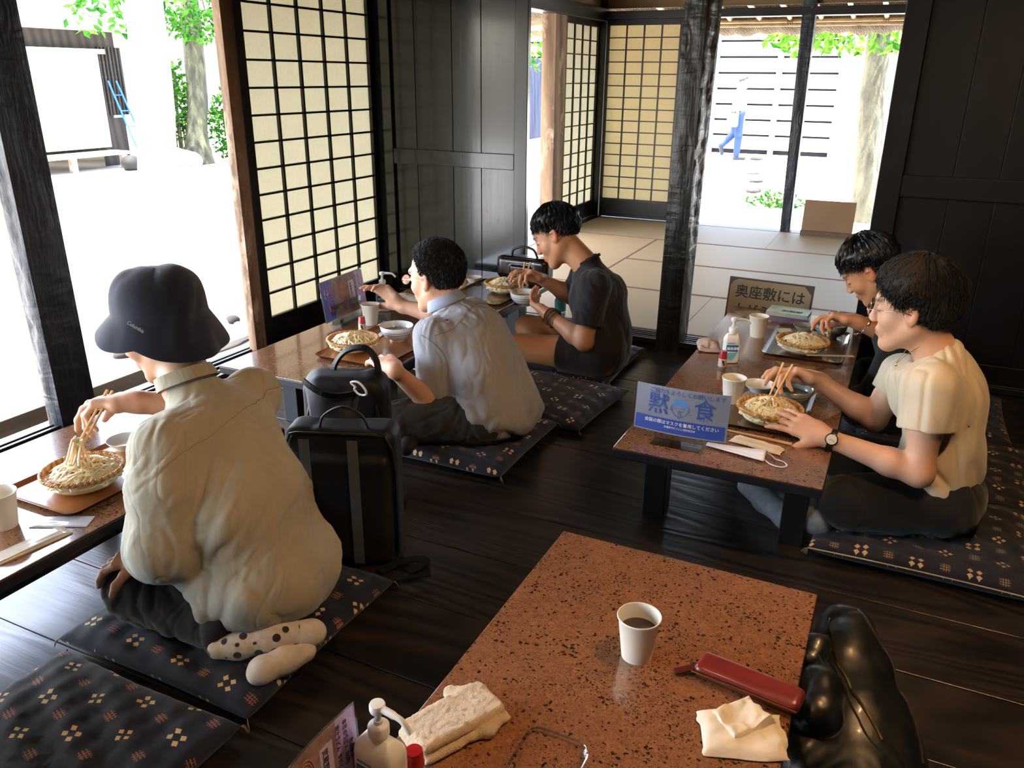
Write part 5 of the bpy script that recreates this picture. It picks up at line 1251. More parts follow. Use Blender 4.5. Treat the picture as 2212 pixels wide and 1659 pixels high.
def cloth_mat(name, c, c2, weave=900, bumpy=.15, seams=(), rough=.85, sheen=.15, wr=0.0, wdir=(1, 1, 1)):
    t = NT(name); v = t.coord('Object', (1, 1, 1)); n = t.noise(v, 5, 5, .6); cc = t.ramp(n, [(.3, c), (.7, c2)])
    tc = t.n('ShaderNodeTexCoord').outputs['Object']
    for nv, d0, w, lo in seams:
        dt = t.n('ShaderNodeVectorMath', operation='DOT_PRODUCT'); t.put(dt, 0, tc); dt.inputs[1].default_value = tuple(nv)
        f = t.math('LESS_THAN', t.math('ABSOLUTE', t.math('SUBTRACT', dt.outputs['Value'], d0)), w); cc = t.mix(t.math('MULTIPLY', f, .55), cc, lo)
    h = t.noise(v, weave, 2); nm = t.bump(h, bumpy, .001)
    if wr:
        bx, by, bz = frame_of(wdir); cmb = t.n('ShaderNodeCombineXYZ')
        for i, (ax_, sc_) in enumerate(((bx, 1.0), (by, 1.0), (bz, .22))):
            dt = t.n('ShaderNodeVectorMath', operation='DOT_PRODUCT'); t.put(dt, 0, tc); dt.inputs[1].default_value = tuple(float(c)*sc_ for c in ax_); t.put(cmb, i, dt.outputs['Value'])
        w_ = t.noise(cmb.outputs[0], 12, 2, .45, .5); w2_ = t.noise(v, 14, 4, .6, .6)
        cr = t.math('ABSOLUTE', t.math('MULTIPLY_ADD', w_, 2.0, -1.0)); hh = t.math('ADD', t.math('MINIMUM', t.math('MULTIPLY', cr, 2.6), .55), t.math('MULTIPLY', w2_, .35))
        nm = t.bump(hh, wr, .012, nm)
    t.set(col=cc, rough=rough, spec=.25, sheen=sheen, normal=nm); return t.m

def hframe(fwd, up):
    f = nrm(fwd); u = v3(up); u = nrm(u-f*(u@f)); l = np.cross(u, f); return np.stack([f, l, u], 1)   # columns: forward, left, up

def head(sd, c, fwd, up, s=1.0, mouth=0.0, male=True, neck=None):
    R = hframe(fwd, up); c = v3(c)
    def W(p): return c+R@(v3(p)*s)
    sd.ell(W((-.012, 0, .035)), v3((.095, .0765, .086))*s, R, .02)
    sd.ell(W((.028, 0, -.022)), v3((.060, .060, .086))*s, R, .03)
    for y in (-1, 1):
        sd.cone(W((-.004, y*.052, -.048)), W((.062, y*.016, -.100)), .022*s, .019*s, .03)
        sd.ell(W((.056, y*.036, -.028)), v3((.026, .024, .026))*s, R, .02)
    sd.ell(W((.070, 0, -.102)), v3((.019, .021, .017))*s, R, .018)
    sd.cone(W((.079, -.032, .030)), W((.079, .032, .030)), .012*s, .012*s, .015)
    for y in (-1, 1): sd.ell(W((.094, y*.031, .006)), v3((.017, .019, .013))*s, R, .012, 's')
    for y in (-1, 1): sd.ell(W((.074, y*.031, .004)), v3((.0135, .0165, .0115))*s, R, .004)
    for y in (-1, 1): sd.cone(W((.0865, y*.019, -.0005)), W((.083, y*.042, -.001)), .0016*s, .0016*s, .002)
    sd.cone(W((.085, 0, .018)), W((.102, 0, -.022)), .0070*s, .0095*s, .014)
    sd.ell(W((.103, 0, -.028)), v3((.0105, .0105, .0085))*s, R, .008)
    for y in (-1, 1): sd.ell(W((.098, y*.0125, -.031)), v3((.010, .0075, .0075))*s, R, .006)
    for y in (-1, 1): sd.ell(W((.104, y*.007, -.040)), v3((.005, .0035, .005))*s, R, .003, 's')
    sd.ell(W((.080, 0, -.062)), v3((.014, .028, .020))*s, R, .015)
    sd.ell(W((.0915, 0, -.0585)), v3((.0070, .0215, .0052))*s, R, .005); sd.ell(W((.0905, 0, -.0705)), v3((.0075, .0185, .0062))*s, R, .005)
    sd.cone(W((.0975, -.018, -.0645)), W((.0975, .018, -.0645)), .0014*s, .0014*s, .003, 's')
    for y in (-1, 1):
        E = R @ np.array(Matrix.Rotation(-y*.35, 3, 'Z')) @ np.array(Matrix.Rotation(-.18, 3, 'Y'))
        sd.ell(W((-.004, y*.078, -.004)), v3((.019, .0085, .033))*s, E, .006); sd.ell(W((.001, y*.088, .000)), v3((.0115, .0075, .0215))*s, E, .005, 's')
        sd.ell(W((-.001, y*.082, .010)), v3((.012, .006, .004))*s, E, .004)
    if neck is not None: sd.cone(W((-.022, 0, -.055)), neck, .052*s, .056*s, .035)
    def col_(V):
        q = ((V-c)@R)/s; t = np.ones((len(V), 3))
        def paint(m, cc): t[:] = t*(1-m[:, None])+v3(cc)*m[:, None]*1.0
        lip = np.clip(1.4-np.sqrt(((q[:, 0]-.098)/.016)**2+(q[:, 1]/.024)**2+((q[:, 2]+.065)/.0125)**2), 0, 1); paint(np.clip(lip*2, 0, 1)*.8, (.78, .48, .45))
        for y in (-1, 1):
            d = np.sqrt(((q[:, 0]+.004)/.026)**2+((q[:, 1]-y*.085)/.022)**2+((q[:, 2]+.004)/.038)**2); paint(np.clip(1.3-d, 0, 1)*.6, (1.0, .68, .60))
            d = np.sqrt(((q[:, 0]-.07)/.03)**2+((q[:, 1]-y*.04)/.028)**2+((q[:, 2]+.03)/.026)**2); paint(np.clip(1.1-d, 0, 1)*.35, (1.0, .78, .72))
            bz = .0315-.9*(abs(q[:, 1])-.032)**2*8; d = np.abs(q[:, 2]-bz)/.0042; m = np.clip(1.5-d, 0, 1)*(q[:, 0] > .055)*np.clip((.052-np.abs(q[:, 1]))/.006, 0, 1)*np.clip((np.abs(q[:, 1])-.012)/.004, 0, 1); paint(m*(.75 if male else .5), (.22, .17, .15))
            d = np.abs(q[:, 2]-.0005-0*q[:, 1])/.0022; m = np.clip(1.4-d, 0, 1)*(q[:, 0] > .07)*np.clip((.047-np.abs(q[:, 1]))/.004, 0, 1)*np.clip((np.abs(q[:, 1])-.016)/.003, 0, 1); paint(m*.9, (.12, .09, .08))
        return np.clip(t, 0, 1)
    return R, W, col_

def hand(sd, wr, d, n, side, s=1.0, curl=((.3, .4, .3),)*4, spread=.12, thumb=(.6, .5, .3), thl=1.0, bend=0.0):
    """wr wrist, d towards the fingers, n the way the palm faces, side +1 when the thumb lies on cross(d, n)"""
    d = nrm(d); n = v3(n); n = nrm(n-d*(n@d)); a = np.cross(d, n)*side; wr = v3(wr)
    pl = .082*s
    sd.chain([wr-d*.01, wr+d*.03*s+a*.004], [.024*s, .022*s], .015)
    for k, off in enumerate((.027, .009, -.009, -.026)):
        sd.cone(wr+d*.014*s+a*off*.55*s, wr+d*pl*(1-.03*abs(k-1.2))+a*off*s, .0165*s, .0118*s, .012)
    sd.ell(wr+d*.035*s+a*.026*s+n*.007*s, (.018*s,)*3, None, .014); sd.ell(wr+d*.032*s-a*.022*s+n*.006*s, (.016*s,)*3, None, .014)
    tips = []
    L = ((.040, .025, .021), (.044, .029, .023), (.041, .027, .022), (.032, .021, .019)); RD = (.0088, .0090, .0086, .0076)
    for k, off in enumerate((.027, .009, -.009, -.026)):
        p = wr+d*pl*(1-.03*abs(k-1.2))+a*off*s; ang = 0.0; sp = spread*(1.5-k)/1.5*.6; dd = nrm(d+a*math.tan(sp)); r0 = RD[k]*s
        c3 = curl[min(k, len(curl)-1)]
        for j in range(3):
            ang += c3[j]; q = p+(dd*math.cos(ang)+n*math.sin(ang))*L[k][j]*s
            r1 = r0*(.93 if j < 2 else .82); sd.cone(p, q, r0, r1, .0055); p = q; r0 = r1
        tips.append(p)
    p = wr+d*.022*s+a*.026*s+n*.004*s; t0, t1, t2 = thumb; dt = nrm(d*math.cos(t0)+a*math.sin(t0)); nn = n
    for j, (ln, ra, rb, ag) in enumerate(((.040, .0145, .0108, t1*.6), (.030, .0108, .0098, t1), (.025, .0098, .0078, t1+t2))):
        q = p+nrm(dt*math.cos(ag)+nn*math.sin(ag))*ln*s*thl; sd.cone(p, q, ra*s, rb*s, .009); p = q
    return tips, p

def hair(name, c, R, s, m, parent, phi, thick=.012, strands=1500, L=.05, back=.30, gravity=0.0, lift=.003, seed=1, wid=.0011, jag=.05, droop=None, rough=.25, part=None):
    """cap + tapering strands radiating from the crown; phi(theta) = how far down the hair reaches (theta 0 = face)"""
    rs = np.random.RandomState(seed); c = v3(c); ctr = v3((-.012, 0, .035)); rad = v3((.097, .0785, .088))
    ax = nrm((-math.sin(back), 0, math.cos(back))); fx = nrm(v3((1, 0, 0))-ax*ax[0]); ly = np.cross(ax, fx)
    def surf(th, ph, off):
        u = ax*math.cos(ph)+(fx*math.cos(th)+ly*math.sin(th))*math.sin(ph); k = 1/np.linalg.norm(u/rad); return ctr+u*(k+off)
    b = MB(); NT_, NP = 72, 22
    wob = rs.rand(NT_+1)*jag; wob[-1] = wob[0]
    rows = []
    for j in range(NP+1):
        for i in range(NT_):
            th = 2*math.pi*i/NT_; pm = phi(th)-.05+wob[i]-jag*.5; ph = .001+pm*j/NP; t = j/NP
            off = thick*(1-.75*max(0, (t-.75)/.25)**2)*(1+.18*math.sin(th*3+1)*math.sin(ph*4))
            off += .0022*math.sin(th*23+ph*3+2*math.sin(ph*5))+.0016*math.sin(th*47+ph*6)+.0016*math.sin(ph*19+th*5)
            rows.append(c+R@(surf(th, ph, off)*s))
    fs = [(j*NT_+i, j*NT_+(i+1) % NT_, (j+1)*NT_+(i+1) % NT_, (j+1)*NT_+i) for j in range(NP) for i in range(NT_)]
    b._add(rows, [f[::-1] for f in fs], True)
    g = v3((0, 0, -1))
    for k in range(strands):
        th = rs.rand()*2*math.pi; pm = phi(th); ph0 = pm*(rs.rand()**.7)*.97; ln = L*(.6+.7*rs.rand())/.09; n = 6; pts = []
        w = rs.randn()*.10; base = thick*(.75+.35*rs.rand())
        last = None; dirn = None; endp = min(ph0+ln, pm+jag*rs.rand())
        over = ph0+ln-endp
        for j in range(n+1):
            t = j/n; ph = ph0+(endp-ph0)*t; p = c+R@(surf(th+w*t*t, ph, base*(1-.3*t)*(1 if ph < pm*.9 else .75)+lift*math.sin(t*3)*rs.rand())*s)
            pts.append(p)
        if droop and over > .05:
            dirn = nrm(pts[-1]-pts[-2]); step = over*.09*s/3*droop
            for j in range(3): dirn = nrm(dirn+g*gravity+rs.randn(3)*.05); pts.append(pts[-1]+dirn*step)
        N = len(pts); b.tube(pts, [wid*s*(1-.75*(q/(N-1))**2) for q in range(N)], 3, caps=False)
    return add(name, b, m, parent, world=True)
def hair_mat(name, c1, c2, rough=.32):
    t = NT(name); n = t.noise(t.coord('Object', (1, 1, 1)), 160, 3); t.set(col=t.ramp(n, [(.3, c1), (.7, c2)]), rough=rough+.12, spec=.35, normal=t.bump(n, .3, .002)); return t.m
def wstep(th, pts):
    """periodic interpolation: pts = [(deg, value)]"""
    d = math.degrees(th) % 360
    if d > 180: d = 360-d
    return float(np.interp(d, [a for a, _ in pts], [b for _, b in pts]))
def wstep2(th, pts):
    d = math.degrees(th) % 360
    return float(np.interp(d, [a for a, _ in pts], [b for _, b in pts]))

def person(loc, label): return thing('person', loc, label, 'person')
def W3(*a): return v3(a)
def torso(sd, pel, wai, che, nk, shl, shr, k=1.0, R=None):
    R = np.eye(3) if R is None else R
    k = k*.86; sd.ell(pel, v3((.11, .145, .09))*k, R, .05); sd.ell(wai, v3((.095, .13, .12))*k, R, .05); sd.ell(che, v3((.10, .14, .12))*k, R, .05)
    sd.cone(shl, shr, .040*k, .040*k, .05); sd.cone(nk, (v3(nk)+v3(che))/2, .046*k, .050*k, .04)
def arm(sd, sh, el, wr, k=1.0):
    sd.chain([sh, (v3(sh)+v3(el))/2, el], [.052*k, .046*k, .040*k], .02); m_ = v3(el)+(v3(wr)-v3(el))*.3
    sd.chain([el, m_, wr], [.040*k, .041*k, .026*k], .02)
def leg(sd, hip, kn, an, toe, k=1.0):
    sd.chain([hip, kn], [.085*k, .062*k], .03); sd.chain([kn, v3(kn)+(v3(an)-v3(kn))*.3, an], [.058*k, .055*k, .036*k], .02)
    sd.chain([an, toe], [.036*k, .026*k], .02)

# ================= the hatted diner, seen from behind
H0 = (-1.27, 1.27, .055); hp = person(H0, 'person kneeling with back turned in navy bucket hat and cream shirt, lifting noodles')
pel, wai, che, nk = W3(-1.25, 1.245, .20), W3(-1.31, 1.27, .33), W3(-1.41, 1.305, .44), v3(P(404, 836, x=-1.515))
shl, shr = W3(-1.43, 1.165, .50), W3(-1.45, 1.49, .52)
ell_, wrl = W3(-1.37, 1.075, .315), W3(-1.445, 1.105, .262); elr, wrr = W3(-1.60, 1.575, .42), W3(-1.775, 1.385, .475)
hc = W3(-1.615, 1.365, .715); hf, hu = (-.88, -.30, -.42), (-.35, -.05, 1)
sd = SDF(); torso(sd, pel, wai, che, nk, shl, shr, .92); Rh, Wh, colf = head(sd, hc, hf, hu, 1.05, neck=nk)
arm(sd, shl, ell_, wrl, .9); arm(sd, shr, elr, wrr, 1.08)
hand(sd, wrl, (-.85, -.30, -.25), (-.1, .1, -1), 1, 1.0, ((.3, .4, .3),)*4)
tR, thR = hand(sd, wrr, W3(-1.86, 1.345, .475)-wrr, (-.05, -.25, -1), -1, 1.2, ((.25, .55, .35), (.45, .6, .4), (.8, .8, .5), (.95, .9, .6)), .10, (.35, .55, .3))
kL, kR = W3(-1.525, 1.115, .145), W3(-1.56, 1.43, .14)
leg(sd, W3(-1.27, 1.19, .16), kL, W3(-1.28, 1.12, .105), W3(-1.22, 1.10, .10), .75); leg(sd, W3(-1.27, 1.34, .16), kR, W3(-1.28, 1.30, .10), W3(-1.22, 1.28, .11), .75)
add('body', sd.mesh('body', .0034, color=colf), SKIN['f'], hp, world=True)
sd = SDF()   # shirt
sd.ell(pel+W3(.02, .01, -.01), (.145, .185, .125), None, .06); sd.ell(wai+W3(.01, .0, 0), (.135, .178, .145), None, .06); sd.ell(che+W3(.01, 0, 0), (.13, .17, .135), None, .06)
sd.cone(shl+W3(.0, .03, 0), shr-W3(0, .02, 0), .070, .066, .06); sd.cone(nk+W3(.012, 0, -.005), che, .062, .085, .04)
sd.chain([shl, W3(-1.395, 1.125, .42), ell_+W3(0, .01, .0)], [.074, .078, .074], .028); sd.sleeve(ell_, wrl+W3(.012, .0, .012), .074, .056, .03)
sd.chain([shr, elr], [.066, .062], .03); sd.sleeve(elr, wrr-(wrr-elr)*.46, .062, .050, .02)
sd.cone(W3(-1.32, 1.13, .22), W3(-1.28, 1.10, .17), .055, .035, .04)
sd.cut(W3(-1.25, 1.2, .112), nrm((.10, -.12, -1)), .006); sd.cut(nk+W3(-.012, 0, .042), Rh[:, 2]*.6+W3(-.5, 0, .85), .004, nk-.13, nk+.2)
msk = lambda z0, w: (lambda V: np.clip((z0-V[:, 2])/w, 0, 1))
shirtH = sd.mesh('shirt', .0042, both(folds(.020, 13, (-.35, .62, .72), .20, .7, 3.0, mask=lambda V: np.clip((V[:, 1]-1.16)/.06, 0, 1)*np.clip((.47-V[:, 2])/.15, .12, 1)),
    folds(.009, 15, (-.1, .2, 1), .3, .9, 11.0, mask=lambda V: np.clip((1.19-V[:, 1])/.05, 0, 1)), folds(.004, 40, (.2, .9, .5), .4, .8, 5.0)))
CREAM = cloth_mat('cream_linen', '#918d7d', '#9e9a89', 700, .2, wr=.30, wdir=(-.35, .62, .72))
shirt = add('shirt', shirtH, CREAM, hp, world=True)
b = MB(); cc = nk+W3(.004, -.002, .022); Rn = frame_of(nrm(W3(-.45, -.02, .9)), (1, 0, 0))
pts = [cc+Rn[0]*.066*math.cos(a)+Rn[1]*.074*math.sin(a)+Rn[2]*(.010*math.cos(a)) for a in np.linspace(0, 2*math.pi, 40)[:-1]]
for i in range(39):
    p0, p1 = pts[i], pts[(i+1) % 39]; o0, o1 = nrm(p0-cc), nrm(p1-cc); u_ = Rn[2]
    b._add([p0-u_*.012+o0*.006, p1-u_*.012+o1*.006, p1+u_*.020, p0+u_*.020, p1+u_*.019-o1*.004, p0+u_*.019-o0*.004, p0-u_*.012-o0*.002, p1-u_*.012-o1*.002], [(0, 1, 2, 3), (3, 2, 4, 5), (5, 4, 7, 6)], True)
add('collar', b, CREAM, shirt, world=True)
# stitched line of the back yoke, laid on the cloth
def surface_line(name, me, pts, m, parent, r=.0012, lift=.0006):
    N = len(me.vertices); co = np.zeros(N*3); me.vertices.foreach_get('co', co); co = co.reshape(-1, 3); no = np.zeros(N*3); me.vertices.foreach_get('normal', no); no = no.reshape(-1, 3)
    out = []
    for p in catmull(pts, 12): d = ((co-p)**2).sum(1); i = np.argsort(d)[:6]; w = 1/(d[i]+1e-6); q = (co[i]*w[:, None]).sum(0)/w.sum(); nn = nrm(no[i].mean(0)); out.append(p+nn*((q-p)@nn)+nn*lift)
    b = MB(); b.tube(out, r, 4); return add(name, b, m, parent, world=True)
surface_line('yoke_seam', shirtH, [W3(-1.36, 1.10, .50), W3(-1.32, 1.20, .545), W3(-1.33, 1.34, .565), W3(-1.35, 1.47, .565), W3(-1.38, 1.58, .55)], mat('seam_thread', '#8b8168', .9), shirt)
TRH = cloth_mat('charcoal_trousers', '#15161b', '#202127', 800, .2)
sd = SDF(); sd.ell(pel+W3(0, 0, -.035), (.125, .160, .10), None, .05)
sd.chain([W3(-1.29, 1.18, .155), kL], [.088, .082], .04); sd.chain([W3(-1.27, 1.37, .165), kR], [.105, .082], .04)
sd.chain([kL+W3(.01, 0, -.02), W3(-1.26, 1.10, .11)], [.068, .05], .03); sd.chain([kR+W3(0, 0, -.02), W3(-1.27, 1.33, .11)], [.068, .05], .03)
add('trousers', sd.mesh('trousers', .005, both(folds(.008, 18, (0, 0, 1), .3, .9, 2.0), folds(.004, 38, (.5, .5, .6), .4))), TRH, hp, world=True)
def sock_mat():
    t = NT('dotted_sock'); v = t.coord('Object', (1, 1, 1)); d = t.voro(v, 34, rnd=.35); t.set(col=t.mix(t.ramp(d, [(.30, 1.0), (.34, 0.0)]), t.ramp(t.noise(v, 60, 3), [(.3, '#a9a294'), (.7, '#c4beb0')]), '#16161a'), rough=.9, sheen=.3, normal=t.bump(t.noise(t.coord('Object', (60, 300, 60)), 3, 3), .4, .002)); return t.m
SOCK = sock_mat(); SOCKP = mat('plain_sock', '#b9b0a0', .9, '#cbc3b4', 40, bump=.4, bscale=300, bdist=.001)
sd = SDF(); f0, f1 = P(470, 1402, z=.10), P(672, 1366, z=.095); sd.chain([f0, f0+(f1-f0)*.22, f0+(f1-f0)*.55+W3(0, 0, .006), f0+(f1-f0)*.82], [.022, .029, .032, .034], .02)
add('sock', sd.mesh('sock', .004, folds(.002, 30, (1, .5, 0), .5)), SOCK, hp, world=True, label='white sock with black dots')
sd = SDF(); sd.chain([f0+(f1-f0)*.80, f1], [.0325, .030], .01); sd.ell(f1+W3(0, 0, -.003), (.032, .034, .024), None, .015); add('sock_toe', sd.mesh('sock_toe', .004), SOCKP, hp, world=True, label='plain toe cap of the dotted sock')
sd = SDF(); g0, g1 = P(660, 1408, z=.07), P(568, 1447, z=.075); sd.chain([g0, (g0+g1)/2, g1], [.024, .028, .031], .02); sd.ell(g1+W3(-.006, 0, -.006), (.030, .032, .022), None, .015)
add('sock', sd.mesh('sock', .004, folds(.002, 30, (1, .5, 0), .5)), SOCKP, hp, world=True, label='white toe end of the other sock')
# hat
HM = cloth_mat('navy_wool', '#10182b', '#18233b', 600, .35, rough=.9, sheen=.3)
hat = thing('bucket_hat', hc, 'navy bucket hat with small stitched lettering worn by the kneeling diner', 'hat')
b = MB(); NA = 72; hx = Rh; top = hc+W3(.012, 0, .038)
_up = nrm(W3(.06, -.03, 1)); _fw = nrm(v3(hf)-_up*(v3(hf)@_up)); A_ = np.stack([_fw, np.cross(_up, _fw), _up], 1); rows = []
def hat_pt(t, th):
    # th 0 = front ; t 0..1 crown, 1..2 brim
    side = abs(math.sin(th)); bk = max(0, -math.cos(th)); fr = max(0, math.cos(th))
    if t <= 1:
        a = t*math.pi/2; r = .110*math.sin(a)**.72; z = .112*math.cos(a)**.85 if t < 1 else 0
        r *= 1+.02*math.sin(3*th+1)*t; z += .006*math.sin(2*th+.6)*math.sin(math.pi*t)+.010*math.exp(-(r/.03)**2)*0
        return r, z
    q = t-1; r = .108+(.034*side+.030*bk+.030*fr)*q**.9; z = -(.052*side**2+.085*bk+.040*fr)*q**1.05+.004*math.sin(3*th+2)*q
    return r, z
ts = list(np.linspace(0.001, 1, 16))+list(np.linspace(1.08, 2, 12)); inner = [(2.0, -.0035), (1.5, -.004), (1.08, -.005), (.9, -.006)]
for t in ts:
    for i in range(NA):
        th = 2*math.pi*i/NA; r, z = hat_pt(t, th); rows.append(top+A_@W3(r*1.04*math.cos(th), r*.98*math.sin(th), z))
for t, dz in inner:
    for i in range(NA):
        th = 2*math.pi*i/NA; r, z = hat_pt(t, th); rows.append(top+A_@W3((r+dz)*1.04*math.cos(th), (r+dz)*.98*math.sin(th), z+dz*.6))
NR = len(ts)+len(inner); b._add(rows, [(j*NA+i, j*NA+(i+1) % NA, (j+1)*NA+(i+1) % NA, (j+1)*NA+i)[::-1] for j in range(NR-1) for i in range(NA)]+[tuple(range(NA))], True)
me = b.mesh('crown_and_brim'); N = len(me.vertices); co = np.zeros(N*3); me.vertices.foreach_get('co', co); co = co.reshape(-1, 3); no = np.zeros(N*3); me.vertices.foreach_get('normal', no)
co = co+folds(.005, 13, (.3, .3, 1), .6, .8, 6.0)(co, no.reshape(-1, 3)); me.vertices.foreach_set('co', co.ravel()); me.update()
add('crown_and_brim', me, HM, hat, world=True, sub=1)
_c = v3(P(272, 700, y=1.30)); 
def hat_mark():
    N = len(me.vertices); q = co; d = nrm(v3(P(308, 708, z=.7))-CAM); best = None
    out = []
    for px, py in ((273, 699), (290, 711), (312, 722)):
        dd = nrm(v3(P(px, py, z=.7))-CAM); w = q-CAM; t = w@dd; e = np.linalg.norm(w-t[:, None]*dd, axis=1); e = e+(t-t.min())*.02; i = np.argmin(e+(t > t[e < .02].min()+.06)*9); out.append(CAM+dd*(t[i]-.014))
    return out
hmk = hat_mark(); ux_ = nrm(hmk[2]-hmk[0]); uy_ = nrm(np.cross(nrm(CAM-hmk[1]), ux_))
if uy_[2] < 0: uy_ = -uy_
text('stitched_lettering', 'Columbia', mat('grey_thread', '#9aa0a8', .6), hat, hmk[0]+0*ux_, ux_, uy_, .0125, ext=.0004)
# chopsticks and lifted noodles
tip = v3(P(172, 955, z=.37)); e0 = v3(P(232, 843, x=-1.86)); e1 = v3(P(243, 845, x=-1.84)); tipA = v3(P(165, 965, x=-1.78)); tipB = v3(P(176, 965, x=-1.775))
chopstick(tipA, e0, 'left wooden chopstick held over the basket by the hatted diner', 'chopsticks of the hatted diner'); chopstick(tipB, e1, 'right wooden chopstick held over the basket by the hatted diner', 'chopsticks of the hatted diner')
def lifted(top, bot, n, label, seed, wtop=.006, wbot=.02, r=.0032):
    rs = np.random.RandomState(seed); b = MB(); top, bot = v3(top), v3(bot)
    for i in range(n):
        a, c_ = rs.randn(3)*wtop, rs.randn(3)*wbot; c_[2] = abs(c_[2])*.1; m1 = top*.6+bot*.4+(a+c_)*.5+rs.randn(3)*.006
        b.tube(catmull([top+a*.6-W3(0, 0, .01), top+a+W3(0, 0, .008*rs.rand()), m1, bot+c_], 6), r, 6)
    o = add('lifted_noodles', b, MT['udon']); tag(o, label, 'noodles', None, 'stuff')
lifted(tipA*.5+tipB*.5+W3(0, 0, .012), (-1.785, 1.185, .355), 14, 'strands of udon lifted on chopsticks above the left basket', 3)

# ================= man in the pale blue shirt
bp_ = person((-1.27, 2.48, .07), 'person seen from behind in a pale blue short-sleeved shirt and glasses, reaching past his noodles')
pel, wai, che, nk = W3(-1.245, 2.46, .17), W3(-1.30, 2.48, .28), W3(-1.37, 2.51, .385), W3(-1.475, 2.535, .495)
shl, shr = W3(-1.43, 2.345, .43), W3(-1.44, 2.68, .430); elL, wrL = W3(-1.40, 2.33, .175), v3(P(852, 800, z=.365)); elR, wrR = W3(-1.64, 2.80, .365), v3(P(866, 660, x=-1.83))
hc = v3(P(942, 598, x=-1.535)); hf, hu = (-.95, .05, -.18), (-.18, .03, 1)
sd = SDF(); torso(sd, pel, wai, che, nk, shl, shr, .92); Rb, Wb, colf = head(sd, hc, hf, hu, 1.05, neck=nk)
arm(sd, shl, elL, wrL, .98); arm(sd, shr, elR, wrR, .98)
hand(sd, wrL, v3(P(800, 752, z=.385))-wrL, (.1, .2, -1), 1, 1.12, ((.2, .3, .25), (.12, .3, .25), (.2, .35, .25), (.3, .4, .3)), .16, (.6, .3, .2))
hand(sd, wrR, v3(P(820, 618, x=-1.93))-wrR, (-.55, -.65, .1), -1, 1.12, ((.15, .35, .3), (.35, .5, .4), (.55, .6, .4), (.7, .7, .4)), .14, (.75, .15, .1), 1.2)
kL, kR = W3(-1.50, 2.225, .150), W3(-1.56, 2.72, .15); leg(sd, W3(-1.26, 2.38, .15), kL, W3(-1.50, 2.42, .095), W3(-1.44, 2.28, .09), .9); leg(sd, W3(-1.26, 2.54, .15), kR, W3(-1.50, 2.50, .10), W3(-1.55, 2.38, .09), .9)
add('body', sd.mesh('body', .0034, color=colf), SKIN['f'], bp_, world=True)
hair('hair', hc, Rb, 1.05, hair_mat('short_dark_hair', '#0a0a0b', '#19191b', .5), bp_, lambda th: wstep(th, [(0, 1.02), (45, 1.08), (72, 1.50), (82, 1.80), (95, 1.60), (112, 2.05), (140, 2.35), (180, 2.40)]), .009, 5200, .026, .30, lift=.011, seed=3, wid=.0010, jag=.12)
sd = SDF(); sd.ell(pel+W3(.015, .01, -.005), (.145, .195, .125), None, .06); sd.ell(wai+W3(.01, 0, .0), (.135, .185, .14), None, .06); sd.ell(che+W3(.01, 0, .0), (.13, .18, .13), None, .06)
sd.cone(shl+W3(0, .02, 0), shr-W3(0, .02, 0), .068, .068, .06); sd.cone(nk+W3(.01, 0, -.004), che, .060, .085, .04)
sd.sleeve(shl+W3(0, .01, 0), shl+(elL-shl)*.80, .068, .078, .03); sd.sleeve(shr, shr+(elR-shr)*.72, .064, .066, .03)
sd.cut(W3(-1.2, 2.45, .088), nrm((.05, -.02, -1)), .006); sd.cut(nk+W3(-.01, 0, .036), W3(-.45, 0, .9), .004, nk-.13, nk+.2)
sd.cone(W3(-1.15, 2.62, .12), W3(-1.17, 2.45, .11), .045, .045, .04)
me = sd.mesh('shirt', .0042, both(folds(.018, 13, (-.75, .35, .55), .25, .8, 3.0, mask=lambda V: np.clip((.40-V[:, 2])/.14, .15, 1)), folds(.0045, 34, (0, .3, 1), .35, .9, 8.0)))
BLUE = cloth_mat('pale_blue_cotton', '#888b93', '#96999f', 800, .15, wr=.20, wdir=(-.6, .55, .6))
sh_ = add('shirt', me, BLUE, bp_, world=True)
surface_line('yoke_seam', me, [W3(-1.39, 2.30, .46), W3(-1.35, 2.38, .475), W3(-1.36, 2.52, .50), W3(-1.38, 2.66, .49), W3(-1.41, 2.74, .46)], mat('shirt_thread_blue', '#6c7078', .9), sh_)
surface_line('back_pleat', me, [W3(-1.355, 2.55, .50), W3(-1.31, 2.58, .44), W3(-1.27, 2.60, .38)], mat('shirt_thread_blue', '#6c7078', .9), sh_, .0016)
surface_line('sleeve_seam', me, [W3(-1.44, 2.27, .47), W3(-1.37, 2.28, .43), W3(-1.34, 2.30, .36), W3(-1.36, 2.32, .28)], mat('shirt_thread_blue', '#6c7078', .9), sh_, .001)
b = MB(); cc = nk+W3(-.004, 0, .018); Rn = frame_of(nrm(W3(-.45, 0, .9)), (1, 0, 0)); NCO = 48
vs = []
for i in range(NCO):
    a = 2*math.pi*i/NCO; e = nrm(Rn[0]*math.cos(a)+Rn[1]*math.sin(a))
    for rr, zz in ((.056, -.012), (.058, .024), (.062, .027), (.070, .008), (.080, -.012)): vs.append(cc+e*rr+Rn[2]*(zz))
b._add(vs, [(i*5+k, ((i+1) % NCO)*5+k, ((i+1) % NCO)*5+k+1, i*5+k+1) for i in range(NCO) for k in range(4)], True); o = add('collar', b, cloth_mat('pale_blue_collar', '#8b95ad', '#9aa4bc', 800, .15), sh_, world=True); solid(o, .0015, 0)
TRB = cloth_mat('olive_grey_trousers', '#24221f', '#302d28', 800, .25)
sd = SDF(); sd.ell(pel+W3(0, 0, -.025), (.14, .18, .10), None, .05); sd.chain([W3(-1.27, 2.37, .155), kL], [.102, .078], .04); sd.chain([W3(-1.27, 2.56, .155), kR], [.10, .078], .04)
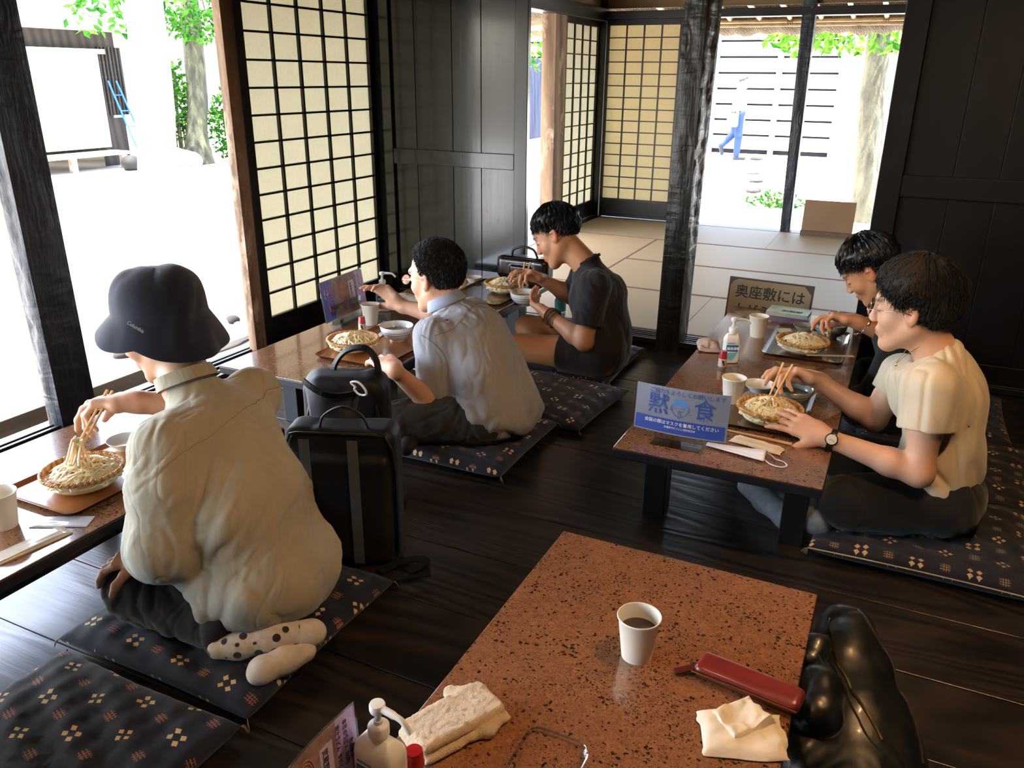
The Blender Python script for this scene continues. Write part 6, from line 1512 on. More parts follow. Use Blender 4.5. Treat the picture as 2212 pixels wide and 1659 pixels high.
sd.chain([kL+W3(0, .02, -.02), W3(-1.50, 2.42, .11)], [.062, .05], .03); sd.chain([kR+W3(0, -.02, -.02), W3(-1.50, 2.55, .11)], [.062, .05], .03)
add('trousers', sd.mesh('trousers', .005, both(folds(.007, 18, (-.3, .2, 1), .3, .9, 4.0), folds(.0035, 40, (.5, .5, .5), .4))), TRB, bp_, world=True)
sd = SDF(); f0, f1 = W3(-1.49, 2.36, .10), v3(P(876, 968, z=.095)); sd.chain([f0, f1], [.034, .028], .02); add('sock', sd.mesh('sock', .004), mat('navy_sock', '#0c0f1a', .9), bp_, world=True, label='dark navy sock')
GL = mat('metal_frame', '#8c8a90', .25, metal=.9)
def glasses(hc, R, s, parent, m, rr=.021, label=None):
    def W(p): return v3(hc)+R@(v3(p)*s)
    g = MB()
    for y in (-1, 1):
        g.tube([W((.108, y*.033+rr*1.15*math.cos(a), .004+rr*.82*math.sin(a))) for a in np.linspace(0, 2*math.pi, 24)[:-1]], .0011*s, 5, closed=True)
        g.tube([W((.107, y*.057, .010)), W((.085, y*.076, .010)), W((.02, y*.083, .006)), W((-.004, y*.084, -.004))], .0012*s, 5)
    g.tube([W((.109, -.010, .006)), W((.113, 0, .009)), W((.109, .010, .006))], .0011*s, 5)
    r = add('glasses', g, m, parent, world=True)
    l = MB()
    for y in (-1, 1): l._add([W((.1085, y*.033+rr*1.1*math.cos(a), .004+rr*.78*math.sin(a))) for a in np.linspace(0, 2*math.pi, 20)[:-1]], [tuple(range(19))], False)
    add('lens', l, MT['acrylic'], r, world=True); return r
glasses(hc, Rb, 1.05, bp_, GL)
chopstick(P(905, 795, x=-1.70), P(880, 782, x=-1.86), 'upper wooden chopstick resting under the left hand of the man in pale blue', 'chopsticks of the man in pale blue'); chopstick(P(908, 802, x=-1.70), P(878, 790, x=-1.86), 'lower wooden chopstick resting under the left hand of the man in pale blue', 'chopsticks of the man in pale blue')

# ================= young man in the dark T-shirt
dp = person((-1.18, 3.42, .06), 'person in dark T-shirt and shorts bowing over a bowl held with chopsticks')
Y = 3.40
hc = v3(P(1203, 508, y=Y)); nk = v3(P(1262, 568, y=Y)); che = v3(P(1292, 640, y=Y)); wai = v3(P(1300, 705, y=Y-.01)); pel = v3(P(1300, 762, y=Y-.02)); pel[2] = max(pel[2], .135)
shl, elL, wrL = v3(P(1283, 618, y=3.25)), v3(P(1262, 738, y=3.21)), v3(P(1183, 678, y=3.29)); shr, elR, wrR = v3(P(1262, 592, y=3.56)), v3(P(1236, 640, y=3.58)), v3(P(1172, 604, y=3.47))
hf, hu = (-.84, -.20, -.55), (-.62, .06, .85)
sd = SDF(); torso(sd, pel, wai, che, nk, shl, shr, .86); Rd, Wd, colf = head(sd, hc, hf, hu, 1.07, neck=nk)
arm(sd, shl, elL, wrL, 1.0); arm(sd, shr, elR, wrR, 1.0)
hand(sd, wrL, v3(P(1148, 655, y=3.35))-wrL, (-.45, .55, .50), 1, 1.15, ((.45, .5, .3), (.5, .55, .3), (.55, .55, .3), (.6, .5, .3)), .15, (.9, .25, .2), 1.15)
hand(sd, wrR, v3(P(1145, 590, y=3.42))-wrR, (-.2, -.6, -.7), -1, 1.12, ((.3, .6, .4), (.4, .7, .4), (.8, .9, .5), (1.0, .9, .6)), .08, (.3, .5, .3))
kL, kR = v3(P(1120, 782, y=3.26)), v3(P(1140, 706, y=3.52)); kL[2] = max(kL[2], .12)
leg(sd, v3(P(1290, 768, y=3.30)), kL, W3(-1.46, 3.45, .095), W3(-1.34, 3.50, .09), 1.0)
sd.chain([v3(P(1290, 745, y=3.50)), v3(P(1180, 712, y=3.52)), kR], [.08, .066, .058], .03); sd.chain([kR, v3(P(1165, 735, y=3.46)), v3(P(1200, 750, y=3.42))], [.058, .056, .036], .02); sd.chain([v3(P(1200, 752, y=3.42)), v3(P(1232, 756, y=3.38))], [.034, .028], .02)
add('body', sd.mesh('body', .0036, color=colf), SKIN['m'], dp, world=True)
hair('hair', hc, Rd, 1.07, hair_mat('straight_black_hair', '#060607', '#111114', .4), dp, lambda th: wstep(th, [(0, 1.46), (40, 1.50), (62, 1.46), (78, 1.72), (90, 1.70), (104, 1.60), (125, 1.95), (180, 2.0)]), .014, 2600, .055, .30, gravity=.25, lift=.004, seed=5, wid=.0013, jag=.16, droop=.6)
sd = SDF(); sd.ell(pel+W3(.0, .0, .01), (.125, .17, .12), None, .06); sd.ell(wai, (.125, .165, .12), None, .06); sd.ell(che, (.125, .168, .12), None, .06)
sd.cone(shl+W3(0, .02, 0), shr, .062, .060, .05); sd.cone(nk+W3(.02, 0, -.004), che, .058, .085, .04); sd.sleeve(shl, shl+(elL-shl)*.68, .062, .070, .03); sd.sleeve(shr, shr+(elR-shr)*.75, .060, .062, .03)
sd.cut(pel+W3(0, 0, -.06), (.1, 0, -1), .006); sd.cut(nk+W3(.012, 0, .024), W3(-.52, 0, .85), .004, nk-.14, nk+.2)
me = sd.mesh('t_shirt', .0044, both(folds(.007, 15, (-.5, .3, .8), .25, .8, 13.0), folds(.003, 36, (0, .3, 1), .35)))
sh_ = add('t_shirt', me, cloth_mat('charcoal_jersey', '#1b181c', '#252126', 900, .12, wr=.12, wdir=(-.4, .3, .8)), dp, world=True)
b = MB(); cc = nk+W3(.016, 0, .012); Rn = frame_of(nrm(W3(-.52, 0, .85)), (1, 0, 0)); b.tube([cc+Rn[0]*.058*math.cos(a)+Rn[1]*.060*math.sin(a) for a in np.linspace(0, 2*math.pi, 40)[:-1]], .005, 6, closed=True, flat=1.6); add('neck_band', b, cloth_mat('charcoal_rib', '#171418', '#201c22', 900, .3), sh_, world=True)
sd = SDF(); sd.ell(pel+W3(0, 0, -.02), (.13, .17, .09), None, .05); hL = v3(P(1290, 770, y=3.30)); sd.chain([hL, hL+(kL-hL)*.55], [.098, .088], .04); hR = v3(P(1290, 748, y=3.50)); sd.chain([hR, hR+(v3(P(1180, 712, y=3.52))-hR)*.7], [.09, .078], .04)
sd.cut(hL+(kL-hL)*.47, kL-hL, .004, kL-W3(.05, .16, .2), kL+W3(.22, .14, .16)); sd.cut(hR+(v3(P(1180, 712, y=3.52))-hR)*.6, v3(P(1180, 712, y=3.52))-hR, .004, kR-W3(.1, .12, .2), kR+W3(.25, .14, .16))
add('shorts', sd.mesh('shorts', .005, folds(.005, 20, (0, 0, 1), .3, .9, 4.0)), cloth_mat('black_shorts', '#141112', '#1d191a', 800, .2), dp, world=True)
b = MB(); bw = nrm(elL-wrL); xx, yy, _ = frame_of(bw)
for i, (t, r_) in enumerate(((.012, .034), (.022, .036), (.030, .038), (.040, .037), (.050, .040))): 
    c_ = wrL+bw*t; tl = nrm(bw+xx*.15*math.sin(i*2)+yy*.12*math.cos(i*3)); x2, y2, _ = frame_of(tl); b.tube([c_+x2*r_*math.cos(a)+y2*r_*math.sin(a) for a in np.linspace(0, 2*math.pi, 28)[:-1]], .0042, 6, closed=True)
add('cord_bracelet', b, mat('brown_cord', '#4d3626', .8, '#6b4c36', 60), dp, world=True)
bc = v3(P(1133, 655, y=3.38)); soup_bowl(bc[0], bc[1], bc[2]-.008, .070, .062, MT['white'], MT['bluestripe'], 'pale ringed bowl held up in the left hand of the man in the dark shirt', MT['soupm'], bits=False)
for k in (0, 1): chopstick(P(1122+5*k, 622, y=3.40), P([1134, 1146][k], 566, y=3.42), ['left ', 'right '][k]+'wooden chopstick dipping into the bowl held by the man in the dark shirt', 'chopsticks of the man in the dark shirt')

# ================= woman in the cream blouse
wp = person((.24, 2.48, .08), 'person with short dark hair, glasses and cream blouse, lifting noodles at the right table')
hc = v3(P(1974, 663, y=2.50)); nk = v3(P(2022, 762, y=2.50)); che = v3(P(2040, 860, y=2.50)); wai = v3(P(2052, 960, y=2.48)); pel = v3(P(2050, 1050, y=2.46))
shl, elL, wrL = v3(P(2010, 840, y=2.335)), v3(P(1985, 1022, y=2.28)), v3(P(1785, 945, y=2.30)); shr, elR, wrR = v3(P(1948, 812, y=2.66)), v3(P(1888, 905, y=2.63)), v3(P(1768, 822, y=2.60)); wrL[2] = max(wrL[2], .338)
hf, hu = (-.97, .10, -.16), (-.12, .0, 1)
sd = SDF(); torso(sd, pel, wai, che, nk, shl, shr, .86); Rw, Ww, colf = head(sd, hc, hf, hu, 1.04, male=False, neck=nk)
arm(sd, shl, elL, wrL, .92); arm(sd, shr, elR, wrR, .92)
hand(sd, wrL, v3(P(1702, 905, y=2.335))-wrL, (-.10, .6, -.7), 1, 1.06, ((.12, .25, .2), (.1, .25, .2), (.1, .25, .2), (.15, .25, .2)), .22, (.85, .2, .15))
hand(sd, wrR, v3(P(1710, 800, y=2.57))-wrR, (-.15, -.5, -.9), -1, 1.10, ((.2, .55, .4), (.35, .7, .4), (.8, .9, .5), (1.0, .9, .6)), .08, (.35, .5, .3))
kL, kR = W3(-.02, 2.30, .16), W3(-.05, 2.62, .16); leg(sd, pel+W3(0, -.08, -.02), kL, W3(.10, 2.36, .10), W3(.22, 2.36, .10), .9); leg(sd, pel+W3(0, .08, -.02), kR, W3(.1, 2.60, .10), W3(.22, 2.62, .10), .9)
add('body', sd.mesh('body', .0032, color=colf), SKIN['f'], wp, world=True)
HW = hair_mat('brown_black_hair', '#080706', '#16110f', .6)
hair('hair', hc, Rw, 1.04, HW, wp, lambda th: wstep(th, [(0, 1.32), (30, 1.38), (50, 1.60), (72, 1.80), (84, 1.52), (98, 1.62), (115, 2.20), (145, 2.45), (180, 2.45)]), .024, 4200, .06, .22, gravity=.2, lift=.010, seed=8, wid=.0012, jag=.12, droop=.5)
glasses(hc, Rw, 1.04, wp, mat('rose_gold_frame', '#b08a78', .2, metal=.9), .019)
sd = SDF(); sd.ell(pel+W3(-.035, 0, .02), (.108, .155, .115), None, .06); sd.ell(wai+W3(-.02, 0, 0), (.105, .155, .13), None, .06); sd.ell(che, (.108, .160, .13), None, .06); sd.cone(shl+W3(0, .02, .0), shr-W3(0, .02, 0), .066, .064, .06); sd.cone(nk+W3(.015, 0, -.015), che, .064, .09, .05)
sd.sleeve(shl, shl+(elL-shl)*.48, .064, .074, .03, deep=.4); sd.sleeve(shr, shr+(elR-shr)*.4, .060, .064, .03, deep=.3); sd.cone(nk+W3(-.055, 0, -.055), che+W3(-.09, 0, -.02), .045, .05, .04)
sd.cut(pel+W3(0, 0, -.045), (.12, -.05, -1), .006); sd.cut(nk+W3(-.02, 0, .004), W3(-.62, 0, .80), .004, nk-.16, nk+.2); sd.ell(nk+W3(-.03, 0, .0), (.062, .06, .035), None, .01, 's')
me = sd.mesh('blouse', .0040, both(folds(.016, 12, (-.75, .3, .3), .25, .8, 23.0, mask=lambda V: np.clip((.42-V[:, 2])/.16, .12, 1)), folds(.009, 18, (.0, .4, 1), .3, .9, 31.0, mask=lambda V: np.clip((V[:, 2]-.36)/.1, .1, 1))))
sh_ = add('blouse', me, cloth_mat('cream_satin', '#b3a78f', '#bfb39b', 900, .08, rough=.55, sheen=.3, wr=.12, wdir=(-.7, .2, .5)), wp, world=True)
b = MB(); b.tube(catmull([nk+W3(-.045, -.055, .03), nk+W3(-.075, -.03, -.01), nk+W3(-.095, 0, -.045), nk+W3(-.075, .03, -.01), nk+W3(-.045, .055, .03)], 6), .0009, 4); b.ball(nk+W3(-.096, 0, -.052), (.003, .003, .005), 8, 6); add('necklace', b, mat('gold', '#c79a4a', .25, metal=1), wp, world=True, label='fine gold necklace')
TRW = cloth_mat('black_trousers', '#0b0b0d', '#141417', 800, .2)
sd = SDF(); sd.ell(pel+W3(-.01, 0, -.025), (.115, .16, .10), None, .05); sd.chain([pel+W3(-.02, -.08, -.02), kL], [.095, .076], .04); sd.chain([pel+W3(-.02, .08, -.02), kR], [.095, .076], .04); sd.chain([kL+W3(0, 0, -.02), W3(.12, 2.34, .115)], [.062, .05], .03); sd.chain([kR+W3(0, 0, -.02), W3(.1, 2.6, .12)], [.062, .05], .03)
add('trousers', sd.mesh('trousers', .005, folds(.006, 18, (-.3, .2, 1), .3, .9, 4.0)), TRW, wp, world=True)
wt = thing('wristwatch', wrL, 'black wristwatch with pale dial on the left wrist of the blouse wearer', 'watch'); bw = nrm(elL-wrL); c_ = wrL+bw*.016; fd = v3(nrm(CAM-c_)); fd = nrm(fd-bw*(fd@bw)); yy = np.cross(bw, fd)
b = MB(); vs = []; NN = 32
for i in range(NN):
    a = 2*math.pi*i/NN; e = fd*math.cos(a)+yy*math.sin(a)
    for t, rr in ((-.009, .030), (-.008, .0325), (.008, .0325), (.009, .030)): vs.append(c_+bw*t+e*rr)
b._add(vs, [(i*4+k, ((i+1) % NN)*4+k, ((i+1) % NN)*4+k+1, i*4+k+1) for i in range(NN) for k in range(3)], True); add('strap', b, mat('black_leather', '#0d0b0b', .3), wt, world=True)
MWt = Matrix(np.array([yy, -bw, fd]).T.tolist())
b = MB(); b.lathe([(0, 0), (.0165, 0), (.0175, .002), (.0175, .006), (.0150, .0075), (.0148, .0068), (0, .0068)], c_+fd*.0310, 32, rot=MWt); add('case', b, mat('black_case', '#111113', .2, metal=.5), wt, world=True)
b = MB(); b.lathe([(.0145, .0070), (0, .0070)], c_+fd*.0312, 28, rot=MWt); dl = add('dial', b, mat('ivory_dial', '#c9c2ad', .5), wt, world=True)
b = MB(); o3 = c_+fd*.0387
for a, l_ in ((.6, .007), (2.7, .011)): b.box(o3+(yy*math.sin(a)-bw*math.cos(a))*l_/2, (.001, l_, .0004), MWt @ Matrix.Rotation(-a, 3, 'Z'))
add('clock_hand', b, mat('black_ink', '#15110f', .5), dl, world=True)
# foot in grey sock under the table
sd = SDF(); f0, f1 = v3(P(1700, 1118, z=.05)), v3(P(1612, 1050, z=.045)); sd.chain([W3(-.08, 2.29, .08), f0, (f0+f1)/2, f1], [.042, .036, .036, .028], .02)
add('sock', sd.mesh('sock', .005, folds(.002, 24, (1, .5, 0), .5)), mat('grey_sock', '#5f666c', .9, '#727a80', 40), wp, world=True, label='pale grey sock under the table')
tA, tB = v3(P(1655, 872, y=2.43)), v3(P(1664, 872, y=2.425)); eA, eB = v3(P(1692, 784, y=2.56)), v3(P(1712, 788, y=2.56))
for a, c_, w_ in ((tA, eA, 'left'), (tB, eB, 'right')): chopstick(a, c_, w_+' wooden chopstick in the raised hand of the woman in the cream blouse', 'chopsticks of the woman in cream')
lifted((tA+tB)/2+W3(0, 0, .012), (-.262, 2.42, .362), 12, 'strands of udon lifted on chopsticks above the basket of the woman in cream', 9, .006, .016)

# ================= woman in black
kp = person((.06, 3.30, .06), 'person in black clothes with short black hair, head bowed over the far bowl')
hc = v3(P(1880, 582, y=3.28)); nk = W3(.035, 3.30, .50); che = W3(.09, 3.31, .38); wai = W3(.13, 3.31, .27); pel = W3(.16, 3.31, .17); shl, shr = W3(.06, 3.14, .42), W3(.04, 3.47, .42); elL, wrL = W3(.02, 3.10, .24), W3(-.10, 3.16, .30); wrR = v3(P(1848, 694, y=3.26)); elR = v3(P(1925, 728, y=3.30))
hf, hu = (-.78, .04, -.70), (-.70, .0, .78)
sd = SDF(); torso(sd, pel, wai, che, nk, shl, shr, .84); Rk, Wk, colf = head(sd, hc, hf, hu, 1.0, male=False, neck=nk)
arm(sd, shl, elL, W3(-.03, 3.12, .20), .9); sd.cone(W3(.02, 3.40, .40), elR, .045, .038, .03); sd.chain([elR, wrR], [.038, .026], .02)
hand(sd, wrR, v3(P(1805, 684, y=3.26))-wrR, (-.1, -.4, -.9), -1, 1.04, ((.25, .55, .4), (.4, .7, .4), (.8, .9, .5), (1.0, .9, .6)), .08, (.35, .5, .3))
add('body', sd.mesh('body', .0036, color=colf), SKIN['m'], kp, world=True)
hair('hair', hc, Rk, 1.0, hair_mat('glossy_black_hair', '#050506', '#101114', .25), kp, lambda th: wstep(th, [(0, 1.50), (40, 1.50), (62, 1.48), (80, 1.62), (94, 1.50), (110, 1.8), (150, 2.2), (180, 2.2)]), .019, 1800, .07, .25, gravity=.15, lift=.003, seed=12, wid=.0012, jag=.08, droop=.5)
sd = SDF(); sd.ell(pel, (.14, .18, .13), None, .06); sd.ell(wai, (.125, .165, .12), None, .06); sd.ell(che, (.12, .165, .12), None, .06); sd.cone(shl, shr, .062, .062, .06); sd.cone(nk+W3(.01, 0, -.02), che, .06, .08, .04)
sd.chain([shl, elL, W3(-.0, 3.12, .22)], [.06, .055, .05], .03); sd.cone(W3(.03, 3.42, .41), elR+(W3(.02, 3.40, .40)-elR)*.35, .06, .055, .04); sd.cut(nk+W3(-.005, 0, .02), W3(-.5, 0, .85), .004, nk-.14, nk+.2)
KB_ = cloth_mat('black_knit', '#0a0b0d', '#121316', 900, .2); add('top', sd.mesh('top', .0048, folds(.006, 16, (-.3, .3, 1), .3)), KB_, kp, world=True)
sd = SDF(); sd.ell(pel+W3(0, 0, -.03), (.15, .19, .09), None, .05); sd.chain([pel+W3(0, -.09, -.02), W3(-.02, 3.12, .15)], [.10, .085], .04); sd.chain([pel+W3(0, .09, -.02), W3(-.02, 3.46, .15)], [.10, .085], .04); add('skirt', sd.mesh('skirt', .006, folds(.006, 16, (-.3, .3, 1), .3)), KB_, kp, world=True)
b = MB(); bw = nrm(elR-wrR); xx, yy, _ = frame_of(bw); ring = [wrR+bw*(.03+.012*math.sin(a))+xx*.040*math.cos(a)+yy*.040*math.sin(a)-W3(0, 0, .006) for a in np.linspace(0, 2*math.pi, 19)[:-1]]
for i, p in enumerate(ring):
    q = ring[(i+1) % 18]; m_ = (p+q)/2; u_ = nrm(q-p); x2, y2, _ = frame_of(u_); w2 = x2 if i % 2 else y2; b.tube([m_+u_*.0085*math.cos(a)+w2*.0045*math.sin(a) for a in np.linspace(0, 2*math.pi, 11)[:-1]], .0012, 4, closed=True)
add('chain_bracelet', b, mat('silver', '#b9b9ba', .2, metal=1), kp, world=True, label='silver chain bracelet')
for k in (0, 1): chopstick(P(1789+3*k, 722, y=3.34), P([1792, 1812][k], 672, y=3.27), ['left ', 'right '][k]+'wooden chopstick dipping into the grey-green bowl of the woman in black', 'chopsticks of the woman in black')
lifted(P(1790, 722, y=3.345), (-.21, 3.41, .352), 6, 'few noodles hanging from chopsticks into the far bowl', 14, .003, .01)

# ================= passers-by outside
q = v3(P(1585, 345, z=GZ)); pw = person((q[0], q[1], GZ), 'person walking past in the sun in white top and blue jeans, beyond the middle post')
ux = nrm((-_f[1]*0+1, .45, 0)); 
def at(dx, dz, dy=0.0): return v3((q[0], q[1], GZ))+ux*dx+W3(0, 0, dz)+W3(-ux[1], ux[0], 0)*dy
sd = SDF(); sd.ell(at(0, 1.0), (.14, .14, .14)); sd.ell(at(.01, 1.22), (.13, .15, .2), None, .06); sd.cone(at(.0, 1.38, -.16), at(.02, 1.38, .16), .06, .06, .05); sd.cone(at(.03, 1.40), at(.05, 1.52), .055, .05, .03); Rq, _w, cq = head(sd, at(.06, 1.57), ux-W3(0, 0, .15), (0, 0, 1), 1.0)
for dy, e_, w_ in ((-.18, at(-.10, 1.14, -.2), at(-.06, .92, -.2)), (.18, at(.10, 1.12, .2), at(.18, .90, .18))): arm(sd, at(0, 1.38, dy*.95), e_, w_, .9); hand(sd, w_, at(.02, 0)-at(0, .3), (-1, 0, 0), 1)
for dy, kn, an, to in ((-.08, at(.03, .50, -.08), at(.02, .10, -.08), at(.20, .03, -.08)), (.08, at(-.02, .55, .08), at(-.28, .28, .08), at(-.24, .13, .08))): leg(sd, at(0, .93, dy), kn, an, to, .9)
add('body', sd.mesh('body', .007, color=cq), SKIN['f'], pw, world=True)
hair('hair', at(.06, 1.57), Rq, 1.0, hair_mat('walker_hair', '#2a2624', '#4a443f'), pw, lambda th: wstep(th, [(0, 1.1), (70, 1.4), (100, 1.6), (180, 2.0)]), .014, 200, .04)
sd = SDF(); sd.ell(at(0, 1.05), (.16, .16, .14)); sd.ell(at(.01, 1.24), (.155, .165, .2), None, .06); sd.cone(at(.0, 1.38, -.16), at(.02, 1.38, .16), .078, .078, .05); sd.chain([at(0, 1.37, -.17), at(-.07, 1.22, -.19)], [.07, .065], .03); sd.chain([at(0, 1.37, .17), at(.07, 1.22, .19)], [.07, .065], .03); sd.cut(at(0, .97), (0, 0, -1), .01)
add('top', sd.mesh('top', .012), mat('white_cotton', '#c9c9c9', .8), pw, world=True)
sd = SDF(); sd.ell(at(0, .95), (.15, .15, .12)); sd.chain([at(0, .93, -.08), at(.03, .50, -.08), at(.02, .12, -.08)], [.105, .08, .065], .03); sd.chain([at(0, .93, .08), at(-.02, .55, .08), at(-.27, .30, .08)], [.105, .08, .065], .03); add('jeans', sd.mesh('jeans', .012, folds(.008, 9)), mat('blue_denim', '#0f2a58', .8), pw, world=True)
sd = SDF(); sd.chain([at(-.0, .05, -.08), at(.19, .04, -.08)], [.05, .04], .02); add('shoe', sd.mesh('shoe', .012), mat('walking_shoe', '#161c2b', .6), pw, world=True)
sd = SDF(); sd.chain([at(-.29, .28, .08), at(-.25, .12, .08)], [.05, .04], .02); add('shoe', sd.mesh('shoe', .012), mat('walking_shoe', '#161c2b', .6), pw, world=True)
bg = thing('shoulder_bag', at(-.14, .85, -.2), 'pale shoulder bag carried by the person walking outside', 'bag'); sd = SDF(); sd.box(at(-.16, .82, -.22), (.12, .05, .14), rd=.04); add('bag_body', sd.mesh('bag_body', .012), mat('pale_blue_bag', '#4f7f95', .7), bg, world=True)
b = MB(); b.ribbon([at(-.16, .95, -.22), at(-.05, 1.25, -.19), at(.05, 1.42, -.05)], .03, .004); add('strap', b, mat('dark_blue_strap', '#2b3c66', .7), bg, world=True)

# ------------------------------------------------------------------ bags on the floor
FAB = cloth_mat('black_nylon', '#0a0a0b', '#121214', 500, .2, rough=.55, sheen=.05)
LEA = mat('sheen_grey_leather', '#4b5056', .36, '#585d64', 6, bump=.15, bscale=240, bdist=.001, coat=.2)  # dark leather coloured greyer to imitate the sheen from the window side
ZIP = mat('dark_zip', '#26241f', .35, metal=.8)
r = thing('backpack', (-1.52, 2.02, 0), 'black backpack with open grey front pocket and white carabiner, behind the other one', 'backpack')
c0, c1 = v3(P(690, 1110, z=0.0)), v3(P(850, 1050, z=0.0)); R_ = np.array(Matrix.Rotation(math.radians(24), 3, 'Z')); cb = W3(-1.49, 1.93, 0)
sd = SDF(); sd.box(cb+W3(0, 0, .22), (.135, .075, .215), R_, .055, .03); sd.box(cb+R_@W3(0, -.075, .14), (.12, .045, .135), R_, .03, .012); sd.box(cb+R_@W3(.0, -.02, .40), (.10, .055, .035), R_, .03, .02); sd.ell(cb+R_@W3(.11, .02, .12), (.035, .06, .10), R_, .03)
add('bag_body', sd.mesh('bag_body', .005, folds(.006, 12, (0, 0, 1), .4, seed=7)), FAB, r, world=True)
tl, tr_, br2, bl2 = v3(P(656, 822, y=1.70)), v3(P(778, 846, y=1.77)), v3(P(756, 960, y=1.80)), v3(P(680, 960, y=1.74))
b = MB(); b.grid(lambda u, v: (bl2*(1-u)+br2*u)*(1-v)+(tl*(1-u)+tr_*u)*v-R_@W3(0, .03*math.sin(math.pi*u)*(.4+v), 0)+W3(0, 0, -.010*math.sin(math.pi*u)*v), 18, 12); o = add('front_pocket', b, LEA, r, world=True, label='smooth dark grey front pocket hanging open'); solid(o, .006)
b = MB(); b.ribbon([tl*(1-u)+tr_*u-R_@W3(0, .03*math.sin(math.pi*u)*1.4+.003, 0)+W3(0, 0, -.010*math.sin(math.pi*u)) for u in np.linspace(0, 1, 14)], .016, .006, up=R_@W3(0, -1, 0)); add('zip', b, ZIP, r, world=True)
b = MB(); b.ribbon(catmull([P(712, 828, y=1.90), P(722, 790, y=1.92), P(748, 758, y=1.93), P(788, 752, y=1.95), P(812, 778, y=1.97), P(820, 822, y=1.97)], 6), .020, .009, up=(.1, -.4, .9)); add('handle', b, FAB, r, world=True)
for i in (0, 1):
    b = MB(); b.tube(catmull([cb+R_@W3(-.09+.18*i, -.03, .41), cb+R_@W3(-.11+.22*i, -.085, .30), cb+R_@W3(-.12+.24*i, -.07, .10)], 6), .004, 5); add('zip', b, ZIP, r, world=True)
b = MB(); cp = v3(P(778, 855, y=1.83)); b.tube(catmull([P(x_, y_, y=1.745) for x_, y_ in ((768, 836), (758, 826), (774, 826), (789, 842), (790, 853), (776, 852), (766, 842), (768, 836))], 6), .0032, 6); o = add('carabiner', b, MT['plastic'], r, world=True, label='white plastic carabiner')
b = MB(); b.ribbon(catmull([(-1.36, 1.98, .16), (-1.33, 1.96, .05), (-1.30, 1.93, .012), (-1.27, 1.86, .010)], 5), .025, .004); add('strap', b, FAB, r, world=True)
r = thing('backpack', (-1.29, 1.66, 0), 'tall boxy black backpack with a thin top handle, nearest to the hatted diner', 'backpack')
R_ = np.array(Matrix.Rotation(math.radians(22), 3, 'Z')); cb = W3(-1.29, 1.64, 0)
sd = SDF(); sd.box(cb+W3(0, 0, .205), (.150, .06, .205), R_, .032, .02); sd.box(cb+R_@W3(.0, -.055, .18), (.135, .022, .16), R_, .02, .01)
add('bag_body', sd.mesh('bag_body', .005, folds(.006, 10, (0, 0, 1), .3, seed=2)), FAB, r, world=True)
for dx in (-.085, .045):
    b = MB(); b.ribbon([cb+R_@W3(dx, -.0825, z) for z in (.02, .12, .25, .36, .395)], .028, .004, up=R_@W3(0, -1, 0)); add('shoulder_strap', b, LEA, r, world=True)
b = MB(); b.tube([cb+R_@W3(x, -.062, .405-.06*max(0, (abs(x)-.12)/.03)**2) for x in np.linspace(-.145, .145, 18)]+[cb+R_@W3(.150, -.058, z) for z in (.30, .15, .05)], .0042, 6); add('zip', b, ZIP, r, world=True)
b = MB(); b.tube(catmull([cb+R_@W3(-.055, -.03, .408), cb+R_@W3(-.04, -.03, .445), cb+R_@W3(.01, -.03, .470), cb+R_@W3(.06, -.03, .448), cb+R_@W3(.08, -.03, .408)], 6), .006, 7, flat=.6); add('handle', b, FAB, r, world=True)
for k, pp in enumerate((((820, 1235), (860, 1215), (905, 1207), (918, 1215), (880, 1235)), ((800, 1245), (850, 1250), (900, 1245), (930, 1240)))):
    b = MB(); b.ribbon(catmull([P(px, py, z=.012+.012*k) for px, py in pp], 5), .028-.012*k, .004); add('floor_strap', b, FAB, r, world=True)
# glossy black leather rucksack at the lower right
r = thing('rucksack', (.10, 1.60, 0), 'glossy black leather rucksack leaning on the near table at the lower right', 'backpack')
GLO = mat('glossy_black_leather', '#0a0c0d', .36, '#101314', 5, bump=.15, bscale=9, bdist=.02, coat=.12)
sd = SDF(); sd.chain([W3(.030, 1.545, .235), W3(.042, 1.46, .20), W3(.060, 1.33, .17), W3(.080, 1.18, .14)], [.058, .080, .100, .115], .05)
sd.chain([W3(.08, 1.50, .13), W3(.12, 1.36, .10), W3(.145, 1.2, .09)], [.05, .065, .07], .06); sd.chain([W3(.002, 1.49, .215), W3(.0, 1.40, .20)], [.035, .04], .015); sd.chain([W3(.0, 1.33, .205), W3(.0, 1.2, .20)], [.048, .05], .015)
me = sd.mesh('bag_body', .0045, both(folds(.010, 7, (.2, 1, .3), .35, seed=17), folds(.003, 20, (.5, .5, .5), .5)))
add('bag_body', me, GLO, r, world=True)
GOLD = mat('brass_zip', '#a4834a', .25, metal=1.0)
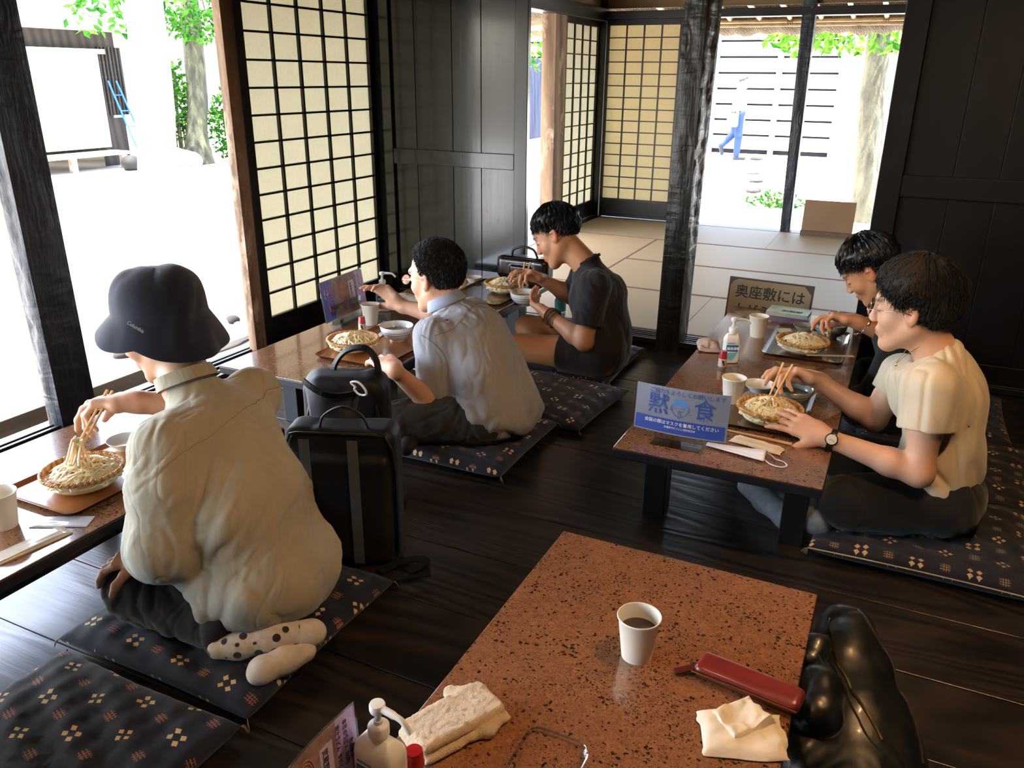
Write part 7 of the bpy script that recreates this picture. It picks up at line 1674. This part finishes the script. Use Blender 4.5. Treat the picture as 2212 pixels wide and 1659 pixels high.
surface_line('zip', me, [v3(P(1797, 1345, z=.27)), v3(P(1803, 1400, z=.27)), v3(P(1812, 1460, z=.26)), v3(P(1838, 1530, z=.24)), v3(P(1880, 1620, z=.22))], GOLD, r, .0026, .002)
b = MB(); _N = len(me.vertices); _co = np.zeros(_N*3); me.vertices.foreach_get('co', _co); _co = _co.reshape(-1, 3); _d = nrm(v3(P(1813, 1475, z=.25))-CAM); _w = _co-CAM; _t = _w@_d; _e = np.linalg.norm(_w-_t[:, None]*_d, axis=1); pz = _co[np.argmin(_e*4+_t)]+W3(0, 0, .003); b.box(pz, (.010, .014, .004)); b.tube([pz+W3(.004*math.cos(a), -.012+.006*math.sin(a), .002) for a in np.linspace(0, 6.28, 14)[:-1]], .0013, 5, closed=True); add('zip_pull', b, GOLD, r, world=True)
b = MB(); b.ribbon(catmull([P(1735, 1345, z=.26), P(1740, 1395, z=.29), P(1765, 1440, z=.29), P(1768, 1490, z=.27), P(1752, 1560, z=.22)], 6), .028, .006, up=(-.5, -.3, .8)); add('shoulder_strap', b, GLO, r, world=True)

sd = SDF(); pc = v3(P(1768, 1490, z=.27)); sd.chain([pc+W3(.0, .045, -.006), pc, pc+W3(.004, -.06, -.006)], [.030, .040, .046], .02)
add('side_pocket', sd.mesh('side_pocket', .004, folds(.004, 16, (0, 1, .2), .4, seed=5)), GLO, r, world=True)
sd = SDF(); pc = v3(P(1762, 1400, z=.285)); sd.chain([pc+W3(.012, .035, -.01), pc, pc+W3(-.004, -.035, -.004)], [.018, .026, .026], .015)
add('side_pocket', sd.mesh('side_pocket', .004, folds(.003, 18, (0, 1, .2), .4, seed=6)), GLO, r, world=True)
PIP = mat('dark_piping', '#2a241c', .4)
surface_line('seam', me, [v3(P(1845, 1335, z=.27)), v3(P(1880, 1400, z=.25)), v3(P(1912, 1480, z=.22)), v3(P(1930, 1570, z=.20)), v3(P(1935, 1650, z=.18))], PIP, r, .0022, .001)
surface_line('seam', me, [v3(P(1822, 1500, z=.26)), v3(P(1855, 1590, z=.24)), v3(P(1885, 1655, z=.22))], PIP, r, .0018, .001)
